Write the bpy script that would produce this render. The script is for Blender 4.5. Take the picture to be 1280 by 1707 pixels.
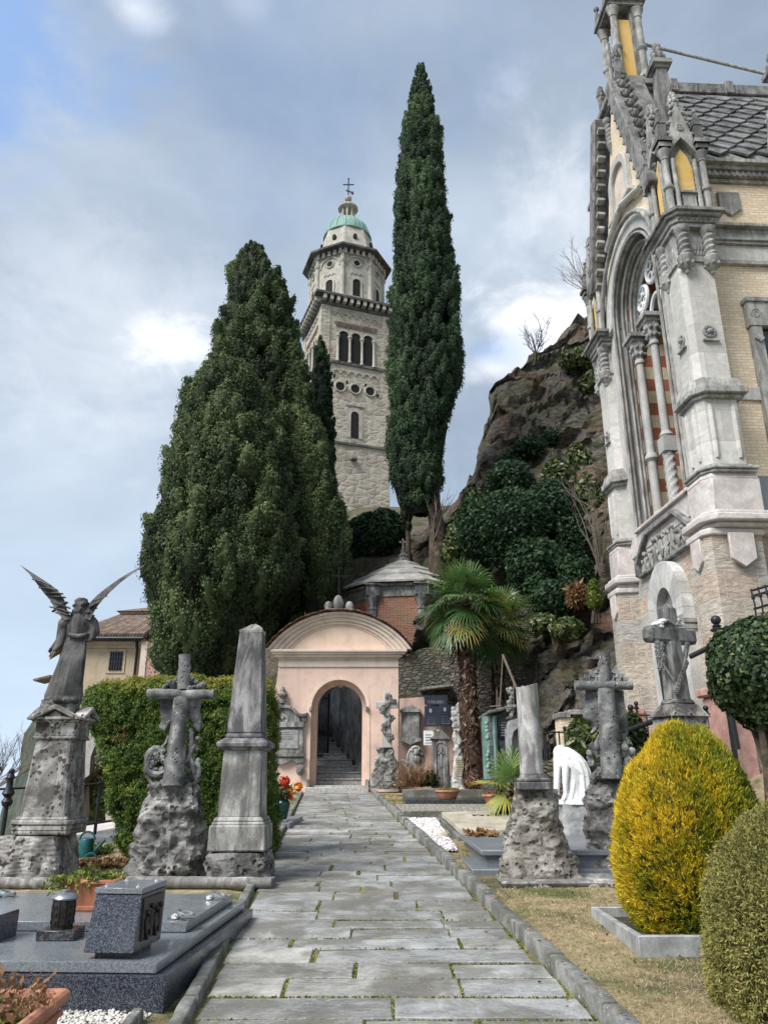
import bpy, bmesh, math, random
import numpy as np
from mathutils import Vector, Matrix, noise

R = math.radians
for o in list(bpy.data.objects): bpy.data.objects.remove(o)
SC = bpy.context.scene
COL = SC.collection
random.seed(7)
rng = np.random.default_rng(11)

# ------------------------------------------------------------------ camera
FPX, PITCH, EYE = 1282.0, R(19.1), 1.6
cam_d = bpy.data.cameras.new('camera'); cam = bpy.data.objects.new('camera', cam_d); COL.objects.link(cam)
cam_d.sensor_fit = 'HORIZONTAL'; cam_d.sensor_width = 36.0; cam_d.lens = 36.0*FPX/1280.0
cam_d.clip_start = 0.1; cam_d.clip_end = 9000
cam.location = (0, 0, EYE); cam.rotation_euler = (math.pi/2+PITCH, 0, 0)
SC.camera = cam
SC.render.resolution_x = 767; SC.render.resolution_y = 1024

# ------------------------------------------------------------------ light
SUN_AZ, SUN_EL = R(-130), R(48)          # behind the camera's left shoulder, veiled by cloud
sd = bpy.data.lights.new('sun', 'SUN'); sun = bpy.data.objects.new('sun', sd); COL.objects.link(sun)
sd.energy = 2.6; sd.angle = R(30); sd.color = (1.0, 0.97, 0.925)
dvec = Vector((math.sin(SUN_AZ)*math.cos(SUN_EL), math.cos(SUN_AZ)*math.cos(SUN_EL), math.sin(SUN_EL)))
sun.rotation_euler = dvec.to_track_quat('Z', 'Y').to_euler(); sun.location = dvec*60
SC.view_settings.view_transform = 'Standard'; SC.view_settings.look = 'None'
SC.view_settings.exposure = 1.15; SC.view_settings.gamma = 1.0; SC.view_settings.use_curve_mapping = False

# ------------------------------------------------------------------ placing helpers
_c, _s = math.cos(PITCH), math.sin(PITCH)
def at(px, py, Y):
    u = (px-640)/FPX; v = (853.5-py)/FPX
    t = Y/(_c-v*_s)
    return Vector((u*t, Y, EYE+t*(_s+v*_c)))
SLOPE = 0.042
def smooth(t):
    t = min(1.0, max(0.0, t)); return t*t*(3-2*t)
def lerp(a, b, t): return a+(b-a)*t
def interp(x, pts):
    if x <= pts[0][0]: return pts[0][1]
    for (a, fa), (b, fb) in zip(pts, pts[1:]):
        if x <= b: return fa+(fb-fa)*(x-a)/(b-a)
    return pts[-1][1]
def path_l(y): return -1.14-0.0694*(y-5.3)
def path_r(y): return 1.28-0.078*(y-5.3)

# ------------------------------------------------------------------ world: Nishita sky under broken cloud
w = bpy.data.worlds.new('World'); SC.world = w; w.use_nodes = True
nt = w.node_tree; nt.nodes.clear()
class NT:
    def __init__(s, tree): s.t = tree
    def n(s, typ, **kw):
        nd = s.t.nodes.new(typ)
        for k, v in kw.items():
            if k.startswith('i_'):
                key = k[2:]; key = int(key) if key.isdigit() else key.replace('_', ' ')
                s.set(nd.inputs[key], v)
            else: setattr(nd, k, v)
        return nd
    def set(s, inp, v):
        if isinstance(v, bpy.types.NodeSocket): s.t.links.new(v, inp)
        else:
            if hasattr(inp.default_value, '__len__') and len(inp.default_value) == 4 and hasattr(v, '__len__') and len(v) == 3: v = (*v, 1)
            inp.default_value = v
    def math(s, op, a, b=None, c=None, clamp=False):
        nd = s.t.nodes.new('ShaderNodeMath'); nd.operation = op; nd.use_clamp = clamp
        for i, v in enumerate((a, b, c)):
            if v is not None: s.set(nd.inputs[i], v)
        return nd.outputs[0]
    def vmath(s, op, a, b=None, out=0):
        nd = s.t.nodes.new('ShaderNodeVectorMath'); nd.operation = op
        s.set(nd.inputs[0], a)
        if b is not None: s.set(nd.inputs[1], b)
        return nd.outputs[out]
    def scale(s, vec, k_):
        nd = s.t.nodes.new('ShaderNodeVectorMath'); nd.operation = 'SCALE'; s.set(nd.inputs[0], vec); nd.inputs['Scale'].default_value = k_
        return nd.outputs[0]
    def mix(s, fac, a, b, blend='MIX'):
        nd = s.t.nodes.new('ShaderNodeMix'); nd.data_type = 'RGBA'; nd.blend_type = blend; nd.clamp_factor = True
        s.set(nd.inputs[0], fac); s.set(nd.inputs[6], a); s.set(nd.inputs[7], b)
        return nd.outputs[2]
    def ramp(s, fac, stops, interp='LINEAR'):
        nd = s.t.nodes.new('ShaderNodeValToRGB'); nd.color_ramp.interpolation = interp
        el = nd.color_ramp.elements
        while len(el) > 1: el.remove(el[-1])
        for i, (p, c) in enumerate(stops):
            e = el[0] if i == 0 else el.new(p)
            e.position = p
            if not hasattr(c, '__len__'): c = (c, c, c)
            e.color = (*c, 1) if len(c) == 3 else c
        s.set(nd.inputs[0], fac); return nd.outputs[0]
    def noise(s, vec, scale, detail=5, rough=.55, dist=0.0, out=0):
        nd = s.n('ShaderNodeTexNoise'); s.set(nd.inputs['Vector'], vec)
        nd.inputs['Scale'].default_value = scale; nd.inputs['Detail'].default_value = detail
        nd.inputs['Roughness'].default_value = rough; nd.inputs['Distortion'].default_value = dist
        return nd.outputs[out]
    def voro(s, vec, scale, feature='F1', out='Distance', rnd=1.0):
        nd = s.n('ShaderNodeTexVoronoi', feature=feature); s.set(nd.inputs['Vector'], vec)
        nd.inputs['Scale'].default_value = scale; nd.inputs['Randomness'].default_value = rnd
        return nd.outputs[out]
    def mapping(s, vec, scale=(1,1,1), loc=(0,0,0), rot=(0,0,0)):
        nd = s.n('ShaderNodeMapping'); s.set(nd.inputs[0], vec)
        nd.inputs['Scale'].default_value = scale; nd.inputs['Location'].default_value = loc; nd.inputs['Rotation'].default_value = rot
        return nd.outputs[0]
W = NT(nt)
tc = W.n('ShaderNodeTexCoord').outputs['Generated']
dirn = W.vmath('NORMALIZE', tc)
sky = W.n('ShaderNodeTexSky', sky_type='NISHITA', sun_disc=False, sun_elevation=SUN_EL, sun_rotation=SUN_AZ)
sky.air_density = 1.2; sky.dust_density = 2.0; sky.ozone_density = 1.5
sx = W.n('ShaderNodeSeparateXYZ'); W.set(sx.inputs[0], dirn)
den = W.math('ADD', W.math('MAXIMUM', sx.outputs[2], 0.0), 0.32)
pl = W.n('ShaderNodeCombineXYZ')
W.set(pl.inputs[0], W.math('DIVIDE', sx.outputs[0], den)); W.set(pl.inputs[1], W.math('DIVIDE', sx.outputs[1], den))
n1 = W.noise(W.mapping(pl.outputs[0], (1, 1, 1), (3.1, 0.4, 0)), 1.35, 7, .52, .35)
n2 = W.noise(W.mapping(pl.outputs[0], (1, 1, 1), (7.7, 2.4, 0)), 3.6, 8, .6, .25)
n3 = W.noise(W.mapping(pl.outputs[0], (1, 1, 1), (1.7, 5.4, 0)), 9.0, 8, .62, .4)
def lobe(px, py, width, stretch=1.0):
    p = at(px, py, 100) - Vector((0, 0, EYE)); p.normalize()
    d = W.vmath('SUBTRACT', dirn, tuple(p))
    d = W.vmath('MULTIPLY', d, (1, 1, stretch))
    l = W.vmath('LENGTH', d, out=1)
    l = W.math('ADD', l, W.math('MULTIPLY', W.math('SUBTRACT', n2, .5), width*2.3))
    l = W.math('ADD', l, W.math('MULTIPLY', W.math('SUBTRACT', n3, .5), width*1.8))
    nd = W.n('ShaderNodeMapRange', interpolation_type='SMOOTHSTEP')
    W.set(nd.inputs[0], l); nd.inputs[1].default_value = width; nd.inputs[2].default_value = 0.0
    nd.inputs[3].default_value = 0; nd.inputs[4].default_value = 1
    return nd.outputs[0]
STR = 0.1
k = 1/STR
SKY = 0.66
def kc(c): return tuple(x*k*SKY for x in c)
cloud = W.ramp(n1, [(.34, (.195, .252, .335)), (.47, (.272, .335, .425)), (.58, (.375, .44, .53)), (.72, (.57, .63, .70))])
cloud = W.mix(W.math('MULTIPLY', W.ramp(n2, [(.35, 0), (.75, 1)]), .35), cloud, (.46, .54, .63))
# paler towards the horizon, as low haze does
hz = W.n('ShaderNodeMapRange', interpolation_type='SMOOTHSTEP'); W.set(hz.inputs[0], sx.outputs[2])
hz.inputs[1].default_value = .50; hz.inputs[2].default_value = -0.05; hz.inputs[3].default_value = 0; hz.inputs[4].default_value = .9
cloud = W.mix(hz.outputs[0], cloud, (.52, .64, .77))
bright = [(290, 570, .065, 1.6), (150, 470, .26, 1.2), (870, 530, .085, 2.0), (960, 360, .13, .6), (820, 610, .06, 2), (225, 15, .055, 2.2), (300, 95, .045, 1), (410, 5, .035, 1.5), (1090, 470, .1, 1)]
amt = [.55, .2, .65, .35, .55, .5, .0, .12, .4]
for (b, a) in zip(bright, amt):
    cloud = W.mix(W.math('MULTIPLY', lobe(*b), a), cloud, (.98, .98, .99))
cloud10 = W.scale(cloud, k*SKY)
skyc = W.mix(0.35, sky.outputs[0], kc((.22, .42, .85)))
m_blue = W.math('MULTIPLY', lobe(-30, 60, .26, 1.0), .85)
m_blue = W.math('MAXIMUM', m_blue, W.math('MULTIPLY', lobe(-10, 190, .08, 1.0), .9))
m_blue = W.math('MAXIMUM', m_blue, W.math('MULTIPLY', lobe(810, 585, .06, 2.0), .45))
m_blue = W.math('MAXIMUM', m_blue, W.math('MULTIPLY', lobe(480, 170, .3, 1.2), .22))
final = W.mix(m_blue, cloud10, skyc)
bg = W.n('ShaderNodeBackground'); W.set(bg.inputs[0], final); bg.inputs[1].default_value = STR
wo = W.n('ShaderNodeOutputWorld'); nt.links.new(bg.outputs[0], wo.inputs[0])
# ------------------------------------------------------------------ mesh builder
XF = {}
def root(name, label, cat, loc=(0,0,0), rotz=0.0, group=None):
    o = bpy.data.objects.new(name, None); COL.objects.link(o); o.empty_display_size = .3
    o.location = loc; o.rotation_euler = (0, 0, rotz)
    o['label'] = label; o['category'] = cat
    if group: o['group'] = group
    XF[o.name] = Matrix.Translation(Vector(loc)) @ Matrix.Rotation(rotz, 4, 'Z')
    return o
def tag(o, label, cat, group=None):
    o['label'] = label; o['category'] = cat
    if group: o['group'] = group
    return o
def struct(o, kind='structure'):
    o['kind'] = kind; return o
class MB:
    def __init__(s): s.v = []; s.f = []; s.m = []; s.mi = 0; s.a = []; s.av = 0.0
    def add(s, vs, fs, M=None):
        b = len(s.v)
        if M is not None: vs = [M @ Vector(p) for p in vs]
        s.v.extend([tuple(p) for p in vs])
        for f in fs: s.f.append(tuple(b+i for i in f)); s.m.append(s.mi); s.a.append(s.av)
        return s
    def box(s, c, d, rz=0, top=None, M=None, tilt=None):
        hx, hy, hz = d[0]/2, d[1]/2, d[2]/2
        t = top if top else (1, 1)
        if not hasattr(t, '__len__'): t = (t, t)
        vs = [(-hx,-hy,-hz),(hx,-hy,-hz),(hx,hy,-hz),(-hx,hy,-hz),(-hx*t[0],-hy*t[1],hz),(hx*t[0],-hy*t[1],hz),(hx*t[0],hy*t[1],hz),(-hx*t[0],hy*t[1],hz)]
        X = Matrix.Translation(Vector(c)) @ Matrix.Rotation(rz, 4, 'Z')
        if tilt: X = X @ Matrix.Rotation(tilt[0], 4, 'X') @ Matrix.Rotation(tilt[1], 4, 'Y')
        if M is not None: X = M @ X
        return s.add(vs, [(3,2,1,0),(4,5,6,7),(0,1,5,4),(1,2,6,5),(2,3,7,6),(3,0,4,7)], X)
    def b2(s, lo, hi, **k):
        return s.box([(a+b)/2 for a, b in zip(lo, hi)], [abs(b-a) for a, b in zip(lo, hi)], **k)
    def prism(s, poly, z0, z1, M=None, top=None):       # polygon in xy, extruded in z; top: scale about centroid
        n = len(poly)
        q = poly
        if top is not None:
            cx = sum(p[0] for p in poly)/n; cy = sum(p[1] for p in poly)/n
            q = [(cx+(p[0]-cx)*top, cy+(p[1]-cy)*top) for p in poly]
        vs = [(p[0], p[1], z0) for p in poly]+[(p[0], p[1], z1) for p in q]
        fs = [tuple(range(n-1, -1, -1)), tuple(range(n, 2*n))]+[(i, (i+1) % n, n+(i+1) % n, n+i) for i in range(n)]
        return s.add(vs, fs, M)
    def ext(s, poly, y0, y1, M=None, axis='y'):          # polygon in xz (or yz for axis x), extruded along y (x)
        n = len(poly)
        if axis == 'y': vs = [(p[0], y0, p[1]) for p in poly]+[(p[0], y1, p[1]) for p in poly]
        else: vs = [(y0, p[0], p[1]) for p in poly]+[(y1, p[0], p[1]) for p in poly]
        fs = [tuple(range(n)), tuple(range(2*n-1, n-1, -1))]+[(i, n+i, n+(i+1) % n, (i+1) % n) for i in range(n)]
        return s.add(vs, fs, M)
    def strip(s, a, b, y0, y1, M=None, axis='y'):        # solid between polylines a and b (same count, xz), extruded
        n = len(a); vs = []
        for y in (y0, y1):
            for p in a: vs.append((p[0], y, p[1]) if axis == 'y' else (y, p[0], p[1]))
            for p in b: vs.append((p[0], y, p[1]) if axis == 'y' else (y, p[0], p[1]))
        A0, B0, A1, B1 = 0, n, 2*n, 3*n; fs = []
        for i in range(n-1):
            fs += [(A0+i, A0+i+1, B0+i+1, B0+i), (A1+i+1, A1+i, B1+i, B1+i+1), (A0+i+1, A0+i, A1+i, A1+i+1), (B0+i, B0+i+1, B1+i+1, B1+i)]
        fs += [(A0, B0, B1, A1), (A0+n-1, A1+n-1, B1+n-1, B0+n-1)]
        return s.add(vs, fs, M)
    def lathe(s, prof, n=16, c=(0,0,0), M=None, sq=None):  # prof: (r, z)
        vs = []; fs = []
        for r, z in prof:
            for i in range(n):
                a = 2*math.pi*i/n + (math.pi/n if sq else 0)
                vs.append((c[0]+r*math.cos(a), c[1]+r*math.sin(a), c[2]+z))
        m = len(prof)
        for j in range(m-1):
            for i in range(n): fs.append((j*n+i, j*n+(i+1) % n, (j+1)*n+(i+1) % n, (j+1)*n+i))
        fs.append(tuple(range(n-1, -1, -1))); fs.append(tuple((m-1)*n+i for i in range(n)))
        return s.add(vs, fs, M)
    def tube(s, pts, rad, n=8, M=None, flat=1.0):
        pts = [Vector(p) for p in pts]; m = len(pts)
        if not hasattr(rad, '__len__'): rad = [rad]*m
        vs = []; fs = []; prev = None
        for j in range(m):
            d = (pts[min(j+1, m-1)]-pts[max(j-1, 0)])
            if d.length < 1e-9: d = Vector((0,0,1))
            d.normalize()
            if prev is None:
                u = d.orthogonal().normalized()
                if abs(d.z) < .95: u = Vector((0,0,1)).cross(d).normalized()
            else: u = (prev - d*prev.dot(d)).normalized()
            prev = u; w_ = d.cross(u)
            for i in range(n):
                a = 2*math.pi*i/n
                vs.append(pts[j]+(u*math.cos(a)+w_*math.sin(a)*flat)*rad[j])
        for j in range(m-1):
            for i in range(n): fs.append((j*n+i, j*n+(i+1) % n, (j+1)*n+(i+1) % n, (j+1)*n+i))
        fs.append(tuple(range(n-1, -1, -1))); fs.append(tuple((m-1)*n+i for i in range(n)))
        return s.add(vs, fs, M)
    def loft(s, rings, caps=True, M=None):
        n = len(rings[0]); m = len(rings); vs = [p for r in rings for p in r]; fs = []
        for j in range(m-1):
            for i in range(n): fs.append((j*n+i, j*n+(i+1) % n, (j+1)*n+(i+1) % n, (j+1)*n+i))
        if caps: fs.append(tuple(range(n-1, -1, -1))); fs.append(tuple((m-1)*n+i for i in range(n)))
        return s.add(vs, fs, M)
    def ball(s, c, r, n=12, M=None):
        if not hasattr(r, '__len__'): r = (r, r, r)
        prof = [(math.sin(math.pi*j/(n//2+2)), -math.cos(math.pi*j/(n//2+2))) for j in range(n//2+3)]
        prof[0] = (.02, -1); prof[-1] = (.02, 1)
        X = Matrix.Translation(Vector(c)) @ Matrix.Diagonal((*r, 1))
        if M is not None: X = M @ X
        return s.lathe(prof, n, M=X)
    def torus(s, c, Rm, r, M=None, n=16, k=8, a0=0, a1=2*math.pi):
        full = abs(a1-a0-2*math.pi) < 1e-6
        X = Matrix.Translation(Vector(c))
        if M is not None: X = X @ M
        pts = [(Rm*math.cos(a0+(a1-a0)*i/n), Rm*math.sin(a0+(a1-a0)*i/n), 0) for i in range(n+1)]
        return s.tube([X @ Vector(p) for p in pts], r, k)
    def grid(s, P):                                       # P[j][i]
        m = len(P); n = len(P[0]); vs = [p for r in P for p in r]
        return s.add(vs, [(j*n+i, j*n+i+1, (j+1)*n+i+1, (j+1)*n+i) for j in range(m-1) for i in range(n-1)])
    def disp(s, amp, scale, kind='fbm', seed=0, start=0):  # displace by 3D noise
        for i in range(start, len(s.v)):
            p = Vector(s.v[i]); q = p*scale+Vector((seed*3.1, seed*7.7, seed*1.3))
            s.v[i] = tuple(p + noise.noise_vector(q)*amp)
    def build(s, name, mat, parent=None, sm=True, bevel=0, local=False, ang=35, remesh=0, smooth_it=0, seg=1, fix=True, split=False):
        if split: return s.build_split(name, mat, parent, sm, bevel, local, ang, seg)
        me = bpy.data.meshes.new(name)
        vs = s.v
        if parent is not None and not local:
            inv = XF[parent.name].inverted(); vs = [inv @ Vector(p) for p in vs]
        me.from_pydata([tuple(p) for p in vs], [], s.f)
        mats = mat if isinstance(mat, (list, tuple)) else [mat]
        for m_ in mats: me.materials.append(m_)
        if len(mats) > 1: me.polygons.foreach_set('material_index', s.m)
        if any(s.a):
            at_ = me.attributes.new('rnd', 'FLOAT', 'FACE'); at_.data.foreach_set('value', s.a)
        if fix:
            bm = bmesh.new(); bm.from_mesh(me); bmesh.ops.recalc_face_normals(bm, faces=bm.faces); bm.to_mesh(me); bm.free()
        if sm:
            me.polygons.foreach_set('use_smooth', [True]*len(me.polygons))
            if not remesh:
                try: me.set_sharp_from_angle(angle=R(ang))
                except Exception: pass
        o = bpy.data.objects.new(name, me); COL.objects.link(o)
        if parent is not None:
            o.parent = parent; XF[o.name] = XF[parent.name]
        else: XF[o.name] = Matrix.Identity(4)
        if remesh:
            md = o.modifiers.new('remesh', 'REMESH'); md.mode = 'VOXEL'; md.voxel_size = remesh; md.use_smooth_shade = True
            if smooth_it:
                ms = o.modifiers.new('smooth', 'SMOOTH'); ms.iterations = smooth_it; ms.factor = .5
        if bevel:
            md = o.modifiers.new('bevel', 'BEVEL'); md.width = bevel; md.segments = seg; md.limit_method = 'ANGLE'; md.angle_limit = R(40)
        return o
def _islands(V, F, pad=.004):
    par = list(range(len(V)))
    def find(a):
        while par[a] != a: par[a] = par[par[a]]; a = par[a]
        return a
    for f in F:
        r = find(f[0])
        for i in f[1:]: par[find(i)] = r
    g = {}
    for fi, f in enumerate(F): g.setdefault(find(f[0]), []).append(fi)
    L = []
    for fl in g.values():
        P = np.array([V[i] for fi in fl for i in F[fi]]); L.append([P.min(0)-pad, P.max(0)+pad, fl])
    ch = True
    while ch:                                            # join pieces whose boxes touch
        ch = False; out = []
        for it in L:
            for o in out:
                if (it[0] <= o[1]).all() and (o[0] <= it[1]).all():
                    o[0] = np.minimum(o[0], it[0]); o[1] = np.maximum(o[1], it[1]); o[2] = o[2]+it[2]; ch = True; break
            else: out.append(it)
        L = out
    return [x[2] for x in L]
def _build_split(s, name, mat, parent, sm, bevel, local, ang, seg):
    first = None
    for fl in _islands(s.v, s.f):
        m_ = MB(); idx = {}
        for fi in fl:
            for i in s.f[fi]:
                if i not in idx: idx[i] = len(m_.v); m_.v.append(s.v[i])
            m_.f.append(tuple(idx[i] for i in s.f[fi])); m_.m.append(s.m[fi]); m_.a.append(s.a[fi])
        o = m_.build(name, mat, parent, sm, bevel, local, ang, seg=seg); first = first or o
    return first
MB.build_split = _build_split
def setorigin(o, p):                                     # move a top-level mesh's origin to p (world), mesh unchanged
    p = Vector(p); o.data.transform(Matrix.Translation(-p)); o.location = p; return o
def npmesh(name, V, F, mat, parent=None, rnd=None, smooth=False, local=False):
    """V (n,3), F (m,4) quads, rnd per face"""
    V = np.asarray(V, dtype=np.float32); F = np.asarray(F, dtype=np.int32)
    if parent is not None and not local:
        inv = np.array(XF[parent.name].inverted()); V = (V @ inv[:3,:3].T + inv[:3,3]).astype(np.float32)
    me = bpy.data.meshes.new(name); k_ = F.shape[1]
    me.vertices.add(len(V)); me.vertices.foreach_set('co', V.ravel())
    me.loops.add(F.size); me.loops.foreach_set('vertex_index', F.ravel())
    me.polygons.add(len(F)); me.polygons.foreach_set('loop_start', np.arange(0, F.size, k_, dtype=np.int32))
    me.polygons.foreach_set('loop_total', np.full(len(F), k_, dtype=np.int32))
    if smooth: me.polygons.foreach_set('use_smooth', np.ones(len(F), dtype=bool))
    me.update(calc_edges=True)
    if rnd is not None:
        a_ = me.attributes.new('rnd', 'FLOAT', 'FACE'); a_.data.foreach_set('value', np.asarray(rnd, dtype=np.float32))
    for m_ in (mat if isinstance(mat, (list, tuple)) else [mat]): me.materials.append(m_)
    o = bpy.data.objects.new(name, me); COL.objects.link(o)
    if parent is not None: o.parent = parent; XF[o.name] = XF[parent.name]
    else: XF[o.name] = Matrix.Identity(4)
    return o
def unit(a): return a/np.maximum(np.linalg.norm(a, axis=-1, keepdims=True), 1e-9)
def leaves(C, N, size, aspect=1.6, jitter=.6, up=0.0, rs=None, fold=0.0):
    """quads (rhombus leaves) at centres C with rough normals N. returns V,F"""
    rs = rs or rng; n = len(C)
    N = unit(N+rs.normal(0, jitter, (n, 3)))
    T = rs.normal(0, 1, (n, 3)); T[:, 2] += up*2
    T = unit(T-N*np.sum(T*N, 1, keepdims=True)); B = np.cross(N, T)
    s_ = (size*rs.uniform(.65, 1.35, n))[:, None] if np.isscalar(size) else (size*rs.uniform(.8, 1.2, n))[:, None]
    a = C-T*s_*.5*aspect; b = C+B*s_*.5; c_ = C+T*s_*.5*aspect; d = C-B*s_*.5
    if fold: b = b+N*s_*fold; d = d+N*s_*fold
    V = np.stack([a, b, c_, d], 1).reshape(-1, 3)
    F = np.arange(4*n).reshape(-1, 4)
    return V, F
def hull(parts):
    V = []; F = []; Rn = []; b = 0
    for v, f, r in parts:
        V.append(v); F.append(f+b); Rn.append(r); b += len(v)
    return np.concatenate(V), np.concatenate(F), np.concatenate(Rn)
# ------------------------------------------------------------------ materials
def newmat(name):
    m = bpy.data.materials.new(name); m.use_nodes = True
    t = m.node_tree; t.nodes.clear(); n = NT(t)
    out = n.n('ShaderNodeOutputMaterial'); b = n.n('ShaderNodeBsdfPrincipled')
    t.links.new(b.outputs[0], out.inputs[0])
    b.inputs['Specular IOR Level'].default_value = .35
    return m, n, b, out
def objco(n): return n.n('ShaderNodeTexCoord').outputs['Object']
def attr(n, name='rnd'): return n.n('ShaderNodeAttribute', attribute_name=name).outputs['Fac']
def bump(n, b, h, strength=.5, dist=.02):
    nd = n.n('ShaderNodeBump'); nd.inputs['Strength'].default_value = strength; nd.inputs['Distance'].default_value = dist
    n.set(nd.inputs['Height'], h); n.set(b.inputs['Normal'], nd.outputs[0])
def stone(name, cols, scale=3.0, rough=.85, bs=.5, bd=.01, grime=None, lichen=None, dark=None, pits=0, rnd=None, veins=None):
    """cols: 3 base tones; grime: (col, amount) vertical streaks; lichen: (col, scale, amount); dark: (col, scale, amount) blotches"""
    m, n, b, _ = newmat(name); co = objco(n)
    f = n.noise(co, scale, 9, .62, .3)
    c = n.ramp(f, [(.35, cols[0]), (.5, cols[1]), (.63, cols[2])])
    fine = n.noise(co, scale*14, 5, .7)
    c = n.mix(.55, c, n.mix(1, c, n.ramp(fine, [(.3, .55), (.7, 1.25)]), 'MULTIPLY'))
    if rnd: c = n.mix(rnd, c, n.mix(1, c, n.ramp(attr(n), [(0, .55), (1, 1.45)]), 'MULTIPLY'))
    if rnd and rnd > .6: c = n.mix(n.math('MULTIPLY', n.ramp(n.math('FRACT', n.math('MULTIPLY', attr(n), 7.3)), [(.45, 0), (1, 1)]), .45), c, n.mix(1, c, (1.18, 1.02, .80), 'MULTIPLY'))
    if veins: 
        vn = n.noise(n.mapping(co, veins[1]), 2.5, 7, .6, 1.5)
        c = n.mix(n.math('MULTIPLY', n.ramp(vn, [(.44, 0), (.5, 1), (.56, 0)]), veins[2]), c, veins[0])
    if dark:
        g = n.noise(co, dark[1], 7, .65, .6)
        c = n.mix(n.math('MULTIPLY', n.ramp(g, [(.45, 0), (.57, 1)]), dark[2]), c, dark[0])
    if grime:
        g = n.noise(n.mapping(co, (3.4, 3.4, .75)), 1.7, 8, .66, .9)
        c = n.mix(n.math('MULTIPLY', n.ramp(g, [(.44, 0), (.58, 1)]), grime[1]), c, grime[0])
    h = n.math('ADD', n.math('MULTIPLY', f, .7), n.math('MULTIPLY', fine, .35))
    if lichen:
        wob = n.vmath('ADD', co, n.scale(n.noise(co, lichen[1]*1.2, 4, .6, out=1), .35/lichen[1]))
        d = n.voro(wob, lichen[1]); sel = n.noise(co, lichen[1]*.35, 3, .6)
        thr = n.math('MULTIPLY', n.ramp(sel, [(.38, 0), (.7, 1)]), lichen[2])
        msk = n.math('LESS_THAN', d, thr)
        c = n.mix(n.math('MULTIPLY', msk, .85), c, lichen[0])
    if pits:
        pv = n.voro(co, pits); pm = n.ramp(pv, [(.12, 1), (.34, 0)])
        ps = n.ramp(n.noise(co, pits*.3, 3), [(.42, 0), (.6, 1)])
        pm = n.math('MULTIPLY', pm, ps)
        h = n.math('SUBTRACT', h, n.math('MULTIPLY', pm, 1.6))
        c = n.mix(n.math('MULTIPLY', pm, .6), c, tuple(x*.35 for x in cols[0]))
    n.set(b.inputs['Base Color'], c); b.inputs['Roughness'].default_value = rough
    bump(n, b, h, bs, bd)
    return m
def plain(name, col, rough=.5, metal=0.0, var=.25, scale=12, bs=.15, spec=.4, bd=.004):
    m, n, b, _ = newmat(name); co = objco(n); f = n.noise(co, scale, 5, .6)
    c = n.mix(1, col, n.ramp(f, [(.25, 1-var), (.75, 1+var)]), 'MULTIPLY')
    n.set(b.inputs['Base Color'], c); b.inputs['Metallic'].default_value = metal
    n.set(b.inputs['Roughness'], n.ramp(f, [(.3, max(0, rough-.08)), (.7, min(1, rough+.1))]))
    b.inputs['Specular IOR Level'].default_value = spec
    if bs: bump(n, b, n.noise(co, scale*4, 4, .6), bs, bd)
    return m
def granite(name, base, fleck, rough=.18, scale=90, amt=.8):
    m, n, b, _ = newmat(name); co = objco(n)
    a = n.noise(co, scale, 4, .7); v = n.voro(co, scale*.8, out='Color')
    sep = n.n('ShaderNodeSeparateXYZ'); n.set(sep.inputs[0], v)
    f = n.math('ADD', n.math('MULTIPLY', a, .6), n.math('MULTIPLY', sep.outputs[0], .45))
    c = n.ramp(f, [(.30, tuple(x*.5 for x in base)), (.48, base), (.62, tuple(lerp(p, q, .5*amt) for p, q in zip(base, fleck))), (.76, tuple(lerp(p, q, amt) for p, q in zip(base, fleck)))])
    c = n.mix(n.math('MULTIPLY', n.ramp(n.noise(co, 2.2, 6, .6), [(.45, 0), (.75, 1)]), .25), c, tuple(x*1.6+.05 for x in base))
    n.set(b.inputs['Base Color'], c)
    n.set(b.inputs['Roughness'], n.ramp(n.noise(co, 5, 5, .6), [(.3, rough), (.75, rough+.22)]))
    b.inputs['Specular IOR Level'].default_value = .5
    return m
def wallco(n, co, kx=1.0):
    s_ = n.n('ShaderNodeSeparateXYZ'); n.set(s_.inputs[0], co)
    cb = n.n('ShaderNodeCombineXYZ'); n.set(cb.inputs[0], n.math('ADD', s_.outputs[0], n.math('MULTIPLY', s_.outputs[1], kx))); n.set(cb.inputs[1], s_.outputs[2])
    return cb.outputs[0]
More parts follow.
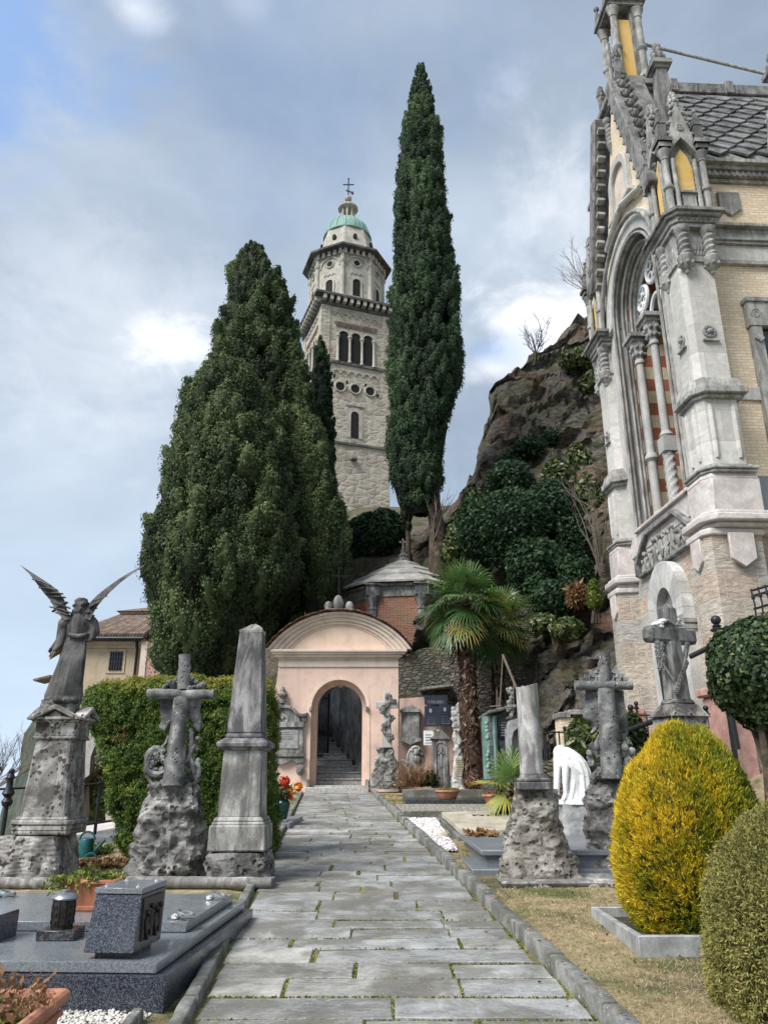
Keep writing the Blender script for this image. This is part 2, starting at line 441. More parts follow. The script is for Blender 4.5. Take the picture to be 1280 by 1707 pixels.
def bricks(name, c1, c2, mortar, bw=.25, bh=.07, ms=.012, stain=None, bs=.6, rough=.85, offset=.5, kx=1.0, extra=None):
    m, n, b, _ = newmat(name); co = objco(n); wc = wallco(n, co, kx)
    wc2 = n.vmath('ADD', wc, n.vmath('MULTIPLY', n.vmath('SUBTRACT', n.noise(co, 3, 3, .5, out=1), (.5, .5, .5)), (bw*.12, bh*.18, 0)))
    t = n.n('ShaderNodeTexBrick'); n.set(t.inputs['Vector'], wc2); t.offset = offset
    for k_, v in (('Scale', 1.0), ('Mortar Size', ms), ('Mortar Smooth', .25), ('Bias', 0.0), ('Brick Width', bw), ('Row Height', bh)): t.inputs[k_].default_value = v
    n.set(t.inputs['Color1'], (0, 0, 0)); n.set(t.inputs['Color2'], (1, 1, 1)); n.set(t.inputs['Mortar'], (.5, .5, .5))
    c = n.mix(t.outputs['Color'], c1, c2)
    if extra: c = n.mix(n.math('GREATER_THAN', t.outputs['Color'], .8), c, extra)
    f = n.noise(co, 26, 6, .65); c = n.mix(.6, c, n.mix(1, c, n.ramp(f, [(.3, .6), (.7, 1.3)]), 'MULTIPLY'))
    if stain: c = n.mix(n.math('MULTIPLY', n.ramp(n.noise(co, .9, 7, .65, .5), [(.45, 0), (.66, 1)]), stain[1]), c, stain[0])
    c = n.mix(t.outputs['Fac'], c, mortar)
    n.set(b.inputs['Base Color'], c); b.inputs['Roughness'].default_value = rough
    h = n.math('ADD', n.math('MULTIPLY', n.math('SUBTRACT', 1.0, t.outputs['Fac']), .8), n.math('MULTIPLY', f, .35))
    bump(n, b, h, bs, .012)
    return m
def rubble(name, cols, mortar, scale=2.2, zs=1.7, edge=.07, bs=.9, bd=.04, stain=None, rough=.9, streak=None):
    m, n, b, _ = newmat(name); co = objco(n)
    wob = n.scale(n.vmath('SUBTRACT', n.noise(co, scale*1.6, 4, .6, out=1), (.5, .5, .5)), .45/scale)
    q = n.mapping(n.vmath('ADD', co, wob), (1, 1, zs))
    e = n.voro(q, scale, 'DISTANCE_TO_EDGE'); vc = n.voro(q, scale, 'F1', 'Color')
    sp = n.n('ShaderNodeSeparateXYZ'); n.set(sp.inputs[0], vc)
    st = [(i/(len(cols)-1), c_) for i, c_ in enumerate(cols)]
    c = n.ramp(sp.outputs[0], st)
    f = n.noise(n.mapping(co, (1, 1, 2.2)), 9, 8, .68, .6); c = n.mix(.8, c, n.mix(1, c, n.ramp(f, [(.28, .45), (.72, 1.45)]), 'MULTIPLY'))
    mk = n.ramp(e, [(edge*.4, 0), (edge, 1)])
    c = n.mix(mk, mortar, c)
    if stain: c = n.mix(n.math('MULTIPLY', n.ramp(n.noise(co, .5, 7, .65, .6), [(.46, 0), (.62, 1)]), stain[1]), c, stain[0])
    if streak: c = n.mix(n.math('MULTIPLY', n.ramp(n.noise(n.mapping(co, (2.2, 2.2, .16)), 1.2, 6, .6), [(.5, 0), (.68, 1)]), streak[1]), c, streak[0])
    n.set(b.inputs['Base Color'], c); b.inputs['Roughness'].default_value = rough
    h = n.math('ADD', n.math('MULTIPLY', n.ramp(e, [(0, 0), (edge*2.2, 1)]), .8), n.math('MULTIPLY', f, .6))
    bump(n, b, h, bs, bd)
    return m
def foliage(name, stops, rough=.6, trans=.25, nscale=0.0, ncols=None, spec=.3):
    m, n, b, out = newmat(name)
    c = n.ramp(attr(n), stops)
    if nscale: c = n.mix(n.ramp(n.noise(objco(n), nscale, 4, .6), [(.42, 0), (.62, 1)]), c, n.mix(1, c, ncols, 'MULTIPLY'))
    n.set(b.inputs['Base Color'], c); b.inputs['Roughness'].default_value = rough; b.inputs['Specular IOR Level'].default_value = spec
    tr = n.n('ShaderNodeBsdfTranslucent'); n.set(tr.inputs[0], c)
    mx = n.n('ShaderNodeMixShader'); mx.inputs[0].default_value = trans
    n.t.links.new(b.outputs[0], mx.inputs[1]); n.t.links.new(tr.outputs[0], mx.inputs[2]); n.t.links.new(mx.outputs[0], out.inputs[0])
    return m
BLACK = (.012, .012, .012)
M = {}
M['slab'] = stone('path_slate', [(.165,.17,.17), (.25,.256,.255), (.34,.345,.34)], 3.2, .6, .9, .012, rnd=.7, dark=((.11,.105,.085), 1.3, .7), veins=((.44,.44,.43), (1.6, 6, 1), .5), lichen=((.44,.44,.42), 34, .22))
M['kerb'] = stone('kerb_stone', [(.13,.13,.125), (.20,.20,.19), (.27,.265,.25)], 4, .85, .7, .01, rnd=.3, dark=((.06,.065,.045), 2.2, .7), lichen=((.36,.36,.33), 24, .3))
M['limestone'] = stone('grey_limestone', [(.20,.195,.18), (.33,.32,.30), (.47,.455,.43)], 3.2, .88, .7, .012, grime=((.085,.083,.08), .75), dark=((.10,.098,.09), 2.0, .5), lichen=((.05,.05,.05), 14, .26))
M['spotted'] = stone('lichen_spotted_limestone', [(.27,.255,.23), (.42,.40,.37), (.55,.53,.50)], 3, .9, .7, .014, grime=((.065,.06,.055), .6), dark=((.055,.05,.045), 2.2, .8), lichen=((.03,.028,.026), 15, .66))
M['rough'] = stone('rough_tufa', [(.13,.125,.118), (.30,.29,.275), (.52,.505,.48)], 2.6, .92, 1.0, .06, dark=((.04,.037,.033), 3.0, .85), lichen=((.045,.045,.042), 20, .3), pits=9)
M['rough2'] = stone('brown_tufa', [(.20,.18,.155), (.35,.32,.285), (.50,.47,.425)], 2.6, .92, 1.0, .06, dark=((.075,.063,.048), 2.2, .8), lichen=((.06,.055,.05), 26, .32), pits=13)
M['slatecross'] = stone('grey_rustic_stone', [(.10,.10,.10), (.20,.20,.20), (.36,.36,.35)], 4, .9, .9, .016, dark=((.05,.05,.05), 3, .7), lichen=((.40,.40,.38), 22, .28), pits=16)
M['darkcross'] = stone('dark_weathered_stone', [(.06,.06,.058), (.12,.12,.115), (.21,.205,.195)], 3.2, .88, .7, .012, grime=((.33,.325,.31), .5), dark=((.04,.04,.038), 2.2, .6))
M['obelisk'] = stone('obelisk_marble', [(.085,.081,.085), (.155,.15,.155), (.30,.29,.287)], 2.6, .8, .4, .006, grime=((.045,.043,.045), .85), dark=((.40,.385,.37), 1.6, .45))
M['die'] = stone('worn_marble', [(.27,.26,.245), (.38,.37,.35), (.48,.47,.44)], 2.4, .82, .45, .008, grime=((.09,.086,.08), .8), dark=((.10,.096,.09), 1.8, .7), lichen=((.50,.43,.26), 26, .22))
M['angel'] = stone('angel_dark_stone', [(.030,.029,.028), (.058,.056,.055), (.11,.107,.104)], 4, .75, .6, .008, grime=((.17,.165,.16), .4), dark=((.018,.017,.017), 3, .6))
M['column'] = stone('streaked_column_marble', [(.38,.36,.345), (.50,.485,.47), (.62,.605,.59)], 3.5, .75, .4, .006, grime=((.07,.066,.067), .75), dark=((.2,.19,.185), 2.4, .5))
M['whitemarble'] = stone('white_marble', [(.70,.70,.70), (.80,.80,.80), (.86,.86,.86)], 2.5, .45, .15, .004)
M['pedestal'] = stone('blue_grey_block', [(.20,.205,.205), (.29,.295,.295), (.38,.385,.385)], 6, .8, .5, .008)
M['darkgranite'] = granite('polished_dark_granite', (.022,.026,.036), (.15,.165,.20), .14, 200, .75)
M['skygranite'] = granite('granite_with_sky_reflection', (.15,.168,.185), (.30,.32,.335), .14, 220, .5)  # sky reflected in the polished tops is put into this paler colour
M['blackgranite'] = granite('black_granite', (.02,.021,.024), (.12,.12,.13), .12, 90)
M['bluegranite'] = granite('blue_grey_granite', (.14,.155,.17), (.27,.285,.30), .35, 200, .5)
M['beige'] = stone('beige_marble_slab', [(.33,.29,.22), (.46,.42,.34), (.55,.52,.45)], 1.8, .7, .3, .006, dark=((.25,.2,.13), 1.5, .4))
M['terracotta'] = plain('terracotta', (.36,.135,.075), .75, 0, .25, 9)
M['terracotta_worn'] = plain('weathered_terracotta', (.40,.18,.11), .8, 0, .3, 7)
M['bronze'] = plain('dark_bronze', (.055,.052,.048), .35, .8, .4, 22)
M['steel'] = plain('brushed_steel', (.55,.55,.54), .3, 1.0, .15, 20)
M['iron'] = plain('painted_black_iron', (.022,.024,.027), .45, .3, .3, 14)
M['lantern'] = plain('silvered_metal', (.26,.27,.29), .4, .8, .4, 20)
M['glassdark'] = plain('smoked_red_glass', (.03,.022,.02), .12, 0, .4, 30)
M['teal'] = plain('teal_plastic', (.008,.085,.085), .4, 0, .3, 6)
M['vase'] = plain('dark_green_glazed_vase', (.012,.05,.048), .2, .2, .3, 5)
M['verdigris'] = stone('bronze_verdigris', [(.10,.20,.17), (.17,.30,.255), (.25,.38,.33)], 3, .7, .4, .008, grime=((.05,.09,.075), .6))
M['copper'] = stone('copper_green_dome', [(.15,.28,.235), (.22,.36,.305), (.30,.43,.37)], .6, .7, .2, .02, grime=((.13,.25,.21), .5))
M['wood'] = plain('weathered_wood', (.23,.19,.145), .85, 0, .35, 10, .5)
M['glass'] = plain('dark_window_glass', (.02,.022,.025), .1, 0, .2, 3, 0, .6)
M['void'] = plain('dark_interior', (.012,.011,.010), .95, 0, .2, 3, 0)
M['soil'] = stone('dark_soil', [(.035,.026,.018), (.06,.046,.032), (.10,.08,.055)], 9, .95, 1, .03)
M['bark'] = stone('brown_bark', [(.05,.035,.024), (.095,.07,.05), (.17,.13,.10)], 6, .95, 1, .04, grime=((.03,.022,.016), .7))
M['palmfibre'] = stone('palm_trunk_fibre', [(.03,.016,.010), (.075,.04,.026), (.16,.10,.07)], 9, .95, 1, .05, dark=((.015,.009,.006), 5, .7))
def plaster(name, c, stain, dirty=.5, cream=None):
    m, n, b, _ = newmat(name); co = objco(n)
    f = n.noise(co, 1.3, 8, .62, .4)
    cc = n.ramp(f, [(.3, tuple(x*.82 for x in c)), (.5, c), (.7, tuple(min(1, x*1.1) for x in c))])
    fine = n.noise(co, 22, 6, .65); cc = n.mix(.35, cc, n.mix(1, cc, n.ramp(fine, [(.3, .7), (.7, 1.2)]), 'MULTIPLY'))
    if cream: cc = n.mix(n.math('MULTIPLY', n.ramp(n.noise(co, .8, 6, .6, .5), [(.5, 0), (.65, 1)]), .7), cc, cream)
    low = n.math('MULTIPLY', n.ramp(n.noise(co, 2.0, 8, .68, .6), [(.54, 0), (.68, 1)]), dirty)
    cc = n.mix(low, cc, stain)
    st = n.math('MULTIPLY', n.ramp(n.noise(n.mapping(co, (3, 3, .3)), 1.2, 6, .6), [(.52, 0), (.7, 1)]), dirty*.7)
    cc = n.mix(st, cc, stain)
    n.set(b.inputs['Base Color'], cc); b.inputs['Roughness'].default_value = .9
    bump(n, b, n.math('ADD', n.math('MULTIPLY', f, .5), fine), .35, .006)
    return m
M['wornpink'] = plaster('peeling_pink_plaster', (.56,.38,.31), (.20,.17,.15), .95, (.42,.38,.34))
M['pink'] = plaster('pink_plaster', (.71,.52,.43), (.42,.32,.27), .5, (.66,.52,.43))
M['cream'] = plaster('cream_plaster', (.62,.52,.44), (.30,.25,.21), .35)
M['peach'] = plaster('peach_plaster', (.73,.56,.44), (.50,.39,.31), .35)
M['house'] = plaster('ochre_plaster', (.47,.37,.26), (.25,.21,.17), .6, (.42,.36,.29))
M['pinkhouse'] = plaster('old_pink_plaster', (.50,.29,.24), (.30,.22,.19), .4)
M['oldwall'] = plaster('ruined_plaster', (.40,.36,.31), (.17,.16,.14), .9)
M['yellowpanel'] = plaster('ochre_fresco', (.60,.39,.12), (.66,.52,.30), .6)
M['yellowbrick'] = bricks('yellow_brick', (.65,.52,.365), (.78,.665,.49), (.50,.43,.34), .24, .066, .008, stain=((.50,.38,.27), .4))
M['redbrick'] = bricks('red_brick', (.22,.065,.032), (.36,.135,.07), (.30,.24,.19), .24, .068, .011, stain=((.15,.13,.06), .6))
M['roofslate'] = stone('grey_stone_slate', [(.045,.047,.05), (.085,.088,.09), (.17,.173,.172)], 2.5, .8, .5, .01, rnd=.4, dark=((.27,.27,.26), 4.5, .45))
M['stoneslab'] = stone('octagon_roof_slab', [(.27,.26,.24), (.37,.36,.335), (.46,.45,.42)], 1.6, .85, .4, .01, rnd=.35, dark=((.2,.19,.17), 2, .4))
M['rooftile'] = stone('brown_roof_tile', [(.13,.085,.065), (.22,.15,.115), (.33,.25,.20)], 3, .9, .6, .01, rnd=.5, dark=((.10,.09,.07), 1.2, .5))
M['redtile'] = stone('red_brown_tile', [(.085,.035,.026), (.13,.06,.046), (.21,.12,.095)], 4, .85, .6, .01, rnd=.5)
M['chapelstone'] = stone('pale_grey_dressed_stone', [(.40,.385,.355), (.50,.485,.45), (.58,.565,.53)], 1.3, .82, .35, .008, grime=((.26,.25,.235), .5), veins=((.36,.35,.33), (1, 1, 4), .35))
M['chapeldark'] = stone('blackened_stone', [(.06,.059,.057), (.115,.113,.109), (.23,.225,.215)], 3, .85, .5, .012, grime=((.30,.295,.28), .5))
M['chapelmid'] = stone('grey_carved_stone', [(.20,.195,.185), (.32,.315,.295), (.42,.41,.385)], 2.5, .85, .6, .012, grime=((.10,.098,.095), .6))
M['pinkgranite'] = stone('pink_granite', [(.42,.38,.36), (.52,.475,.45), (.60,.56,.535)], 5, .8, .35, .006, veins=((.36,.29,.27), (1, 1, 1), .3))
M['redgranite'] = stone('red_granite', [(.34,.18,.15), (.44,.25,.21), (.52,.33,.28)], 5, .75, .35, .006)
M['voussoir'] = stone('smooth_pale_stone', [(.38,.37,.355), (.48,.47,.45), (.55,.54,.52)], 1.5, .8, .25, .005, rnd=.4, grime=((.28,.27,.26), .4))
def ashlar(name, cols, joint, bw, bh, ms=.02, bs=.7, rough_amt=.8, zs=3):
    m, n, b, _ = newmat(name); co = objco(n); wc = wallco(n, co)
    t = n.n('ShaderNodeTexBrick'); n.set(t.inputs['Vector'], wc); t.offset = .38; t.squash = .7; t.squash_frequency = 3
    for k_, v in (('Scale', 1.0), ('Mortar Size', ms), ('Mortar Smooth', .2), ('Bias', 0.0), ('Brick Width', bw), ('Row Height', bh)): t.inputs[k_].default_value = v
    n.set(t.inputs['Color1'], (0, 0, 0)); n.set(t.inputs['Color2'], (1, 1, 1)); n.set(t.inputs['Mortar'], (.5, .5, .5))
    st = [(i/(len(cols)-1), c_) for i, c_ in enumerate(cols)]
    c = n.ramp(t.outputs['Color'], st)
    f = n.noise(n.mapping(co, (1, 1, zs)), 5, 9, .68, .8); c = n.mix(rough_amt, c, n.mix(1, c, n.ramp(f, [(.28, .5), (.72, 1.45)]), 'MULTIPLY'))
    c = n.mix(t.outputs['Fac'], c, joint)
    n.set(b.inputs['Base Color'], c); b.inputs['Roughness'].default_value = .9
    bump(n, b, n.math('ADD', n.math('MULTIPLY', n.math('SUBTRACT', 1.0, t.outputs['Fac']), .5), n.math('MULTIPLY', f, 1.1)), bs, .04)
    return m
M['basestone'] = ashlar('split_faced_gneiss', [(.36,.29,.22), (.44,.39,.32), (.38,.36,.33), (.42,.32,.25), (.48,.445,.385)], (.46,.42,.37), .85, .5, .014, 1.0, .95)
M['dressed'] = ashlar('dressed_grey_ashlar', [(.40,.39,.36), (.47,.455,.425), (.54,.525,.49)], (.34,.325,.30), .8, .62, .006, .25, .45, 1.2)
m, n, b, _ = newmat('red_and_cream_bands'); z_ = n.n('ShaderNodeSeparateXYZ'); n.set(z_.inputs[0], objco(n)); fr_ = n.math('FRACT', n.math('DIVIDE', z_.outputs[2], .66)); c_ = n.mix(n.math('GREATER_THAN', fr_, .5), (.36,.13,.075), (.62,.52,.36)); n.set(b.inputs['Base Color'], n.mix(.5, c_, n.mix(1, c_, n.ramp(n.noise(objco(n), 9, 6, .6), [(.3, .6), (.7, 1.3)]), 'MULTIPLY'))); b.inputs['Roughness'].default_value = .8; M['stripe'] = m
M['tower'] = rubble('tower_rubble', [(.30,.26,.205), (.40,.355,.285), (.50,.45,.37), (.34,.27,.20), (.46,.42,.35)], (.45,.41,.34), 1.15, 1.9, .10, .7, .06, stain=((.28,.255,.21), .45), streak=((.17,.16,.14), .5))
M['towertrim'] = stone('tower_dressed_stone', [(.34,.315,.27), (.43,.40,.345), (.50,.47,.41)], .9, .9, .5, .03, grime=((.24,.225,.195), .6))
M['towerdark'] = stone('tower_cornice_slate', [(.05,.048,.045), (.085,.082,.076), (.15,.145,.135)], 1.2, .9, .5, .03)
M['drywall'] = rubble('grey_rubble_wall', [(.12,.11,.095), (.21,.195,.17), (.29,.27,.24), (.20,.14,.10), (.16,.155,.14)], (.05,.045,.04), 3.8, 2.5, .085, 1, .07, stain=((.07,.072,.045), .75), streak=((.04,.037,.03), .5))
M['passagerock'] = stone('dark_passage_rock', [(.10,.10,.097), (.20,.197,.19), (.38,.37,.355)], 1.6, .95, 1, .08, grime=((.34,.335,.32), .6))
M['steps'] = stone('step_gravel', [(.24,.235,.22), (.38,.37,.35), (.52,.51,.48)], 16, .9, .8, .01)
# ------------------------------------------------------------------ ground, path, kerbs
def gz(x, y):
    z = SLOPE*min(y, 30.0)
    if y > 13.5: z -= 3.3*smooth((y-14.0)/14)*smooth((-5.2-x)/3)       # falls away beyond the railing
    if x < -8: z -= 34*smooth((-8-x)/45)
    if y > 90: z -= 30*smooth((y-90)/200)
    if x > 2.6: z += 1.9*smooth((x-3.4)/3.0)*smooth((y-8)/8)
    if x > 30: z -= 25*smooth((x-30)/80)
    if y < -10: z -= 30*smooth((-10-y)/80)
    return z
def ground_mat():
    m, n, b, _ = newmat('grass_and_soil'); co = objco(n)
    f = n.noise(co, 1.1, 8, .65, .4); g = n.noise(co, 9, 6, .7)
    dry = n.ramp(g, [(.3, (.24, .175, .10)), (.5, (.40, .31, .19)), (.7, (.52, .43, .28))])
    grn = n.ramp(g, [(.3, (.05, .065, .02)), (.6, (.12, .14, .045)), (.8, (.21, .21, .08))])
    c = n.mix(n.ramp(f, [(.42, 0), (.60, 1)]), dry, grn)
    soil = n.ramp(g, [(.35, (.04, .032, .022)), (.7, (.12, .095, .065))])
    c = n.mix(n.math('MULTIPLY', n.ramp(n.noise(co, .55, 6, .6), [(.5, 0), (.66, 1)]), .65), c, soil)
    n.set(b.inputs['Base Color'], c); b.inputs['Roughness'].default_value = .95
    bump(n, b, n.math('ADD', g, n.noise(co, 45, 4, .7)), 1, .03)
    return m
M['ground'] = ground_mat()
def axis(lo, hi, core0, core1, step, far):
    a = list(np.arange(core0, core1+1e-6, step)); d = step; x = core1
    while x < hi: d *= 1.35; x += d; a.append(x)
    d = step; x = core0
    while x > lo: d *= 1.35; x -= d; a.insert(0, x)
    return a
mb = MB(); xs = axis(-2500, 2500, -9, 9, .4, 0); ys = axis(-900, 4500, -2, 34, .4, 0)
mb.grid([[(x, y, gz(x, y)-(.05 if path_l(y)-.05 < x < path_r(y)+.05 and y < 28 else 0)) for x in xs] for y in ys])
ground = struct(mb.build('ground', M['ground'], fix=False))

def moss_mat():
    m, n, b, _ = newmat('mossy_joint'); co = objco(n); g = n.noise(co, 20, 6, .7); f = n.noise(co, 2.0, 5, .6)
    c = n.mix(n.ramp(f, [(.45, 0), (.58, 1)]), n.ramp(g, [(.3, (.06, .052, .036)), (.7, (.19, .165, .11))]), n.ramp(g, [(.3, (.11, .11, .02)), (.7, (.30, .28, .07))]))
    n.set(b.inputs['Base Color'], c); b.inputs['Roughness'].default_value = 1
    bump(n, b, g, 1, .02); return m
M['moss'] = moss_mat()
mb = MB(); rows = []
for y in np.arange(-1, 27.9, .5): rows.append([(lerp(path_l(y), path_r(y), t), y, SLOPE*y-.013) for t in np.linspace(-.03, 1.03, 14)])
mb.grid(rows); struct(mb.build('path_bed', M['moss'], fix=False))
# slate paving laid in uneven courses
pav = MB(); pr = random.Random(5); y = 2.6; JN = []
while y < 27.4:
    d = pr.choice([.28, .32, .36, .40, .44, .5])*(1 if y < 14 else 1.15)
    if y+d > 27.45: d = 27.45-y
    xl, xr = path_l(y), path_r(y); x = xl+.01; skew = pr.uniform(-.012, .012)
    while x < xr-.05:
        wd = pr.choice([.5, .7, .85, 1.0, 1.2, 1.4])
        if xr-x-wd < .38: wd = xr-x
        gp = pr.choice([.012, .016, .022, .03, .05])
        gy = pr.choice([.014, .018, .024, .03])
        x1 = x+wd-gp; n_ = 5
        def ed(): return pr.uniform(-.007, .007)
        top = []
        # rough-cut outline
        bl = [(lerp(x, x1, i/n_)+(ed() if 0 < i < n_ else 0), y+ed()+skew*(i/n_)) for i in range(n_+1)]
        br = [(x1+ed(), lerp(y, y+d-gy, i/3)) for i in range(1, 3)]
        tr_ = [(lerp(x1, x, i/n_)+(ed() if 0 < i < n_ else 0), y+d-gy+ed()) for i in range(n_+1)]
        tl = [(x+ed(), lerp(y+d-gy, y, i/3)) for i in range(1, 3)]
        poly = bl+br+tr_+tl
        z0 = pr.uniform(-.004, .006); tx, ty = pr.uniform(-.006, .006), pr.uniform(-.008, .008)
        cx, cy = (x+x1)/2, y+d/2
        b0 = len(pav.v); m_ = len(poly); pav.av = pr.uniform(.02, 1)
        def zt(p): return SLOPE*p[1]+z0+tx*(p[0]-cx)/.5+ty*(p[1]-cy)/.2
        V = [(p[0], p[1], zt(p)-.05) for p in poly]+[(p[0], p[1], zt(p)-.006) for p in poly]+[(cx+(p[0]-cx)*(1-.014/wd), cy+(p[1]-cy)*(1-.014/d), zt(p)) for p in poly]
        F = [(i, (i+1) % m_, m_+(i+1) % m_, m_+i) for i in range(m_)]+[(m_+i, m_+(i+1) % m_, 2*m_+(i+1) % m_, 2*m_+i) for i in range(m_)]+[tuple(range(2*m_, 3*m_))]
        pav.add(V, F); JN.append((x, x1, y+d-gy*.5, y+d-gy*.5)); JN.append((x1+gp*.5, x1+gp*.5, y, y+d)); x += wd
    y += d
struct(pav.build('path', M['slab'], sm=False))
# kerbs
def kerb(name, fn, side, y0, y1, wd=.11, h=.10, seed=3):
    k_ = MB(); r_ = random.Random(seed); y = y0
    while y < y1:
        L = min(r_.uniform(.9, 1.5), y1-y)
        if L < .2: break
        k_.av = r_.uniform(.05, 1); e = .008
        xa, xb = fn(y+e), fn(y+L-e); hz_ = h+r_.uniform(-.012, .012); j = r_.uniform(-.008, .008)
        n_ = 8; rings = []
        for i in range(n_+1):
            t = i/n_; yy = y+e+(L-2*e)*t; xx = lerp(xa, xb, t)+j; w_ = wd+r_.uniform(-.005, .005); zz = SLOPE*yy; q = r_.uniform(-.005, .005)
            o = side*w_
            rings.append([(xx, yy, zz-.08), (xx, yy, zz+hz_-.012+q), (xx+side*.012, yy, zz+hz_+q), (xx+o-side*.012, yy, zz+hz_+q), (xx+o, yy, zz+hz_-.012+q), (xx+o, yy, zz-.08)])
        k_.loft(rings); y += L
    return struct(k_.build(name, M['kerb'], ang=50))
kerb('kerb_left', lambda y: path_l(y)-.015, -1, 3.2, 26.8, .09, .07)
kerb('kerb_right', lambda y: path_r(y)+.015, 1, 3.2, 26.6, .11, .12, 8)

# lake and far shore
mb = MB(); mb.grid([[(-3000, -200, -31), (-40, -200, -31)], [(-3000, 6000, -31), (-40, 6000, -31)]])
m, n, b, _ = newmat('lake_water'); n.set(b.inputs['Base Color'], (.10, .16, .20)); b.inputs['Roughness'].default_value = .12
bump(n, b, n.noise(objco(n), .4, 6, .6), .12, .2); struct(mb.build('lake', m, fix=False))

# ------------------------------------------------------------------ hillside behind the gate, and rock
def hill_z(x, y):
    z = 1.4+9.6*smooth((y-28.6+.55*(x+1))/4.4)
    if x < -1: z = lerp(z, 2.2+max(0, y-29)*.28, smooth((-1.5-x)/2.5))
    z += max(0, y-33)*.44*smooth((y-33)/6)
    z = min(z, 23.0)
    z -= 30*smooth((-9-x)/16)
    z -= 14*smooth((x-3.0-max(0, y-33)*.15)/5)
    z -= 26*smooth((y-68)/40)
    if -3.4 < x < -.1 and y < 36: z = min(z, -2)
    if -.1 <= x < 3.6 and y < 33.5: z = min(z, 4.6+max(0, x-2.2)*4)
    return z
def hill_mat():
    m, n, b, _ = newmat('hillside_earth'); co = objco(n); f = n.noise(co, .5, 9, .68, .5); g = n.noise(co, 5, 8, .7)
    c = n.ramp(g, [(.3, (.05, .042, .03)), (.5, (.12, .10, .075)), (.7, (.22, .19, .15))])
    c = n.mix(n.ramp(f, [(.44, 0), (.58, 1)]), c, n.ramp(g, [(.3, (.03, .035, .012)), (.7, (.09, .095, .035))]))
    n.set(b.inputs['Base Color'], c); b.inputs['Roughness'].default_value = .95; bump(n, b, n.math('ADD', f, g), 1, .2); return m
M['hill'] = hill_mat()
mb = MB(); rows = []
for y in np.arange(28.4, 110, .7):
    rows.append([Vector((x, y, hill_z(x, y)))+noise.noise_vector(Vector((x*.6, y*.6, 0)))*.28 for x in np.arange(-34, 16.1, .7)])
mb.grid(rows); struct(mb.build('hillside', M['hill'], fix=False))
def cliff_mat():
    m, n, b, _ = newmat('cliff_rock'); co = objco(n)
    q = n.mapping(co, (1, 1, 1.6), (0, 0, 0), (.5, .3, 0))
    f = n.noise(q, .55, 10, .68, .7); g = n.noise(q, 3.2, 9, .7, .5)
    c = n.ramp(g, [(.30, (.030, .026, .022)), (.46, (.085, .073, .062)), (.60, (.17, .15, .125)), (.76, (.28, .25, .21))])
    c = n.mix(n.math('MULTIPLY', n.ramp(n.noise(co, .33, 6, .6, .8), [(.52, 0), (.62, 1)]), .68), c, n.ramp(g, [(.3, (.08, .038, .024)), (.7, (.21, .12, .075))]))
    c = n.mix(n.math('MULTIPLY', n.ramp(f, [(.48, 0), (.60, 1)]), .85), c, n.ramp(g, [(.3, (.025, .03, .012)), (.7, (.10, .105, .042))]))
    c = n.mix(n.math('MULTIPLY', n.ramp(n.noise(co, .42, 7, .65, 1.2), [(.56, 0), (.7, 1)]), .6), c, (.03, .028, .027))
    n.set(b.inputs['Base Color'], c); b.inputs['Roughness'].default_value = .93
    h = n.math('ADD', n.math('MULTIPLY', n.ramp(n.voro(q, 1.1, 'DISTANCE_TO_EDGE'), [(0, 0), (.25, 1)]), .6), n.math('MULTIPLY', g, 1.0))
    bump(n, b, h, 1, .22); return m
M['cliff'] = cliff_mat()
def curve(pts, N):
    P = [at(*p) for p in pts]; L = [0]
    for a, b_ in zip(P, P[1:]): L.append(L[-1]+(b_-a).length)
    out = []
    for i in range(N):
        t = L[-1]*i/(N-1); j = 0
        while j < len(L)-2 and L[j+1] < t: j += 1
        out.append(P[j].lerp(P[j+1], (t-L[j])/max(1e-6, L[j+1]-L[j])))
    return out
NC = 110
CV = [curve(c, NC) for c in [
    [(640,920,52),(720,905,50),(800,810,49),(850,700,50),(930,590,52),(1010,530,54),(1150,420,56)],
    [(676,912,36.5),(742,880,36.5),(768,850,37),(786,806,37.5),(800,742,38),(822,690,38.5),(826,660,39),(846,625,39),(880,600,39.5),(930,560,40.5),(985,520,41.5),(1060,470,42),(1150,400,43)],
    [(680,930,35),(750,905,35),(790,830,35.5),(812,770,36),(835,720,36.5),(850,690,37),(890,650,38),(940,615,38.5),(990,585,39),(1060,530,39),(1150,470,39.5)],
    [(685,950,34),(750,930,33.2),(790,880,33.5),(830,820,35),(870,775,35.6),(920,720,36),(980,680,36),(1060,640,35.5),(1150,600,35.5)],
    [(690,985,31.6),(770,985,30.6),(830,960,31),(890,930,31.5),(950,880,32),(1000,850,32),(1060,800,31.5),(1150,760,31)],
    [(690,1040,30),(780,1030,29.4),(850,1010,29),(900,1000,28.4),(950,975,28),(1010,955,27.4),(1060,920,27),(1150,880,26.5)],
    [(690,1100,30),(780,1100,29.6),(850,1085,28.6),(900,1075,27.2),(940,1060,26.2),(1010,1030,25.2),(1060,1010,24.8),(1150,980,24)],
    [(690,1200,30),(780,1200,29.5),(850,1180,28.4),(893,1165,26),(950,1150,24.2),(1010,1120,23),(1060,1100,22.6),(1150,1080,22)],
    [(690,1310,30.2),(780,1310,29.6),(850,1290,28.4),(890,1270,25.6),(950,1250,23),(1010,1220,21.8),(1060,1200,21),(1150,1190,20.5)]]]
rows = []; NR = 14
for a, b_ in zip(CV, CV[1:]):
    for j in range(NR): rows.append([p.lerp(q, j/NR) for p, q in zip(a, b_)])
rows.append(CV[-1])
mb = MB(); CR = []
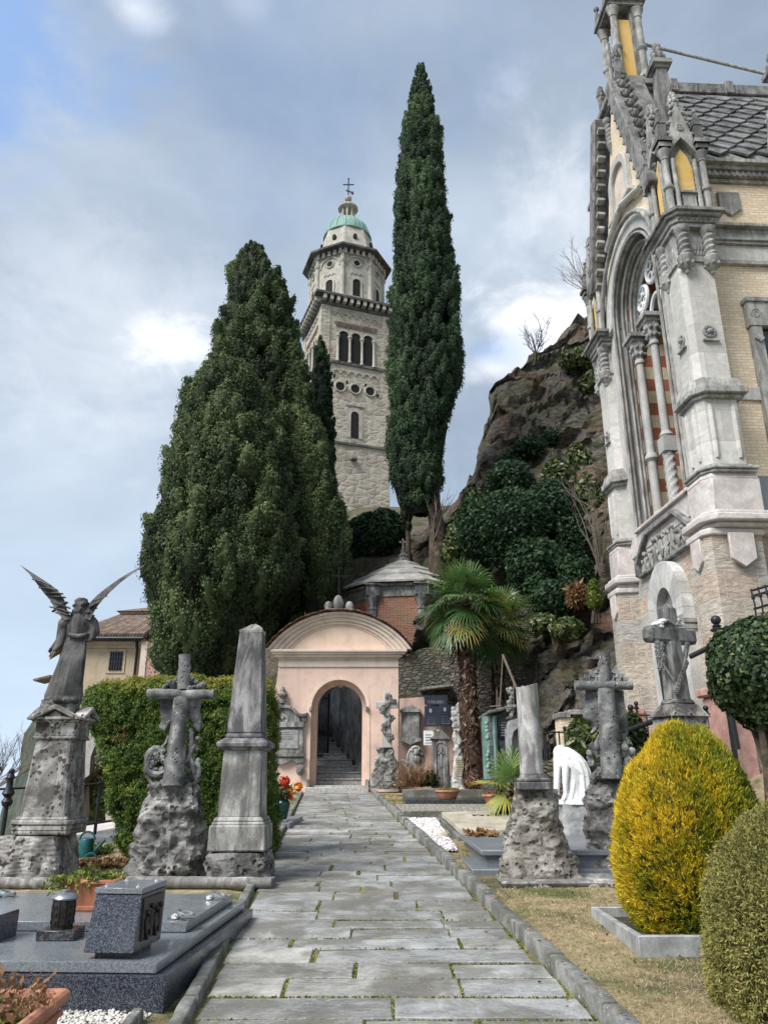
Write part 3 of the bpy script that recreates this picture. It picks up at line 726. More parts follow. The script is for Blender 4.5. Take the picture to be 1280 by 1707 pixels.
for r_ in rows:
    rr = []
    for p in r_:
        q = Vector((p.x, p.y, p.z*1.5))
        d = noise.noise_vector(q*.28)*.9+noise.noise_vector(q*.8+Vector((5, 2, 9)))*.5
        cell = noise.voronoi(q*.55)[0]; d += Vector((0, -1, .2))*(cell[1]-cell[0])*.9
        cell = noise.voronoi(q*1.5+Vector((3, 3, 3)))[0]; d += Vector((0, -1, .1))*(cell[1]-cell[0])*.35
        d += noise.noise_vector(q*2.4)*.16
        st_ = p.z*1.0-p.x*.38+noise.noise(q*.3)*1.2; d += Vector((0, -1, .1))*(abs((st_*.85) % 1-.5)-.25)*.85+Vector((0, -1, 0))*(abs((st_*2.3+.3) % 1-.5)-.25)*.4
        d.x *= .5
        rr.append(p+d*(1 if p.y < 42 else .5))
    CR.append(rr)
mb.grid(CR); cliff = struct(mb.build('cliff', M['cliff'], fix=False, ang=60))
# wooded far shore on the left
mb = MB(); rows = []
prof = [(-12,1420),(2,1385),(20,1325),(36,1260),(44,1222),(54,1204),(80,1180),(120,1150),(200,1140),(320,1130)]
for j in range(16):
    t = j/15; rr = []
    for i in range(60):
        px = -30+360*i/59; top = at(px, interp(px, prof), 190); base = at(px, 1440, 120); base.z = -33
        p = base.lerp(top, t); rr.append(p+noise.noise_vector(p*.09)*3+noise.noise_vector(p*.3)*1.2)
    rows.append(rr)
back = [Vector((p.x, p.y+60, p.z-20)) for p in rows[-1]]; rows.append(back)
mb.grid(rows)
m, n, b, _ = newmat('wooded_hill'); co = objco(n)
v = n.voro(co, .22); g = n.noise(co, .6, 8, .7)
n.set(b.inputs['Base Color'], n.ramp(n.math('ADD', n.math('MULTIPLY', v, .5), n.math('MULTIPLY', g, .7)), [(.3, (.05,.07,.05)), (.55, (.085,.105,.075)), (.8, (.15,.165,.125))])); b.inputs['Roughness'].default_value = 1
bump(n, b, n.math('ADD', v, g), 1, 2.0); struct(mb.build('wooded_hill', m, fix=False))
# ------------------------------------------------------------------ gothic chapel on the right
CH = root('gothic_chapel', 'tall gothic revival chapel of yellow brick and grey stone with pinnacles and slate roof', 'chapel', (6.42, 12.9, 0), R(3.0))
XO = 0.0; YSC = 1.0
def chp(mb, name, mat, parent=None, **k):
    if XO: mb.v = [(p[0]+XO, 2.6+(p[1]-2.6)*YSC, p[2]) for p in mb.v]
    return mb.build(name, mat, parent or CH, local=True, **k)
def twist(mb, c, r, z0, z1, turns=3.0, n=14, m=26, lob=2, amp=.16):
    rings = []
    for j in range(m+1):
        t = j/m; z = z0+(z1-z0)*t
        rings.append([(c[0]+r*(1+amp*math.cos(lob*(a-2*math.pi*turns*t/1)))*math.cos(a), c[1]+r*(1+amp*math.cos(lob*(a-2*math.pi*turns*t)))*math.sin(a), z) for a in [2*math.pi*i/n for i in range(n)]])
    mb.loft(rings)
def foliage_knob(mb, c, r, h, seed=0):                     # carved leaf finial
    r_ = random.Random(seed)
    for j, (zz, rr) in enumerate([(0, .7), (.3, 1.0), (.62, .7), (.9, .4)]):
        k_ = 6 if j < 2 else 4
        for i in range(k_):
            a = 2*math.pi*(i+.5*j)/k_
            mb.ball((c[0]+r*rr*.7*math.cos(a), c[1]+r*rr*.7*math.sin(a), c[2]+h*zz), (r*.42, r*.42, h*.2), 7)
    mb.ball((c[0], c[1], c[2]+h*.45), (r*.5, r*.5, h*.55), 8)
def offset(poly, d):
    n = len(poly); cx = sum(p[0] for p in poly)/n; cy = sum(p[1] for p in poly)/n; out = []
    for i in range(n):
        a, b, c_ = Vector(poly[i-1]), Vector(poly[i]), Vector(poly[(i+1) % n])
        e1 = (b-a).normalized(); e2 = (c_-b).normalized()
        n1 = Vector((e1.y, -e1.x)); n2 = Vector((e2.y, -e2.x))
        if n1.dot(b-Vector((cx, cy))) < 0 and n2.dot(b-Vector((cx, cy))) < 0: n1, n2 = -n1, -n2
        k_ = (n1+n2); k_ = k_/max(.3, k_.dot(n1)); out.append((b.x+k_.x*d, b.y+k_.y*d))
    return out
def colonnette(mb, c, r, z0, z1, ring=True):
    mb.lathe([(r*1.5, z0), (r*1.5, z0+r*.8), (r*1.15, z0+r*1.6), (r, z0+r*2), (r*.95, z1-r*3.2), (r*1.2, z1-r*3), (r*1.05, z1-r*2.6), (r*1.5, z1-r*1.2), (r*1.9, z1)], 12, (c[0], c[1], 0))
    if ring: zz = z0+(z1-z0)*.42; mb.lathe([(r, zz-r), (r*1.45, zz-r*.4), (r*1.45, zz+r*.4), (r, zz+r)], 12, (c[0], c[1], 0))
def pier(flip=False, dx=0.0, side=False):
    """clasping buttress; flip mirrors in y about the facade axis; dx slides it along the side wall"""
    def F(p): return (p[0]+dx, 5.2-p[1]) if flip else (p[0]+dx, p[1])
    def FP(poly): q = [F(p) for p in poly]; return q[::-1] if flip else q
    xl = -.14 if side else 0
    base = FP([(-.78, .68), (-.78, .1), (-.7, -.02), (.2, -.02), (.2, .8), (-.2, .8)])
    pink = FP([(-.70, .66), (-.70, .08), (-.58, -.1), (.3, -.1), (.3, .8), (-.2, .8)])
    mid = FP([(-.58, .60), (-.58, .1), (-.47, -.03), (.15, -.03), (.15, .8), (-.2, .8)])
    up = FP([(-.52, .62), (-.52, .12), (-.42, 0), (.14, 0), (.14, .8), (-.2, .8)])
    b = MB(); b.prism(base, 1.6, 5.72); P = chp(b, 'buttress', M['basestone'])
    b = MB(); b.prism(offset(base, .05), 5.62, 5.75); b.prism(offset(pink, .06), 5.75, 5.84); b.prism(offset(pink, .16), 5.84, 5.98); b.prism(offset(pink, .09), 5.98, 6.06, top=.97)
    chp(b, 'moulding', M['pinkgranite'], P, bevel=.03, seg=2, split=True)
    b = MB(); b.prism(pink, 6.06, 6.68); b.prism(pink, 6.68, 6.8, top=.93)
    chp(b, 'plinth_block', M['pinkgranite'], P, bevel=.015)
    b = MB()
    def shield(x0, x1, y, z0, z1, th=.05):
        q = [(x0, z1), (x0, z0+.16), ((x0+x1)/2, z0), (x1, z0+.16), (x1, z1)]
        if flip: return
        b.ext([(p[0]+dx, p[1]) for p in q], y-th, y+.02)
    shield(-.45, .0, -.1, 5.02, 5.64)
    b.ext([(p, q) for p, q in [(F((0, .2))[1], 5.62), (F((0, .2))[1], 5.2), (F((0, .38))[1], 5.05), (F((0, .56))[1], 5.2), (F((0, .56))[1], 5.62)]], -.83+dx, -.76+dx, axis='x')
    chp(b, 'shield', M['pinkgranite'], P, bevel=.012, split=True)
    b = MB(); b.prism(offset(mid, .12), 6.78, 6.84); b.prism(offset(mid, .15), 6.84, 6.9); b.prism(offset(mid, .08), 6.9, 6.97, top=.95)
    b.prism(offset(up, .12), 8.28, 8.36); b.prism(offset(up, .19), 8.36, 8.5); b.prism(offset(up, .16), 8.5, 8.72, top=.86)
    chp(b, 'string_course', M['chapelmid'], P, bevel=.02, seg=2, split=True)
    b = MB(); b.prism(mid, 6.95, 8.32); b.prism(up, 8.5, 11.35)
    for (x, y, dd) in ((-.38, -.035, 0), (.06, -.035, 0)):                      # corner reeds on the lower shaft
        q = F((x, y)); b.lathe([(.035, 7.1), (.05, 7.2), (.05, 8.1), (.02, 8.18)], 8, (q[0], q[1], 0))
    for y in (.2, .5):
        q = F((-.585, y)); b.lathe([(.035, 7.1), (.05, 7.2), (.05, 8.1), (.02, 8.18)], 8, (q[0], q[1], 0))
    chp(b, 'shaft', M['dressed'], P, split=True)
    b = MB()                                                                   # carved roundels with ledges
    Mx = Matrix.Translation(Vector((*F((-.14, 0)), 9.75)))
    if not flip:
        b.torus((0, 0, 0), .11, .035, Mx @ Matrix.Rotation(R(90), 4, 'X'), 18, 8); b.ball((0, -.02, 0), (.06, .07, .06), 10, Mx)
        for i in range(8):
            a = i*math.pi/4; b.ball((.085*math.cos(a), -.02, .085*math.sin(a)), .026, 6, Mx)
        b.box((0, -.03, -.2), (.32, .06, .035), M=Mx)
    Mx = Matrix.Translation(Vector((*F((-.52, .36)), 9.75)))
    b.torus((0, 0, 0), .11, .035, Mx @ Matrix.Rotation(R(90), 4, 'Y'), 18, 8); b.ball((-.02, 0, 0), (.07, .06, .06), 10, Mx); b.box((-.03, 0, -.2), (.06, .32, .035), M=Mx)
    chp(b, 'roundel', M['chapelmid'], P, split=True)
    b = MB()                                                                   # twisted corbel columns
    for (x, y) in ((-.42, -.06), (.1, -.06), (-.52, .62), (.02, .75)):
        q = F((x, y)); twist(b, q, .115, 11.42, 12.02, 2.2); b.lathe([(.03, 11.08), (.1, 11.16), (.15, 11.3), (.165, 11.4), (.12, 11.46)], 12, (q[0], q[1], 0)); b.lathe([(.12, 11.98), (.155, 12.03), (.155, 12.12)], 12, (q[0], q[1], 0))
        for i in range(7):
            a = 2*math.pi*i/7; b.ball((q[0]+.13*math.cos(a), q[1]+.13*math.sin(a), 11.24), .04, 6)
        b.ball((q[0], q[1], 11.08), .05, 6)
    for x in np.linspace(-.28, -.04, 5):                                        # leaf frieze between them
        q = F((x, -.01)); b.ball((q[0], q[1], 11.68), (.035, .05, .13), 7); b.ball((q[0]+.03, q[1], 11.55), (.03, .045, .06), 6)
    for y in np.linspace(.18, .48, 4):
        q = F((-.52, y)); b.ball((q[0], q[1], 11.68), (.05, .035, .13), 7)
    b.prism(offset(up, .05), 11.34, 11.42)
    chp(b, 'corbel', M['chapelmid'], P, split=True)
    b = MB(); cap = FP([(-.60, .86), (-.60, -.02), (-.50, -.14), (.26, -.14), (.26, .86), (-.2, .86)])
    b.prism(offset(up, .02), 11.4, 12.1); b.prism(offset(cap, .0), 12.1, 12.2); b.prism(offset(cap, .04), 12.2, 12.33); b.prism(offset(cap, .11), 12.33, 12.4)
    chp(b, 'capital_block', M['chapelmid'], P, bevel=.012)
    b = MB(); b.prism(offset(cap, .17), 12.4, 12.47)
    for i in range(9):
        x = -.5+.8*i/8; q = F((x, -.185)); b.ball((q[0], q[1], 12.265), (.04, .02, .045), 6)
    chp(b, 'cornice', M['chapeldark'], P, bevel=.01)
    # pinnacle: open tabernacle with painted panels
    cx, cy = F((-.13, .38)); hw = .40
    N = chp(MB().b2((cx-hw+.1, cy-hw+.1, 12.45), (cx+hw-.1, cy+hw-.1, 15.0)), 'pinnacle', M['chapeldark'], P)
    b = MB()
    for sx_ in (-1, 1):
        for sy_ in (-1, 1):
            colonnette(b, (cx+sx_*hw, cy+sy_*hw), .075, 12.47, 14.1)
            twist(b, (cx+sx_*(hw-.17), cy+sy_*(hw+.02)), .048, 12.5, 13.9, 7); twist(b, (cx+sx_*(hw+.02), cy+sy_*(hw-.17)), .048, 12.5, 13.9, 7)
    chp(b, 'colonnette', M['chapelmid'], N, split=True)
    b = MB(); pts = [(-.2, 12.47), (.2, 12.47), (.2, 13.75), (.12, 14.05), (0, 14.25), (-.12, 14.05), (-.2, 13.75)]
    for k_ in range(4):
        b.ext(pts, -hw+.05, -hw+.11, Matrix.Translation(Vector((cx, cy, 0))) @ Matrix.Rotation(math.pi/2*k_, 4, 'Z'))
    chp(b, 'painted_panel', M['yellowpanel'], N, split=True)
    b = MB()
    for k_ in range(4):
        X = Matrix.Translation(Vector((cx, cy, 0))) @ Matrix.Rotation(math.pi/2*k_, 4, 'Z')
        # pierced gable over the panel
        a_ = [(-.3, 14.05), (-.24, 14.12), (-.12, 14.32), (0, 14.46), (.12, 14.32), (.24, 14.12), (.3, 14.05)]
        g_ = [(-.36, 14.12), (-.27, 14.45), (-.14, 14.95), (0, 15.45), (.14, 14.95), (.27, 14.45), (.36, 14.12)]
        b.strip(a_, g_, -hw-.06, -hw+.16, X)
        for s_ in (-1, 1):
            b.box((s_*hw, -hw, 14.2), (.26, .26, .12), M=X); b.box((s_*hw, -hw, 14.32), (.33, .33, .1), M=X)
            b.box((s_*hw, -hw, 14.6), (.17, .17, .5), M=X); b.box((s_*hw, -hw, 15.0), (.2, .2, .4), M=X, top=.15)
            b.ball((s_*hw, -hw, 15.24), .05, 6, X)
            for t in (.25, .5, .75): b.ball((s_*lerp(.34, .04, t), -hw-.01, lerp(14.3, 15.45, t)), (.06, .07, .06), 6, X)
        tr = X @ Matrix.Translation(Vector((0, -hw-.07, 14.72))) @ Matrix.Rotation(R(90), 4, 'X')
        b.tube([tr @ Vector((.075*math.cos(i*math.pi/8), .075*math.sin(i*math.pi/8), 0)) for i in range(17)], .016, 5)
        for i in range(4):
            b.box((0, 0, 0), (.13, .03, .03), M=tr @ Matrix.Rotation(math.pi/4*i, 4, 'Z')) if i % 2 == 0 else None
        foliage_knob(b, tuple((X @ Vector((0, -hw+.05, 15.42)))), .12, .34, k_)
    chp(b, 'gablet', M['chapelmid'], N, split=True)
    b = MB(); b.box((cx, cy, 15.75), (.40, .40, 2.1), top=.6); b.box((cx, cy, 16.84), (.32, .32, .08)); b.box((cx, cy, 16.94), (.45, .45, .12)); foliage_knob(b, (cx, cy, 17.03), .17, .55, 4)
    chp(b, 'spire', M['chapeldark'], N, bevel=.015)
    if not flip:
        b = MB(); q = [(cx-.14, 13.02), (cx-.14, 12.72), (cx, 12.6), (cx+.14, 12.72), (cx+.14, 13.02)]; b.ext(q, cy-hw-.02, cy-hw+.06); b.box((cx, cy-hw, 13.05), (.34, .12, .05)); chp(b, 'blank_shield', M['chapelmid'], N)
    return P
pier(); pier(True); pier(dx=2.75, side=True)

# facade
XO = -.35
YC = 2.6
def arch_pts(r, zs, k_=1.0, n=18, rise=1.0):                    # slightly pointed arch, y offsets and heights
    return [(YC-r*math.cos(math.pi*i/n), zs+r*rise*math.sin(math.pi*i/n)**k_) for i in range(n+1)]
n_ = 18
AR = arch_pts(1.42, 12.35, .95, n_, 1.12)
GB = [(lerp(.45, 2.6, i/9), lerp(12.4, 18.3, i/9)) for i in range(10)]; GB += [(5.2-y, z) for y, z in GB[-2::-1]]
b = MB(); b.strip(AR, GB, .0, .55, axis='x')
FW = chp(b, 'facade_wall', M['yellowbrick'])
b = MB()
b.b2((0, .6, 6.7), (.6, 1.2, 12.35)); b.b2((0, 4.0, 6.7), (.6, 4.6, 12.35))
b.strip(arch_pts(1.40, 12.35, .95, n_, 1.12), arch_pts(1.78, 12.3, .95, n_, 1.2), -.1, .3, axis='x')
chp(b, 'arch_surround', M['chapelstone'], bevel=.02, split=True)
b = MB()
for i, (r, d0, th) in enumerate(((1.74, -.2, .09), (1.36, .02, .10), (1.20, .2, .10), (1.08, .36, .10))):
    pts = [(-.0+d0, YC-r, 6.9)]+[(d0, y, z) for y, z in arch_pts(r, 12.35, .95, n_, 1.12)]+[(d0, YC+r, 6.9)]
    if i == 0: pts = pts[1:-1]
    b.tube(pts, th*.62, 8)
    if i: b.tube([(p[0]-.09, p[1]+(.05 if p[1] < YC else -.05), p[2]) for p in pts], th*.35, 6)
chp(b, 'archivolt', M['chapelmid'], split=True)
b = MB(); b.b2((.34, 3.9, 6.9), (1.5, 4.22, 13.0)); b.b2((.34, .98, 6.9), (1.5, 1.3, 13.0)); b.strip(arch_pts(1.3, 12.35, .95, n_, 1.12), arch_pts(1.6, 12.35, .95, n_, 1.12), .58, 1.5, axis='x')
chp(b, 'striped_reveal', M['stripe'], split=True)
b = MB(); b.b2((1.5, .9, 6.7), (1.6, 4.5, 14.3)); chp(b, 'window_glass', M['glass'])
b = MB()
for y in (2.17, 3.03):
    low = y < 2.5
    b.lathe([(.15, 6.9), (.15, 7.0), (.11, 7.05), (.10, 7.12)], 14, (.1, y, 0))
    if low: twist(b, (.1, y), .12, 7.05, 8.15, 1.5, 16, 24, 4, .14); b.box((.1, y, 8.32), (.3, .3, .34)); b.lathe([(.12, 8.48), (.16, 8.54), (.1, 8.64)], 14, (.1, y, 0))
    else: b.lathe([(.1, 8.3), (.15, 8.36), (.15, 8.42), (.1, 8.5)], 14, (.1, y, 0))
    b.lathe([(.098, 7.0), (.088, 10.75), (.12, 10.78), (.12, 10.84), (.09, 10.88), (.10, 10.95), (.13, 11.05), (.2, 11.3)], 14, (.1, y, 0))
chp(b, 'window_column', M['voussoir'], split=True)
b = MB()
for y in (2.17, 3.03):
    for i in range(8):
        a = i*math.pi/4
        for zz, rr in ((11.0, .13), (11.17, .17)): b.ball((.1+rr*math.cos(a+zz), y+rr*math.sin(a+zz), zz), .055, 6)
    b.box((.1, y, 11.34), (.42, .42, .08)); b.box((.1, y, 11.44), (.54, .54, .1))
chp(b, 'capital', M['chapelmid'], split=True)
b = MB()                                                         # white tracery
def larch(y0, y1, z0, h, x=.5, r=.055):
    m_ = (y0+y1)/2; b.tube([(x, y0, z0)]+[(x, m_-(m_-y0)*math.cos(math.pi*i/12), z0+h*math.sin(math.pi*i/12)**.8) for i in range(13)]+[(x, y1, z0)], r, 7)
larch(1.32, 2.17, 11.5, .95); larch(2.17, 3.03, 11.5, .95); larch(3.03, 3.88, 11.5, .95)
for (y, z, r) in ((2.6, 13.2, .36), (1.88, 12.8, .3), (3.32, 12.8, .3)):
    b.tube([(.5, y+r*math.cos(i*math.pi/10), z+r*math.sin(i*math.pi/10)) for i in range(21)], .055, 7)
    for k_ in range(4):
        a0 = k_*math.pi/2+.78
        b.tube([(.5, y+r*.62*math.cos(a0)+r*.3*math.cos(i*math.pi/6), z+r*.62*math.sin(a0)+r*.3*math.sin(i*math.pi/6)) for i in range(13)], .03, 6)
pts = [(.5, y, z) for y, z in arch_pts(1.22, 12.2, .95, n_, 1.12)]; b.tube(pts, .07, 8)
chp(b, 'tracery', M['whitemarble'])
# sill, relief panel, porch
b = MB(); b.b2((-.05, .66, 6.42), (.6, 4.54, 6.9)); b.ext([(-.12, 6.9), (-.12, 6.98), (.6, 7.1), (.6, 6.9)], 1.18, 4.02)
chp(b, 'sill', M['pinkgranite'], bevel=.015)
b = MB(); b.b2((0, .5, 1.6), (.5, 4.7, 6.5)); chp(b, 'facade_base', M['basestone'])
b = MB(); b.ext([(1.2, 5.95), (4.0, 5.95), (4.0, 6.2), (3.35, 6.7), (1.85, 6.7), (1.2, 6.2)], -.03, .5, axis='x'); PN = chp(b, 'relief_panel', M['voussoir'])
b = MB(); r_ = random.Random(9)
for i in range(26):
    y = r_.uniform(1.5, 3.8); z = r_.uniform(5.98, 6.3 if not 1.9 < y < 3.3 else 6.5)
    b.ball((-.05, y, z), (.06, r_.uniform(.03, .08), r_.uniform(.05, .14)), 7)
for y in np.linspace(1.6, 3.6, 8):
    h = .42 if 2.1 < y < 3.3 else .28; b.ball((-.06, y, 5.98+h*.55), (.06, .06, h*.5), 8); b.ball((-.09, y, 5.98+h*1.15), .055, 8); b.tube([(-.08, y, 6.2), (-.12, y+.1, 6.12), (-.1, y+.14, 6.2)], .025, 6)
b.disp(.02, 12); chp(b, 'relief_figures', M['chapelmid'], PN, split=True)
b = MB(); b.strip([(1.1, 5.9), (1.1, 6.22), (1.82, 6.76), (3.38, 6.76), (4.1, 6.22), (4.1, 5.9)], [(1.2, 5.9), (1.2, 6.16), (1.86, 6.66), (3.34, 6.66), (4.0, 6.16), (4.0, 5.9)], -.16, .3, axis='x'); b.b2((-.12, 1.15, 5.86), (.3, 4.05, 5.94))
chp(b, 'relief_frame', M['chapeldark'], PN, bevel=.015)
b = MB(); r_ = random.Random(2)
for i in range(15):
    a0 = -.25+ (math.pi+.5)*i/15; a1 = -.25+(math.pi+.5)*(i+.97)/15; q = []; b.av = r_.uniform(.2, 1)
    ks = [a0+(a1-a0)*j/3 for j in range(4)]
    b.strip([(YC-.42*math.cos(a), 4.75+.55*math.sin(a)) for a in ks], [(YC-.86*math.cos(a), 4.75+1.1*math.sin(a)) for a in ks], -.22, .2, axis='x')
b.b2((-.22, YC-.86, 2.0), (.2, YC-.44, 4.6)); b.b2((-.22, YC+.44, 2.0), (.2, YC+.86, 4.6))
PO = chp(b, 'porch_arch', M['voussoir'], sm=False)
b = MB(); b.b2((-.26, YC-.92, 4.42), (.2, YC-.4, 4.5)); b.b2((-.26, YC+.4, 4.42), (.2, YC+.92, 4.5)); b.b2((-.25, YC-.9, 4.3), (.2, YC-.42, 4.38)); chp(b, 'impost', M['chapelmid'], PO, split=True)
b = MB(); b.b2((-.04, YC-.5, 2.0), (-.01, YC+.5, 5.4)); chp(b, 'niche_back', M['chapelmid'], PO)
# gable: coping with crockets, round-headed window, belfry niche
b = MB()
for s_ in (0, 1):
    G0, G1 = (.55, 13.8), (1.98, 18.25)
    q = [(G0[0]-.1, G0[1]), (G1[0]-.1, G1[1]), (G1[0]+.22, G1[1]-.1), (G0[0]+.22, G0[1]-.1)]
    if s_: q = [(5.2-y, z) for y, z in q]
    b.ext(q, -.34, .62, axis='x')
CP = chp(b, 'gable_coping', M['chapeldark'], bevel=.03)
b = MB(); b2 = MB()
for s_ in (0, 1):
    for i in range(9):
        t = (i+.5)/9; y = lerp(.48, 1.86, t); z = lerp(13.95, 18.2, t)
        if s_: y = 5.2-y
        sgn = -1 if not s_ else 1
        for (o1, o2, r) in ((0, 0, .11), (.09, .12, .08), (.02, .2, .06), (-.08, .06, .07)): b.ball((-.05+o1, y+sgn*(.04+o2*.5), z+o2*.6), (r*1.2, r, r), 7)
    for i in range(12):
        t = (i+.5)/12; y = lerp(.84, 2.22, t); z = lerp(13.65, 17.95, t)
        if s_: y = 5.2-y
        b2.box((-.17, y, z), (.2, .1, .16), tilt=(R(-72 if not s_ else 72), 0))
chp(b, 'crocket', M['chapeldark'], CP, split=True); chp(b2, 'dentil', M['chapelmid'], CP, split=True)
b = MB(); wp = [(YC-.42*math.cos(math.pi*i/12), 15.75+.42*math.sin(math.pi*i/12)) for i in range(13)]; wo_ = [(YC-.62*math.cos(math.pi*i/12), 15.75+.66*math.sin(math.pi*i/12)) for i in range(13)]
b.strip([(YC-.42, 14.95)]+wp+[(YC+.42, 14.95)], [(YC-.62, 14.95)]+wo_+[(YC+.62, 14.95)], -.12, .25, axis='x'); b.b2((-.18, YC-.72, 14.85), (.1, YC+.72, 14.97))
for s_ in (-1, 1): b.tube([(-.1, YC+s_*1.15, 14.5), (-.12, YC+s_*.1, 14.9)], .09, 6)
GW = chp(b, 'gable_window', M['chapelstone'], bevel=.02)
b = MB(); b.ext([(YC-.42, 14.96)]+wp+[(YC+.42, 14.96)], -.02, .02, axis='x'); chp(b, 'recess', M['cream'], GW)
# belfry niche on the apex
XO = .20; YSC = .80
b = MB(); b.b2((-.5, YC-.62, 17.5), (.45, YC+.62, 18.15)); b.prism([(-.62, YC-.74), (.55, YC-.74), (.55, YC+.74), (-.62, YC+.74)], 18.15, 18.25); b.prism([(-.72, YC-.84), (.6, YC-.84), (.6, YC+.84), (-.72, YC+.84)], 18.25, 18.42)
b.b2((-.42, YC-.52, 18.42), (.42, YC+.52, 18.8)); b.b2((.1, YC-.45, 18.8), (.36, YC+.45, 21.4))
BT = chp(b, 'belfry', M['chapeldark'], bevel=.02)
b = MB()
for x in (-.36, .3):
    for y in (YC-.44, YC+.44): colonnette(b, (x, y), .1, 18.8, 21.2); twist(b, (x, y+(.17 if y < YC else -.17)), .06, 18.85, 20.6, 8)
for y in (YC-.45, YC+.45):
    twist(b, (-.55, y), .1, 17.2, 17.9, 2.5); b.ball((-.55, y, 18.02), .14, 8); b.tube([(-.5, y, 16.9), (-.55, y, 17.25)], [.06, .12], 8)
chp(b, 'colonnette', M['chapelmid'], BT, split=True)
b = MB(); b.b2((-.1, YC-.3, 18.8), (.1, YC+.3, 20.9)); b.b2((-.22, YC-.36, 18.8), (.2, YC-.30, 20.9)); chp(b, 'painted_panel', M['yellowpanel'], BT, split=True)
b = MB(); b.box((-.03, YC, 21.3), (.95, 1.2, .12)); b.box((-.03, YC, 21.42), (1.08, 1.34, .12)); b.box((-.03, YC, 22.6), (.85, 1.1, 2.2), top=.12); foliage_knob(b, (-.03, YC, 23.6), .2, .6, 3)
for sx_ in (-.45, .4):
    for y in (YC-.56, YC+.56): b.box((sx_, y, 21.8), (.2, .2, .7), top=.2); b.ball((sx_, y, 22.2), .09, 7)
for y in (YC-.75, YC+.75): b.box((-.55, y, 18.75), (.14, .14, .65)); foliage_knob(b, (-.55, y, 19.05), .12, .4, 2)
chp(b, 'belfry_roof', M['chapeldark'], BT, bevel=.015, split=True)
b = MB(); b.tube([(.36, YC, 20.45), (5.6, YC-.1, 18.95)], .045, 8); chp(b, 'stay_bar', M['chapelmid'])
# side wall
XO = 0.0; YSC = 1.0
X1 = 9.5
b = MB(); b.b2((.1, .55, 1.6), (X1, .98, 5.85)); b.b2((1.45, .982, 1.6), (X1, 4.65, 5.85)); chp(b, 'wall_base', M['basestone'])
b = MB(); b.b2((.12, .57, 5.85), (X1-.02, .97, 14.0)); b.b2((1.45, .972, 5.85), (X1-.02, 4.63, 14.0)); b.b2((.12, 4.24, 5.85), (1.448, 4.63, 14.0)); W1 = chp(b, 'wall', M['yellowbrick'])
b = MB(); b.b2((.1, .40, 5.8), (X1+.1, .6, 5.92)); b.b2((.1, .33, 5.92), (X1+.1, .6, 6.06)); b.b2((.1, .42, 6.06), (X1+.1, .6, 6.16)); chp(b, 'moulding', M['pinkgranite'], W1, bevel=.025, seg=2, split=True)
b = MB(); b.b2((.1, .52, 8.58), (X1, .6, 8.86)); b.b2((.1, .5, 11.82), (X1, .6, 12.2)); chp(b, 'stone_band', M['chapelstone'], W1, bevel=.008, split=True)
b = MB(); b.b2((.1, .47, 11.72), (X1, .6, 11.8)); b.b2((.1, .44, 12.2), (X1, .6, 12.27)); b.b2((.1, .4, 12.27), (X1, .6, 12.34)); b.b2((.1, .5, 12.34), (X1, .6, 12.62)); b.b2((.1, .38, 12.62), (X1, .6, 12.7))
chp(b, 'string_course', M['chapelmid'], W1, bevel=.01, split=True)
b = MB(); b.b2((.1, .5, 13.86), (X1, .6, 13.95)); b.b2((.1, .36, 14.1), (X1, .7, 14.2)); b.b2((.1, .42, 13.97), (X1, .6, 14.08))
for i in range(70):
    x = .5+i*.125; b.b2((x, .40, 13.97), (x+.06, .45, 14.09))
b.b2((.1, .26, 14.2), (X1, .8, 14.3)); chp(b, 'cornice', M['chapelmid'], W1, bevel=.008)
b = MB()
for x in (1.05, 4.0, 6.6): b.ext([(x-.24, 13.6), (x-.24, 13.16), (x-.18, 13.12), (x, 12.98), (x+.18, 13.12), (x+.24, 13.16), (x+.24, 13.6)], .5, .6)
chp(b, 'shield', M['chapelmid'], W1, bevel=.01, split=True)
for x0 in (.98, 3.9):
    b = MB(); b.b2((x0, .42, 7.2), (x0+.22, .62, 10.2)); b.b2((x0+.62, .42, 7.2), (x0+.84, .62, 10.2)); b.b2((x0-.03, .40, 10.2), (x0+.87, .62, 10.75)); b.b2((x0-.06, .36, 10.75), (x0+.9, .62, 10.85)); b.b2((x0-.05, .36, 7.05), (x0+.89, .62, 7.2))
    b.box((x0+.12, .40, 9.9), (.14, .06, .14), tilt=(0, R(45)))
    tr = Matrix.Translation(Vector((x0+.12, .40, 10.47)))
    b.tube([tr @ Vector((.12*math.cos(a)*(1-a/14), 0, .12*math.sin(a)*(1-a/14))) for a in np.linspace(0, 11, 30)], .018, 5)
    wf = chp(b, 'window', M['chapelmid'], W1, bevel=.012)
    b = MB(); b.b2((x0+.22, .52, 7.2), (x0+.62, .565, 10.2)); chp(b, 'pane', M['glass'], wf)
b = MB(); b.b2((.36, .52, 6.2), (X1, .58, 6.98)); chp(b, 'dark_plinth_panel', M['bluegranite'], W1)
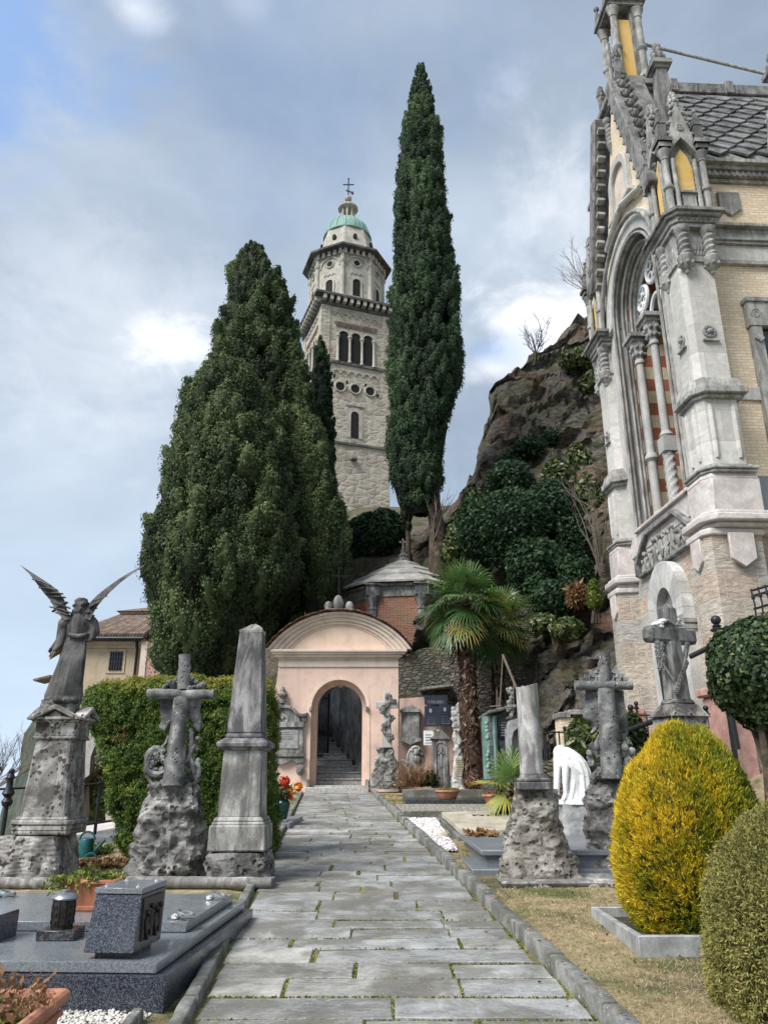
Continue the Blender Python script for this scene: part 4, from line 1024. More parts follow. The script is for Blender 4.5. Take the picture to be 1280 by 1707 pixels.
# roof
RZ0, RZ1, RY0, RY1 = 14.32, 18.75, .30, 2.6
b = MB(); b.ext([(RY0, RZ0), (RY1, RZ1), (5.2-RY0, RZ0)], .5, X1, axis='x'); RF = chp(b, 'roof', M['chapeldark'])
b = MB(); L = math.hypot(RY1-RY0, RZ1-RZ0); ux = Vector((0, (RY1-RY0)/L, (RZ1-RZ0)/L)); nx = Vector((0, -ux.z, ux.y)); r_ = random.Random(4)
for j in range(12):
    v0 = j*.37
    for i in range(16):
        u0 = .55+i*.62+(.31 if j % 2 else 0); b.av = r_.uniform(0, 1)
        def pt(u, v, h): return Vector((u, RY0, RZ0))+ux*v+nx*h
        if v0+.68 > L: continue
        kk = [(u0+.31, v0, .10), (u0+.60, v0+.33, .07), (u0+.58, v0+.68, .02), (u0+.04, v0+.68, .02), (u0+.02, v0+.33, .07)]
        if kk[1][0] > X1: continue
        tp = [pt(*q) for q in kk]; bt = [pt(q[0], q[1], q[2]-.05) for q in kk]
        b.add(tp+bt, [(0, 1, 2, 3, 4), (9, 8, 7, 6, 5)]+[(q, 5+q, 5+(q+1) % 5, (q+1) % 5) for q in range(5)])
chp(b, 'slates', M['roofslate'], RF, sm=False)
b = MB(); b.b2((.5, 2.45, 18.62), (X1, 2.75, 18.95))
for i in range(6): x = 1.2+i*1.5; b.b2((x, 2.4, 18.6), (x+.22, 2.8, 19.02))
chp(b, 'ridge', M['chapeldark'], RF, bevel=.02)
# foot of the facade: red granite plinth and steps
b = MB(); b.b2((-.9, -.12, 1.2), (-.5, .75, 2.9)); b.b2((-.98, -.2, 2.9), (-.5, .8, 3.05)); b.b2((-.9, 4.45, 1.2), (-.5, 5.3, 2.9)); b.b2((-.98, 4.4, 2.9), (-.5, 5.38, 3.05)); b.b2((-.62, .75, 1.2), (-.36, 4.45, 2.6)); chp(b, 'plinth', M['redgranite'], bevel=.03, split=True)
# ------------------------------------------------------------------ bell tower
TC0 = at(537, 510, 58); TW = root('bell_tower', 'tall square stone bell tower with octagonal lantern and green copper dome', 'bell tower', (TC0.x, 58, 21), R(20))
S_ = 6.3
def tz(py, Y=59.0): return at(590, py, Y).z-21
def tp(mb, name, mat, parent=None, **k): return mb.build(name, mat, parent or TW, local=True, **k)
zt = tz(506, 58)
b = MB(); b.b2((0, 0, -4), (S_, S_, zt)); body = tp(b, 'shaft', M['tower'])
b = MB()
for (x0, x1, y0, y1) in ((-.06, .75, -.06, .75), (S_-.75, S_+.06, -.06, .75), (-.06, .75, S_-.75, S_+.06)):
    b.b2((x0, y0, tz(742)+.2), (x1, y1, zt-.02))
tp(b, 'corner_strip', M['tower'], body, split=True)
b = MB()
for z, d, h in ((tz(739, 58.5), .14, .2), (tz(606, 58.5), .16, .24)):
    b.b2((-d, -d, z), (S_+d, S_+d, z+h))
tp(b, 'string_course', M['towerdark'], body, split=True)
b = MB()
for z, d, h in ((zt, .15, .25), (zt+.7, .75, .22)): b.b2((-d, -d, z), (S_+d, S_+d, z+h))
b.b2((-.05, -.05, zt+.24), (S_+.05, S_+.05, zt+.72))
CO = tp(b, 'cornice', M['towerdark'], body)
b = MB()
for i in range(11):
    x = .1+i*(S_-.2)/10
    for (cx, cy, dx, dy) in ((x, -.35, .28, .66), (-.35, x, .66, .28)): b.box((cx, cy, zt+.47), (dx, dy, .42))
tp(b, 'bracket', M['towertrim'], CO, split=True)
FR = Matrix.Identity(4); LF = Matrix.Translation(Vector((0, S_, 0))) @ Matrix.Rotation(R(-90), 4, 'Z')   # left face: local x runs along the face
for X_, full in ((FR, True), (LF, True)):
    # triple belfry opening
    z0, z1 = tz(607), tz(562); hw = .45
    b = MB(); v = MB()
    b.b2((1.35, -.05, tz(520)+.5), (S_-1.35, .1, tz(520)+.56), M=X_) 
    for i in (-1, 0, 1):
        c = S_/2+i*1.12
        pts = [(c-hw, z0)]+[(c-hw*math.cos(math.pi*j/10), z1-.05+hw*math.sin(math.pi*j/10)) for j in range(11)]+[(c+hw, z0)]
        v.ext(pts, -.02, .06, X_)
        q = [(c-(hw+.13)*math.cos(math.pi*j/10), z1-.05+(hw+.16)*math.sin(math.pi*j/10)) for j in range(11)]
        b.strip(pts[1:-1], q, -.10, .05, X_)
    tp(b, 'arch_mould', M['towertrim'], body, split=True)
    tp(v, 'belfry_opening', M['void'], body, split=True)
    b = MB()
    for c in (S_/2-.56, S_/2+.56, S_/2-1.66, S_/2+1.66):
        b.lathe([(.17, z0), (.17, z0+.15), (.12, z0+.25), (.11, z1-.5), (.17, z1-.25), (.21, z1-.2), (.21, z1-.05)], 10, (c, -.06, 0), X_)
    tp(b, 'column', M['towertrim'], body, split=True)
    b = MB(); b.b2((1.2, -.07, tz(545)), (S_-1.2, .05, tz(541)), M=X_)
    for i in range(22): x = 1.3+i*(S_-2.6)/21.5; b.b2((x, -.09, tz(549)), (x+.09, .05, tz(545)), M=X_)
    tp(b, 'brick_band', M['rooftile'], body)
    for (zb, m_) in ((tz(531), 6), (tz(626), 6)):
        b = MB()
        for i in range(m_):
            c = 1.1+(S_-2.2)*(i+.5)/m_; r = (S_-2.2)/m_/2
            pts = [(c-r*.78*math.cos(math.pi*j/8), zb+r*.8*math.sin(math.pi*j/8)) for j in range(9)]; q = [(c-r*math.cos(math.pi*j/8), zb+r*1.15*math.sin(math.pi*j/8)) for j in range(9)]
            b.strip(pts, q, -.09, .05, X_)
        tp(b, 'blind_arcade', M['towertrim'], body)
    v = MB(); b = MB()
    for i in (-1, 0, 1):
        c = S_/2+i*1.35; zc = tz(648); tr = X_ @ Matrix.Translation(Vector((c, -.03, zc))) @ Matrix.Rotation(R(90), 4, 'X')
        v.lathe([(.40, -.08), (.40, .02)], 18, M=tr)
        b.tube([tr @ Vector((.47*math.cos(j*math.pi/10), .47*math.sin(j*math.pi/10), .02)) for j in range(21)], .09, 6)
    tp(v, 'oculus', M['void'], body, split=True); tp(b, 'oculus_ring', M['towertrim'], body, split=True)
    c = S_/2; z0, z1 = tz(730), tz(692)
    pts = [(c-.36, z0)]+[(c-.36*math.cos(math.pi*j/8), z1+.36*math.sin(math.pi*j/8)) for j in range(9)]+[(c+.36, z0)]; q = [(c-.72, z0)]+[(c-.72*math.cos(math.pi*j/8), z1+.72*math.sin(math.pi*j/8)**.6) for j in range(9)]+[(c+.72, z0)]
    b = MB(); b.strip(pts, q, -.05, .06, X_); b.b2((c-.8, -.1, z1+.85), (c+.8, .06, z1+.95), M=X_); wf = tp(b, 'window', M['towertrim'], body)
    v = MB(); v.ext(pts, -.02, .05, X_); tp(v, 'window_void', M['void'], wf)
    b = MB(); b.b2((c-.35, -.45, tz(768)), (c+.15, .05, tz(765)), M=X_); tp(b, 'spout', M['towerdark'], body)
    v = MB()
    for (dx, py) in ((-1.9, 634), (-.75, 641), (.95, 641), (2.05, 655), (2.5, 560)): v.b2((S_/2+dx-.09, -.015, tz(py)), (S_/2+dx+.09, .05, tz(py)+.3), M=X_)
    tp(v, 'putlog_hole', M['void'], body, split=True)
# octagonal lantern
OC = Matrix.Translation(Vector((S_/2, S_/2, 0))) @ Matrix.Rotation(R(-20-90-3), 4, 'Z')
def oz(py): return at(573, py, 61).z-21
def oz2(py): return at(573, py, 59.2).z-21
def octp(r, off=0): return [(r*math.cos(off+i*math.pi/4), r*math.sin(off+i*math.pi/4)) for i in range(8)]
b = MB(); b.prism(octp(3.75), zt+.7, zt+1.3, OC); b.prism(octp(3.45), zt+1.3, oz(444), OC); LN = tp(b, 'lantern', M['towertrim'])
b = MB(); b2 = MB(); v = MB()
for k_ in range(8):
    X_ = OC @ Matrix.Rotation(k_*math.pi/4+math.pi/8, 4, 'Z') @ Matrix.Translation(Vector((3.45*math.cos(math.pi/8), 0, 0))) @ Matrix.Rotation(R(90), 4, 'Z')
    # outward is local -y of this frame
    z0, zc = oz2(496), oz2(473); r = .36
    pts = [(-r, z0)]+[(-r*math.cos(math.pi*j/8), zc+r*math.sin(math.pi*j/8)) for j in range(9)]+[(r, z0)]; q = [(-r-.16, z0)]+[(-(r+.16)*math.cos(math.pi*j/8), zc+(r+.18)*math.sin(math.pi*j/8)) for j in range(9)]+[(r+.16, z0)]
    v.ext(pts, -.03, .05, X_); b.strip(pts, q, -.1, .05, X_)
    tr = X_ @ Matrix.Translation(Vector((0, -.02, oz2(441)))) @ Matrix.Rotation(R(90), 4, 'X')
    v.lathe([(.27, -.05), (.27, .02)], 14, M=tr); b.tube([tr @ Vector((.36*math.cos(j*math.pi/8), .36*math.sin(j*math.pi/8), .02)) for j in range(17)], .09, 6)
    za = oz2(446); b.strip([(-.95*math.cos(math.pi*j/10), za+.95*math.sin(math.pi*j/10)) for j in range(11)], [(-1.08*math.cos(math.pi*j/10), za+1.1*math.sin(math.pi*j/10)) for j in range(11)], -.09, .05, X_)
    for i in range(3):
        c = -.4+.4*i; b.strip([(c-.13*math.cos(math.pi*j/6), oz2(460)+.14*math.sin(math.pi*j/6)) for j in range(7)], [(c-.21*math.cos(math.pi*j/6), oz2(460)+.25*math.sin(math.pi*j/6)) for j in range(7)], -.07, .05, X_)
    a = k_*math.pi/4; c_ = OC @ Vector((3.42*math.cos(a), 3.42*math.sin(a), 0))
    b2.lathe([(.3, zt+1.3), (.22, zt+1.6), (.2, oz2(444)), (.3, oz2(442)), (.34, oz2(439)), (.22, oz2(438)), (.2, oz(445))], 8, (c_.x, c_.y, 0))
tp(b, 'arcading', M['towertrim'], LN, split=True); tp(b2, 'corner_column', M['towertrim'], LN, split=True); tp(v, 'opening', M['void'], LN, split=True)
b = MB()
for k_ in range(8):
    for t in np.linspace(.08, .92, 5):
        a0, a1 = k_*math.pi/4, (k_+1)*math.pi/4; p = Vector((math.cos(a0), math.sin(a0), 0)).lerp(Vector((math.cos(a1), math.sin(a1), 0)), t)*3.6
        b.box(OC @ Vector((p.x, p.y, oz(446))), (.3, .3, .5), rz=R(-113)+(a0+a1)/2)
tp(b, 'bracket', M['towertrim'], LN, split=True)
b = MB(); b.prism(octp(4.28), oz(442), oz(439), OC); vs = [OC @ Vector((*p, oz(439))) for p in octp(4.28)]+[OC @ Vector((*p, oz(424))) for p in octp(2.95)]
b.add(vs, [(i, (i+1) % 8, 8+(i+1) % 8, 8+i) for i in range(8)]); tp(b, 'eaves_roof', M['towerdark'], LN)
b = MB(); vs = [OC @ Vector((*p, oz(430))) for p in octp(3.0)]+[OC @ Vector((*p, oz(388))) for p in octp(2.3)]
b.add(vs, [(i, (i+1) % 8, 8+(i+1) % 8, 8+i) for i in range(8)]+[tuple(range(8, 16))]); DR = tp(b, 'drum', M['towertrim'], LN)
v = MB()
for k_ in range(8):
    a = (k_+.5)*math.pi/4; X_ = OC @ Matrix.Rotation(a, 4, 'Z') @ Matrix.Translation(Vector((2.52, 0, oz(413)))) @ Matrix.Rotation(R(90), 4, 'Z')
    v.ext([(-.17, 0)]+[(-.17*math.cos(math.pi*j/6), .35+.17*math.sin(math.pi*j/6)) for j in range(7)]+[(.17, 0)], -.12, .3, X_)
tp(v, 'lucarne', M['void'], DR, split=True)
b = MB(); r0, z0, z1 = 2.2, oz(388), oz(356)
prof = [(2.36, z0-.12), (2.36, z0)]+[(r0*math.cos(t*1.25), z0+(z1-z0)*math.sin(t*1.25)/math.sin(1.25)) for t in np.linspace(0, 1, 9)]
b.lathe(prof, 24, M=OC); DM = tp(b, 'dome', M['copper'], LN, ang=60)
b = MB()
for k_ in range(16):
    a = k_*math.pi/8; b.tube([OC @ Vector(((r+.01)*math.cos(a), (r+.01)*math.sin(a), z)) for r, z in prof[2:]], .05, 5)
tp(b, 'rib', M['copper'], DM, split=False)
b = MB(); zz = oz(357)
b.lathe([(.85, zz-.1), (.85, zz+.1), (.7, zz+.15)], 14, M=OC)
b.lathe([(.85, oz(338)), (1.0, oz(337)), (1.0, oz(335)), (.8, oz(333)), (.55, oz(329)), (.25, oz(326.5)), (.15, oz(324))], 14, M=OC); b.ball(OC @ Vector((0, 0, oz(318.5))), .36, 12)
LT = tp(b, 'cupola', M['towertrim'], DM)
b = MB()
for k_ in range(8): c_ = OC @ Vector((.6*math.cos(k_*math.pi/4), .6*math.sin(k_*math.pi/4), 0)); b.lathe([(.13, zz), (.11, oz(338))], 8, (c_.x, c_.y, 0))
tp(b, 'cupola_column', M['towertrim'], LT, split=True)
b = MB(); t0 = OC @ Vector((0, 0, oz(313))); t1 = OC @ Vector((0, 0, oz(285)))
b.tube([t0, t1], .06, 6); RX = Matrix.Rotation(R(-20), 4, 'Z')
m_ = t0.lerp(t1, .66); b.box(m_, (1.1, .08, .09), rz=R(-20)); m_ = t0.lerp(t1, .25); b.box(m_+RX @ Vector((.1, 0, 0)), (.75, .06, .14), rz=R(-20), tilt=(0, R(24))); b.box(m_+RX @ Vector((.4, 0, -.2)), (.25, .05, .35), rz=R(-20))
b.ball(t1, .1, 6); tp(b, 'weather_vane', M['iron'], LT)

# ------------------------------------------------------------------ pink arched gate
GY = 27.7
def g2(px, py, Y=GY): p = at(px, py, Y); return (p.x, p.z)
GA = root('arched_gateway', 'pink plastered arched gateway with curved pediment and steps seen through it', 'gate', tuple(at(566, 1318, GY)))
gx0 = at(565, 1180, GY).x; zs = at(565, 1180, GY).z; R1, R2 = .965, .80; zb = .9
outl = [g2(*p) for p in [(431,1170),(446,1166),(455,1158),(460.5,1140),(462.5,1125),(464,1112),(520,1112),(567,1112),(615,1112),(665,1112),(666.5,1126),(669,1142),(675,1155),(690,1162),(706,1165)]]
n_ = len(outl); arc = [(gx0-R1*math.cos(math.pi*i/(n_-1)), zs+R1*math.sin(math.pi*i/(n_-1))) for i in range(n_)]
b = MB(); b.strip([(arc[0][0], zb)]+arc+[(arc[-1][0], zb)], [(outl[0][0], zb)]+outl+[(outl[-1][0], zb)], GY, GY+.55)
b.strip([(gx0-R2, zb)]+[(gx0-R2*math.cos(math.pi*i/16), zs+.04+R2*math.sin(math.pi*i/16)) for i in range(17)]+[(gx0+R2, zb)], [(gx0-R1-.25, zb)]+[(gx0-(R1+.25)*math.cos(math.pi*i/16), zs+.04+(R1+.25)*math.sin(math.pi*i/16)) for i in range(17)]+[(gx0+R1+.25, zb)], GY+.548, GY+.9)
gw = b.build('wall', M['pink'], GA, sm=False)
b = MB(); b.strip([(gx0-R1, zb+.3)]+[(gx0-(R1)*math.cos(math.pi*i/20), zs+R1*math.sin(math.pi*i/20)) for i in range(21)]+[(gx0+R1, zb+.3)], [(gx0-R1-.12, zb+.3)]+[(gx0-(R1+.12)*math.cos(math.pi*i/20), zs+(R1+.12)*math.sin(math.pi*i/20)) for i in range(21)]+[(gx0+R1+.12, zb+.3)], GY-.02, GY+.1)
b.build('arch_border', M['peach'], GA, sm=False)
b = MB()
for (pxa, pxb, ya, yb, d) in ((464, 665, 1112.5, 1099, .05), (462, 667, 1099, 1096.5, .12), (458, 671, 1096.5, 1092.5, .2), (454, 675.5, 1092.5, 1089, .27), (452, 678, 1089, 1084.5, .33)):
    xa, z0 = g2(pxa, ya); xb, z1 = g2(pxb, yb); b.b2((xa, GY-d, z0), (xb, GY+.9, z1))
b.build('cornice', M['cream'], GA, bevel=.012)
def seg(pxl, pxr, pyb, pyt, n=24):
    xl, zb_ = g2(pxl, pyb); xr, _z = g2(pxr, pyb); zt_ = g2(566, pyt)[1]; h = zt_-zb_; c = (xr-xl)/2; Rr = (c*c+h*h)/(2*h); a = math.asin(min(1, c/Rr)); cx = (xl+xr)/2
    return [(cx+Rr*math.sin(-a+2*a*i/n), zt_-Rr+Rr*math.cos(-a+2*a*i/n)) for i in range(n+1)]
b = MB()
A_ = [seg(484, 649, 1084.5, 1044), seg(478, 655, 1084.5, 1041), seg(470, 663, 1084.5, 1036.5), seg(461, 672, 1084.5, 1031), seg(453, 680, 1084.5, 1026.5), seg(447, 686, 1084.5, 1022.5)]
for (i, d) in ((0, .04), (1, .10), (2, .17), (3, .25), (4, .33)): b.strip(A_[i], A_[i+1], GY-d, GY+.9)
PD = b.build('pediment', M['cream'], GA, bevel=.008)
b = MB(); b.ext(A_[0], GY+.0, GY+.5); b.build('tympanum', M['peach'], PD)
b = MB(); TL = seg(446, 687, 1083, 1021.5, 40); r_ = random.Random(3)
for i in range(40):
    for j in range(4):
        b.av = r_.uniform(0, 1); p, q = Vector((TL[i][0], 0, TL[i][1])), Vector((TL[i+1][0], 0, TL[i+1][1])); m_ = (p+q)/2; d = (q-p); ang = -math.atan2(d.z, d.x)
        b.box((m_.x, GY-.28+j*.36, m_.z+.03+r_.uniform(-.015, .02)), (d.length*.97, .4, .035), tilt=(R(-4), ang))
b.build('roof_tiles', M['redtile'], GA, bevel=.012)
for (px, py, rr, h) in ((564, 1005.5, .2, .30), (548, 1011.5, .16, .21), (583, 1011.5, .16, .21)):
    p = at(px, py, GY+.25); b = MB(); b.ball((p.x, p.y, p.z), (rr, rr*.8, h), 12); b.disp(.03, 8); f_ = b.build('carved_finial', M['limestone'], GA)
p = at(566, 1018.5, GY+.25); b = MB(); b.box((p.x, p.y, p.z), (1.05, .4, .1)); b.build('finial_base', M['limestone'], GA, bevel=.02)
b = MB(); b.box((gx0, GY-.12, at(565, 1316, GY).z-.06), (2.15, .5, .24)); b.box((gx0, GY-.38, at(565, 1321, GY-.3).z-.1), (2.0, .28, .2)); b.build('threshold', M['steps'], GA, bevel=.02)
b = MB()
for s_ in (-1, 1): b.box((gx0+s_*(R1+.02), GY-.03, zs-.05), (.1, .16, .16)); b.box((gx0+s_*(R1+.03), GY-.03, 1.35), (.12, .14, .42))
b.box((gx0, GY+.62, zs+R2+.04), (.3, .1, .14)); b.build('impost', M['limestone'], GA, split=True, bevel=.015)
# steps climbing behind, walls of the lane
b = MB(); z = at(565, 1310, GY).z
b.b2((gx0-.95, GY+.1, .7), (gx0+.95, GY+1.4, z))
for k_ in range(8):
    y = GY+1.2+k_*.56; sh = -.06*k_
    b.b2((gx0-1.3+sh, y, .5), (gx0+1.1+sh*4, y+3.0, z+.23*(k_+1)-.06)); b.b2((gx0-1.3+sh, y-.04, z+.23*(k_+1)-.06), (gx0+1.1+sh*4, y+.56, z+.23*(k_+1)))
struct(b.build('steps', M['steps'], bevel=.02))
b = MB(); r1 = []
for j in range(18):
    zz = .5+j*.28; row = []
    for i in range(30):
        t = i/29; p = Vector((gx0+1.0-1.5*smooth(t*1.1)-.25*math.sin(t*3), GY+.95+t*7.0, zz)); q = p*1.1
        cell = noise.voronoi(Vector((p.x, p.y*.8, p.z*1.6)))[0]; row.append(p+noise.noise_vector(q)*.22+Vector((-.12*(cell[1]-cell[0]), 0, 0)))
    r1.append(row)
b.grid(r1); b.grid([[(gx0-3.2+i*.25, GY+7.4+.2*noise.noise(Vector((i*.3, j*.3, 0))), .5+j*.3) for i in range(20)] for j in range(18)])
struct(b.build('lane_rock', M['passagerock'], fix=False))
LW = root('lane_wall', 'dark plastered lane wall seen through the pink gateway arch', 'wall', (gx0-1.15, GY+1, 1))
b = MB(); b.b2((gx0-1.5, GY+.95, .5), (gx0-1.1, GY+2.0, 3.6)); b.b2((gx0-2.2, GY+2.6, .5), (gx0-1.6, GY+7.3, 4.0)); b.build('masonry', M['oldwall'], LW)
IG = root('iron_gate', 'dark blue wrought iron gate leaf standing open inside the pink arch', 'gate', (gx0-.7, GY+3.2, 2.2))
b = MB(); p0 = Vector((gx0-1.05, GY+3.0, 2.3)); p1 = Vector((gx0-.62, GY+3.8, 2.3))
for t in (0, 1): p = p0.lerp(p1, t); b.tube([p, p+Vector((0, 0, 2.5))], .035, 6)
for h in (.1, 1.0, 2.3): b.tube([p0+Vector((0, 0, h)), p1+Vector((0, 0, h))], .025, 5)
FG = b.build('gate_frame', M['iron'], IG)
for i in range(7):
    p = p0.lerp(p1, (i+.5)/7); b = MB(); b.tube([p+Vector((0, 0, .1)), p+Vector((0, 0, 2.6))], .016, 5); b.build('bar', M['iron'], IG)

# ------------------------------------------------------------------ octagonal brick chapel behind the gate
ocx, ocy, oR = .85, 33.0, 2.6; ze = at(622, 978, 30.75).z; za = at(665, 938, ocy).z
OB = root('brick_chapel', 'small octagonal red brick chapel with grey stone slab roof behind the gateway', 'chapel', (ocx, ocy, 3))
def oc(r, z, a0=-120): return [Vector((ocx+r*math.cos(R(a0+45*i)), ocy+r*math.sin(R(a0+45*i)), z)) for i in range(8)]
b = MB(); b.prism([(p.x, p.y) for p in oc(oR, 0)], 3.0, ze); ow = b.build('wall', M['redbrick'], OB, sm=False)
b = MB()
for r_e, z0, z1 in ((oR+.06, ze-.45, ze-.02), (oR+.2, ze-.02, ze+.1)): b.prism([(p.x, p.y) for p in oc(r_e, 0)], z0, z1)
b.build('eaves_course', M['limestone'], ow, bevel=.02)
b = MB()
for p in oc(oR, 0): b.lathe([(.17, 3), (.17, ze-1.0), (.2, ze-.98), (.2, ze-.9), (.16, ze-.88), (.3, ze-.5), (.3, ze-.42)], 10, (p.x, p.y, 0)); b.box((p.x, p.y, ze-.2), (.55, .55, .45)); b.box((p.x, p.y, ze+.14), (.7, .7, .25), top=.5)
b.build('corner_column', M['obelisk'], ow, split=True)
b = MB(); r_ = random.Random(8); NR = 4
for k_ in range(8):
    for j in range(NR):
        t0, t1 = j/NR, (j+1.06)/NR; ra, rb = lerp(oR+.38, .12, t0), lerp(oR+.38, .12, min(1, t1)); hz_ = lambda t: ze+.1+(za-ze)*(t**.92)
        A0, A1 = oc(ra, hz_(t0))[k_], oc(ra, hz_(t0))[(k_+1) % 8]; B0, B1 = oc(rb, hz_(min(1, t1)))[k_], oc(rb, hz_(min(1, t1)))[(k_+1) % 8]
        ns = max(1, 3-j)
        for i in range(ns):
            b.av = r_.uniform(0, 1); up = Vector((0, 0, .09)); sk = .12 if (j % 2) else -.12
            f0, f1 = i/ns, (i+1)/ns; g0, g1 = (f0+(sk if 0 < f0 < 1 else 0)), (f1+(sk if 0 < f1 < 1 else 0))
            q = [A0.lerp(A1, f0)+up, A0.lerp(A1, f1)+up, B0.lerp(B1, g1)+up*.3, B0.lerp(B1, g0)+up*.3]
            b.add(q+[p-up*.9 for p in q], [(0, 1, 2, 3), (7, 6, 5, 4), (0, 4, 5, 1), (1, 5, 6, 2), (2, 6, 7, 3), (3, 7, 4, 0)])
b.build('roof', M['stoneslab'], OB, sm=False)
b = MB(); b.lathe([(.34, za), (.3, za+.12), (.2, za+.2), (.24, za+.3), (.12, za+.4), (.1, za+.6)], 10, (ocx, ocy, 0)); b.box((ocx, ocy, za+.85), (.07, .07, .5)); b.box((ocx, ocy, za+.95), (.32, .07, .07)); b.build('finial', M['obelisk'], OB)

# ------------------------------------------------------------------ houses on the left
HY = 42.0
def h2(px, py, Y=HY): return at(px, py, Y)
HO = root('village_house', 'pale ochre plastered house with tiled roof and one barred window', 'house', tuple(h2(160, 1400)))
xa, xb = h2(127, 1100).x, h2(232, 1100).x; zt = h2(160, 1062).z; z0 = -6
xl = h2(98, 1100, HY+5).x
b = MB(); b.prism([(xa, HY), (xb, HY), (xb, HY+8), (xl-.2, HY+8), (xl-.2, HY+5.5)], z0, zt); hw_ = b.build('wall', M['house'], HO, sm=False)
b = MB(); e0 = Vector((xa-.55, HY-.5, zt-.05)); e1 = Vector((xb+.3, HY-.5, zt-.05)); rl = Vector((xa+.9, HY+4, zt+2.0)); rr = Vector((xb+.3, HY+4, zt+2.0)); bl = Vector((xl-1.0, HY+6.0, zt-.25))
def slab(q, th): v = [Vector(p) for p in q]; n = len(v); b.add(v+[p-Vector((0, 0, th)) for p in v], [tuple(range(n)), tuple(range(2*n-1, n-1, -1))]+[(i, n+i, n+(i+1) % n, (i+1) % n) for i in range(n)])
slab([e0, e1, rr, rl], .14); slab([e0, rl, bl], .14); rf = b.build('roof', M['rooftile'], HO, sm=False)
b = MB(); r_ = random.Random(1)
nx_ = 26
for i in range(nx_):
    t = (i+.5)/nx_; b.av = r_.uniform(0, 1); p = e0.lerp(e1, t)+Vector((0, -.05, .06)); q = rl.lerp(rr, t)+Vector((0, 0, .06)); b.tube([p, q], .1, 6)
for i in range(18):
    t = (i+.5)/18; b.av = r_.uniform(0, 1); p = e0.lerp(bl, t)+Vector((-.03, 0, .06)); b.tube([p, rl.lerp(e0, .0)+(p-rl)*.02+Vector((0, 0, .06))], .09, 6)
b.build('tile_rows', M['rooftile'], rf)
b = MB(); b.b2((xa-.3, HY-.25, zt-.45), (xb+.1, HY+.05, zt-.28)); b.b2((xa-.2, HY-.12, zt-.62), (xb+.1, HY+.05, zt-.45)); b.build('eaves', M['house'], hw_)
b = MB(); b.tube([e0+Vector((0, -.1, -.12)), e1+Vector((0, -.1, -.12))], .09, 8); b.build('gutter', M['iron'], HO)
b = MB(); xd = h2(229, 1090).x; b.tube([(xd, HY-.5, zt-.15), (xd, HY-.12, zt-.7), (xd, HY-.12, z0+2)], .07, 8); b.build('drainpipe', M['iron'], HO)
p0, p1 = h2(181, 1118), h2(206, 1087)
b = MB(); b.b2((p0.x-.15, HY-.05, p0.z-.15), (p1.x+.15, HY+.05, p1.z+.15)); wf = b.build('window', M['house'], hw_)
b = MB(); b.b2((p0.x, HY-.08, p0.z), (p1.x, HY-.04, p1.z)); b.build('pane', M['glass'], wf)
b = MB()
for i in range(5): x = lerp(p0.x, p1.x, (i+.5)/5); b.tube([(x, HY-.1, p0.z), (x, HY-.1, p1.z)], .025, 5)
for i in range(4): z = lerp(p0.z, p1.z, (i+.5)/4); b.tube([(p0.x, HY-.1, z), (p1.x, HY-.1, z)], .02, 5)
b.build('grille', M['iron'], wf)
b = MB(); p = h2(76, 1133, HY+5); b.box((p.x+.1, p.y, p.z), (1.0, 1.6, .12), tilt=(0, R(-14))); b.build('canopy', M['rooftile'], HO)
PH = root('pink_house', 'faded pink building behind the ochre house with a projecting roof edge', 'house', tuple(h2(245, 1400, 46)))
b = MB(); a0, a1 = h2(212, 1050, 46), h2(300, 1050, 46); zt2 = h2(240, 1030, 46).z; b.b2((a0.x, 46, -6), (a1.x, 54, zt2)); b.build('wall', M['pinkhouse'], PH)
b = MB(); b.b2((a0.x-.25, 45.75, zt2), (a1.x, 54, zt2+.15)); b.b2((a0.x-.4, 45.6, zt2+.15), (a1.x, 54, zt2+.3)); b.build('cornice', M['pinkhouse'], PH)
b = MB(); b.add([(a0.x-.6, 45.4, zt2+.3), (a1.x, 45.4, zt2+.3), (a1.x, 50, zt2+1.6), (a0.x+1, 50, zt2+1.6), (a0.x-.6, 54, zt2+.3), (a1.x, 54, zt2+.3)], [(0, 1, 2, 3), (0, 3, 4), (4, 3, 2, 5), (0, 4, 5, 1)]); b.build('roof', M['rooftile'], PH, sm=False)
PH2 = root('low_pink_house', 'low pink plastered wing to the right of the drainpipe beside the cypress', 'house', tuple(h2(250, 1400, 41.5)))
a0, a1 = h2(234, 1100, 41.6), h2(300, 1100, 41.6); b = MB(); b.b2((a0.x, 41.6, -6), (a1.x, 45, h2(240, 1072, 41.6).z)); b.build('wall', M['pinkhouse'], PH2); b = MB(); b.b2((a0.x-.01, 41.55, -5), (h2(244, 1100, 41.6).x, 41.7, h2(240, 1070, 41.6).z)); b.build('pilaster', M['cream'], PH2)
# ruined arch below the house
AY = 30.0
AW = root('ruined_arch', 'crumbling plastered garden wall with an arched recess below the house', 'wall', tuple(at(165, 1400, AY)))
pts = [at(150, 1345, AY), at(150, 1290, AY), at(152, 1262, AY), at(158, 1246, AY), at(168, 1238, AY), at(178, 1244, AY), at(184, 1262, AY), at(187, 1290, AY), at(190, 1345, AY)]
pts = [(p.x, p.z) for p in pts]
q = [at(*p, AY) for p in [(70,1345),(70,1260),(75,1215),(110,1195),(165,1200),(205,1215),(225,1262),(225,1290),(225,1345)]]; q = [(p.x, p.z) for p in q]
b = MB(); b.strip([(pts[0][0], -6)]+pts+[(pts[-1][0], -6)], [(q[0][0], -6)]+q+[(q[-1][0], -6)], AY, AY+.9); b.b2((q[0][0], AY+.85, -6), (q[-1][0], AY+1.0, q[3][1]-1)); aw = b.build('masonry', M['oldwall'], AW, sm=False)
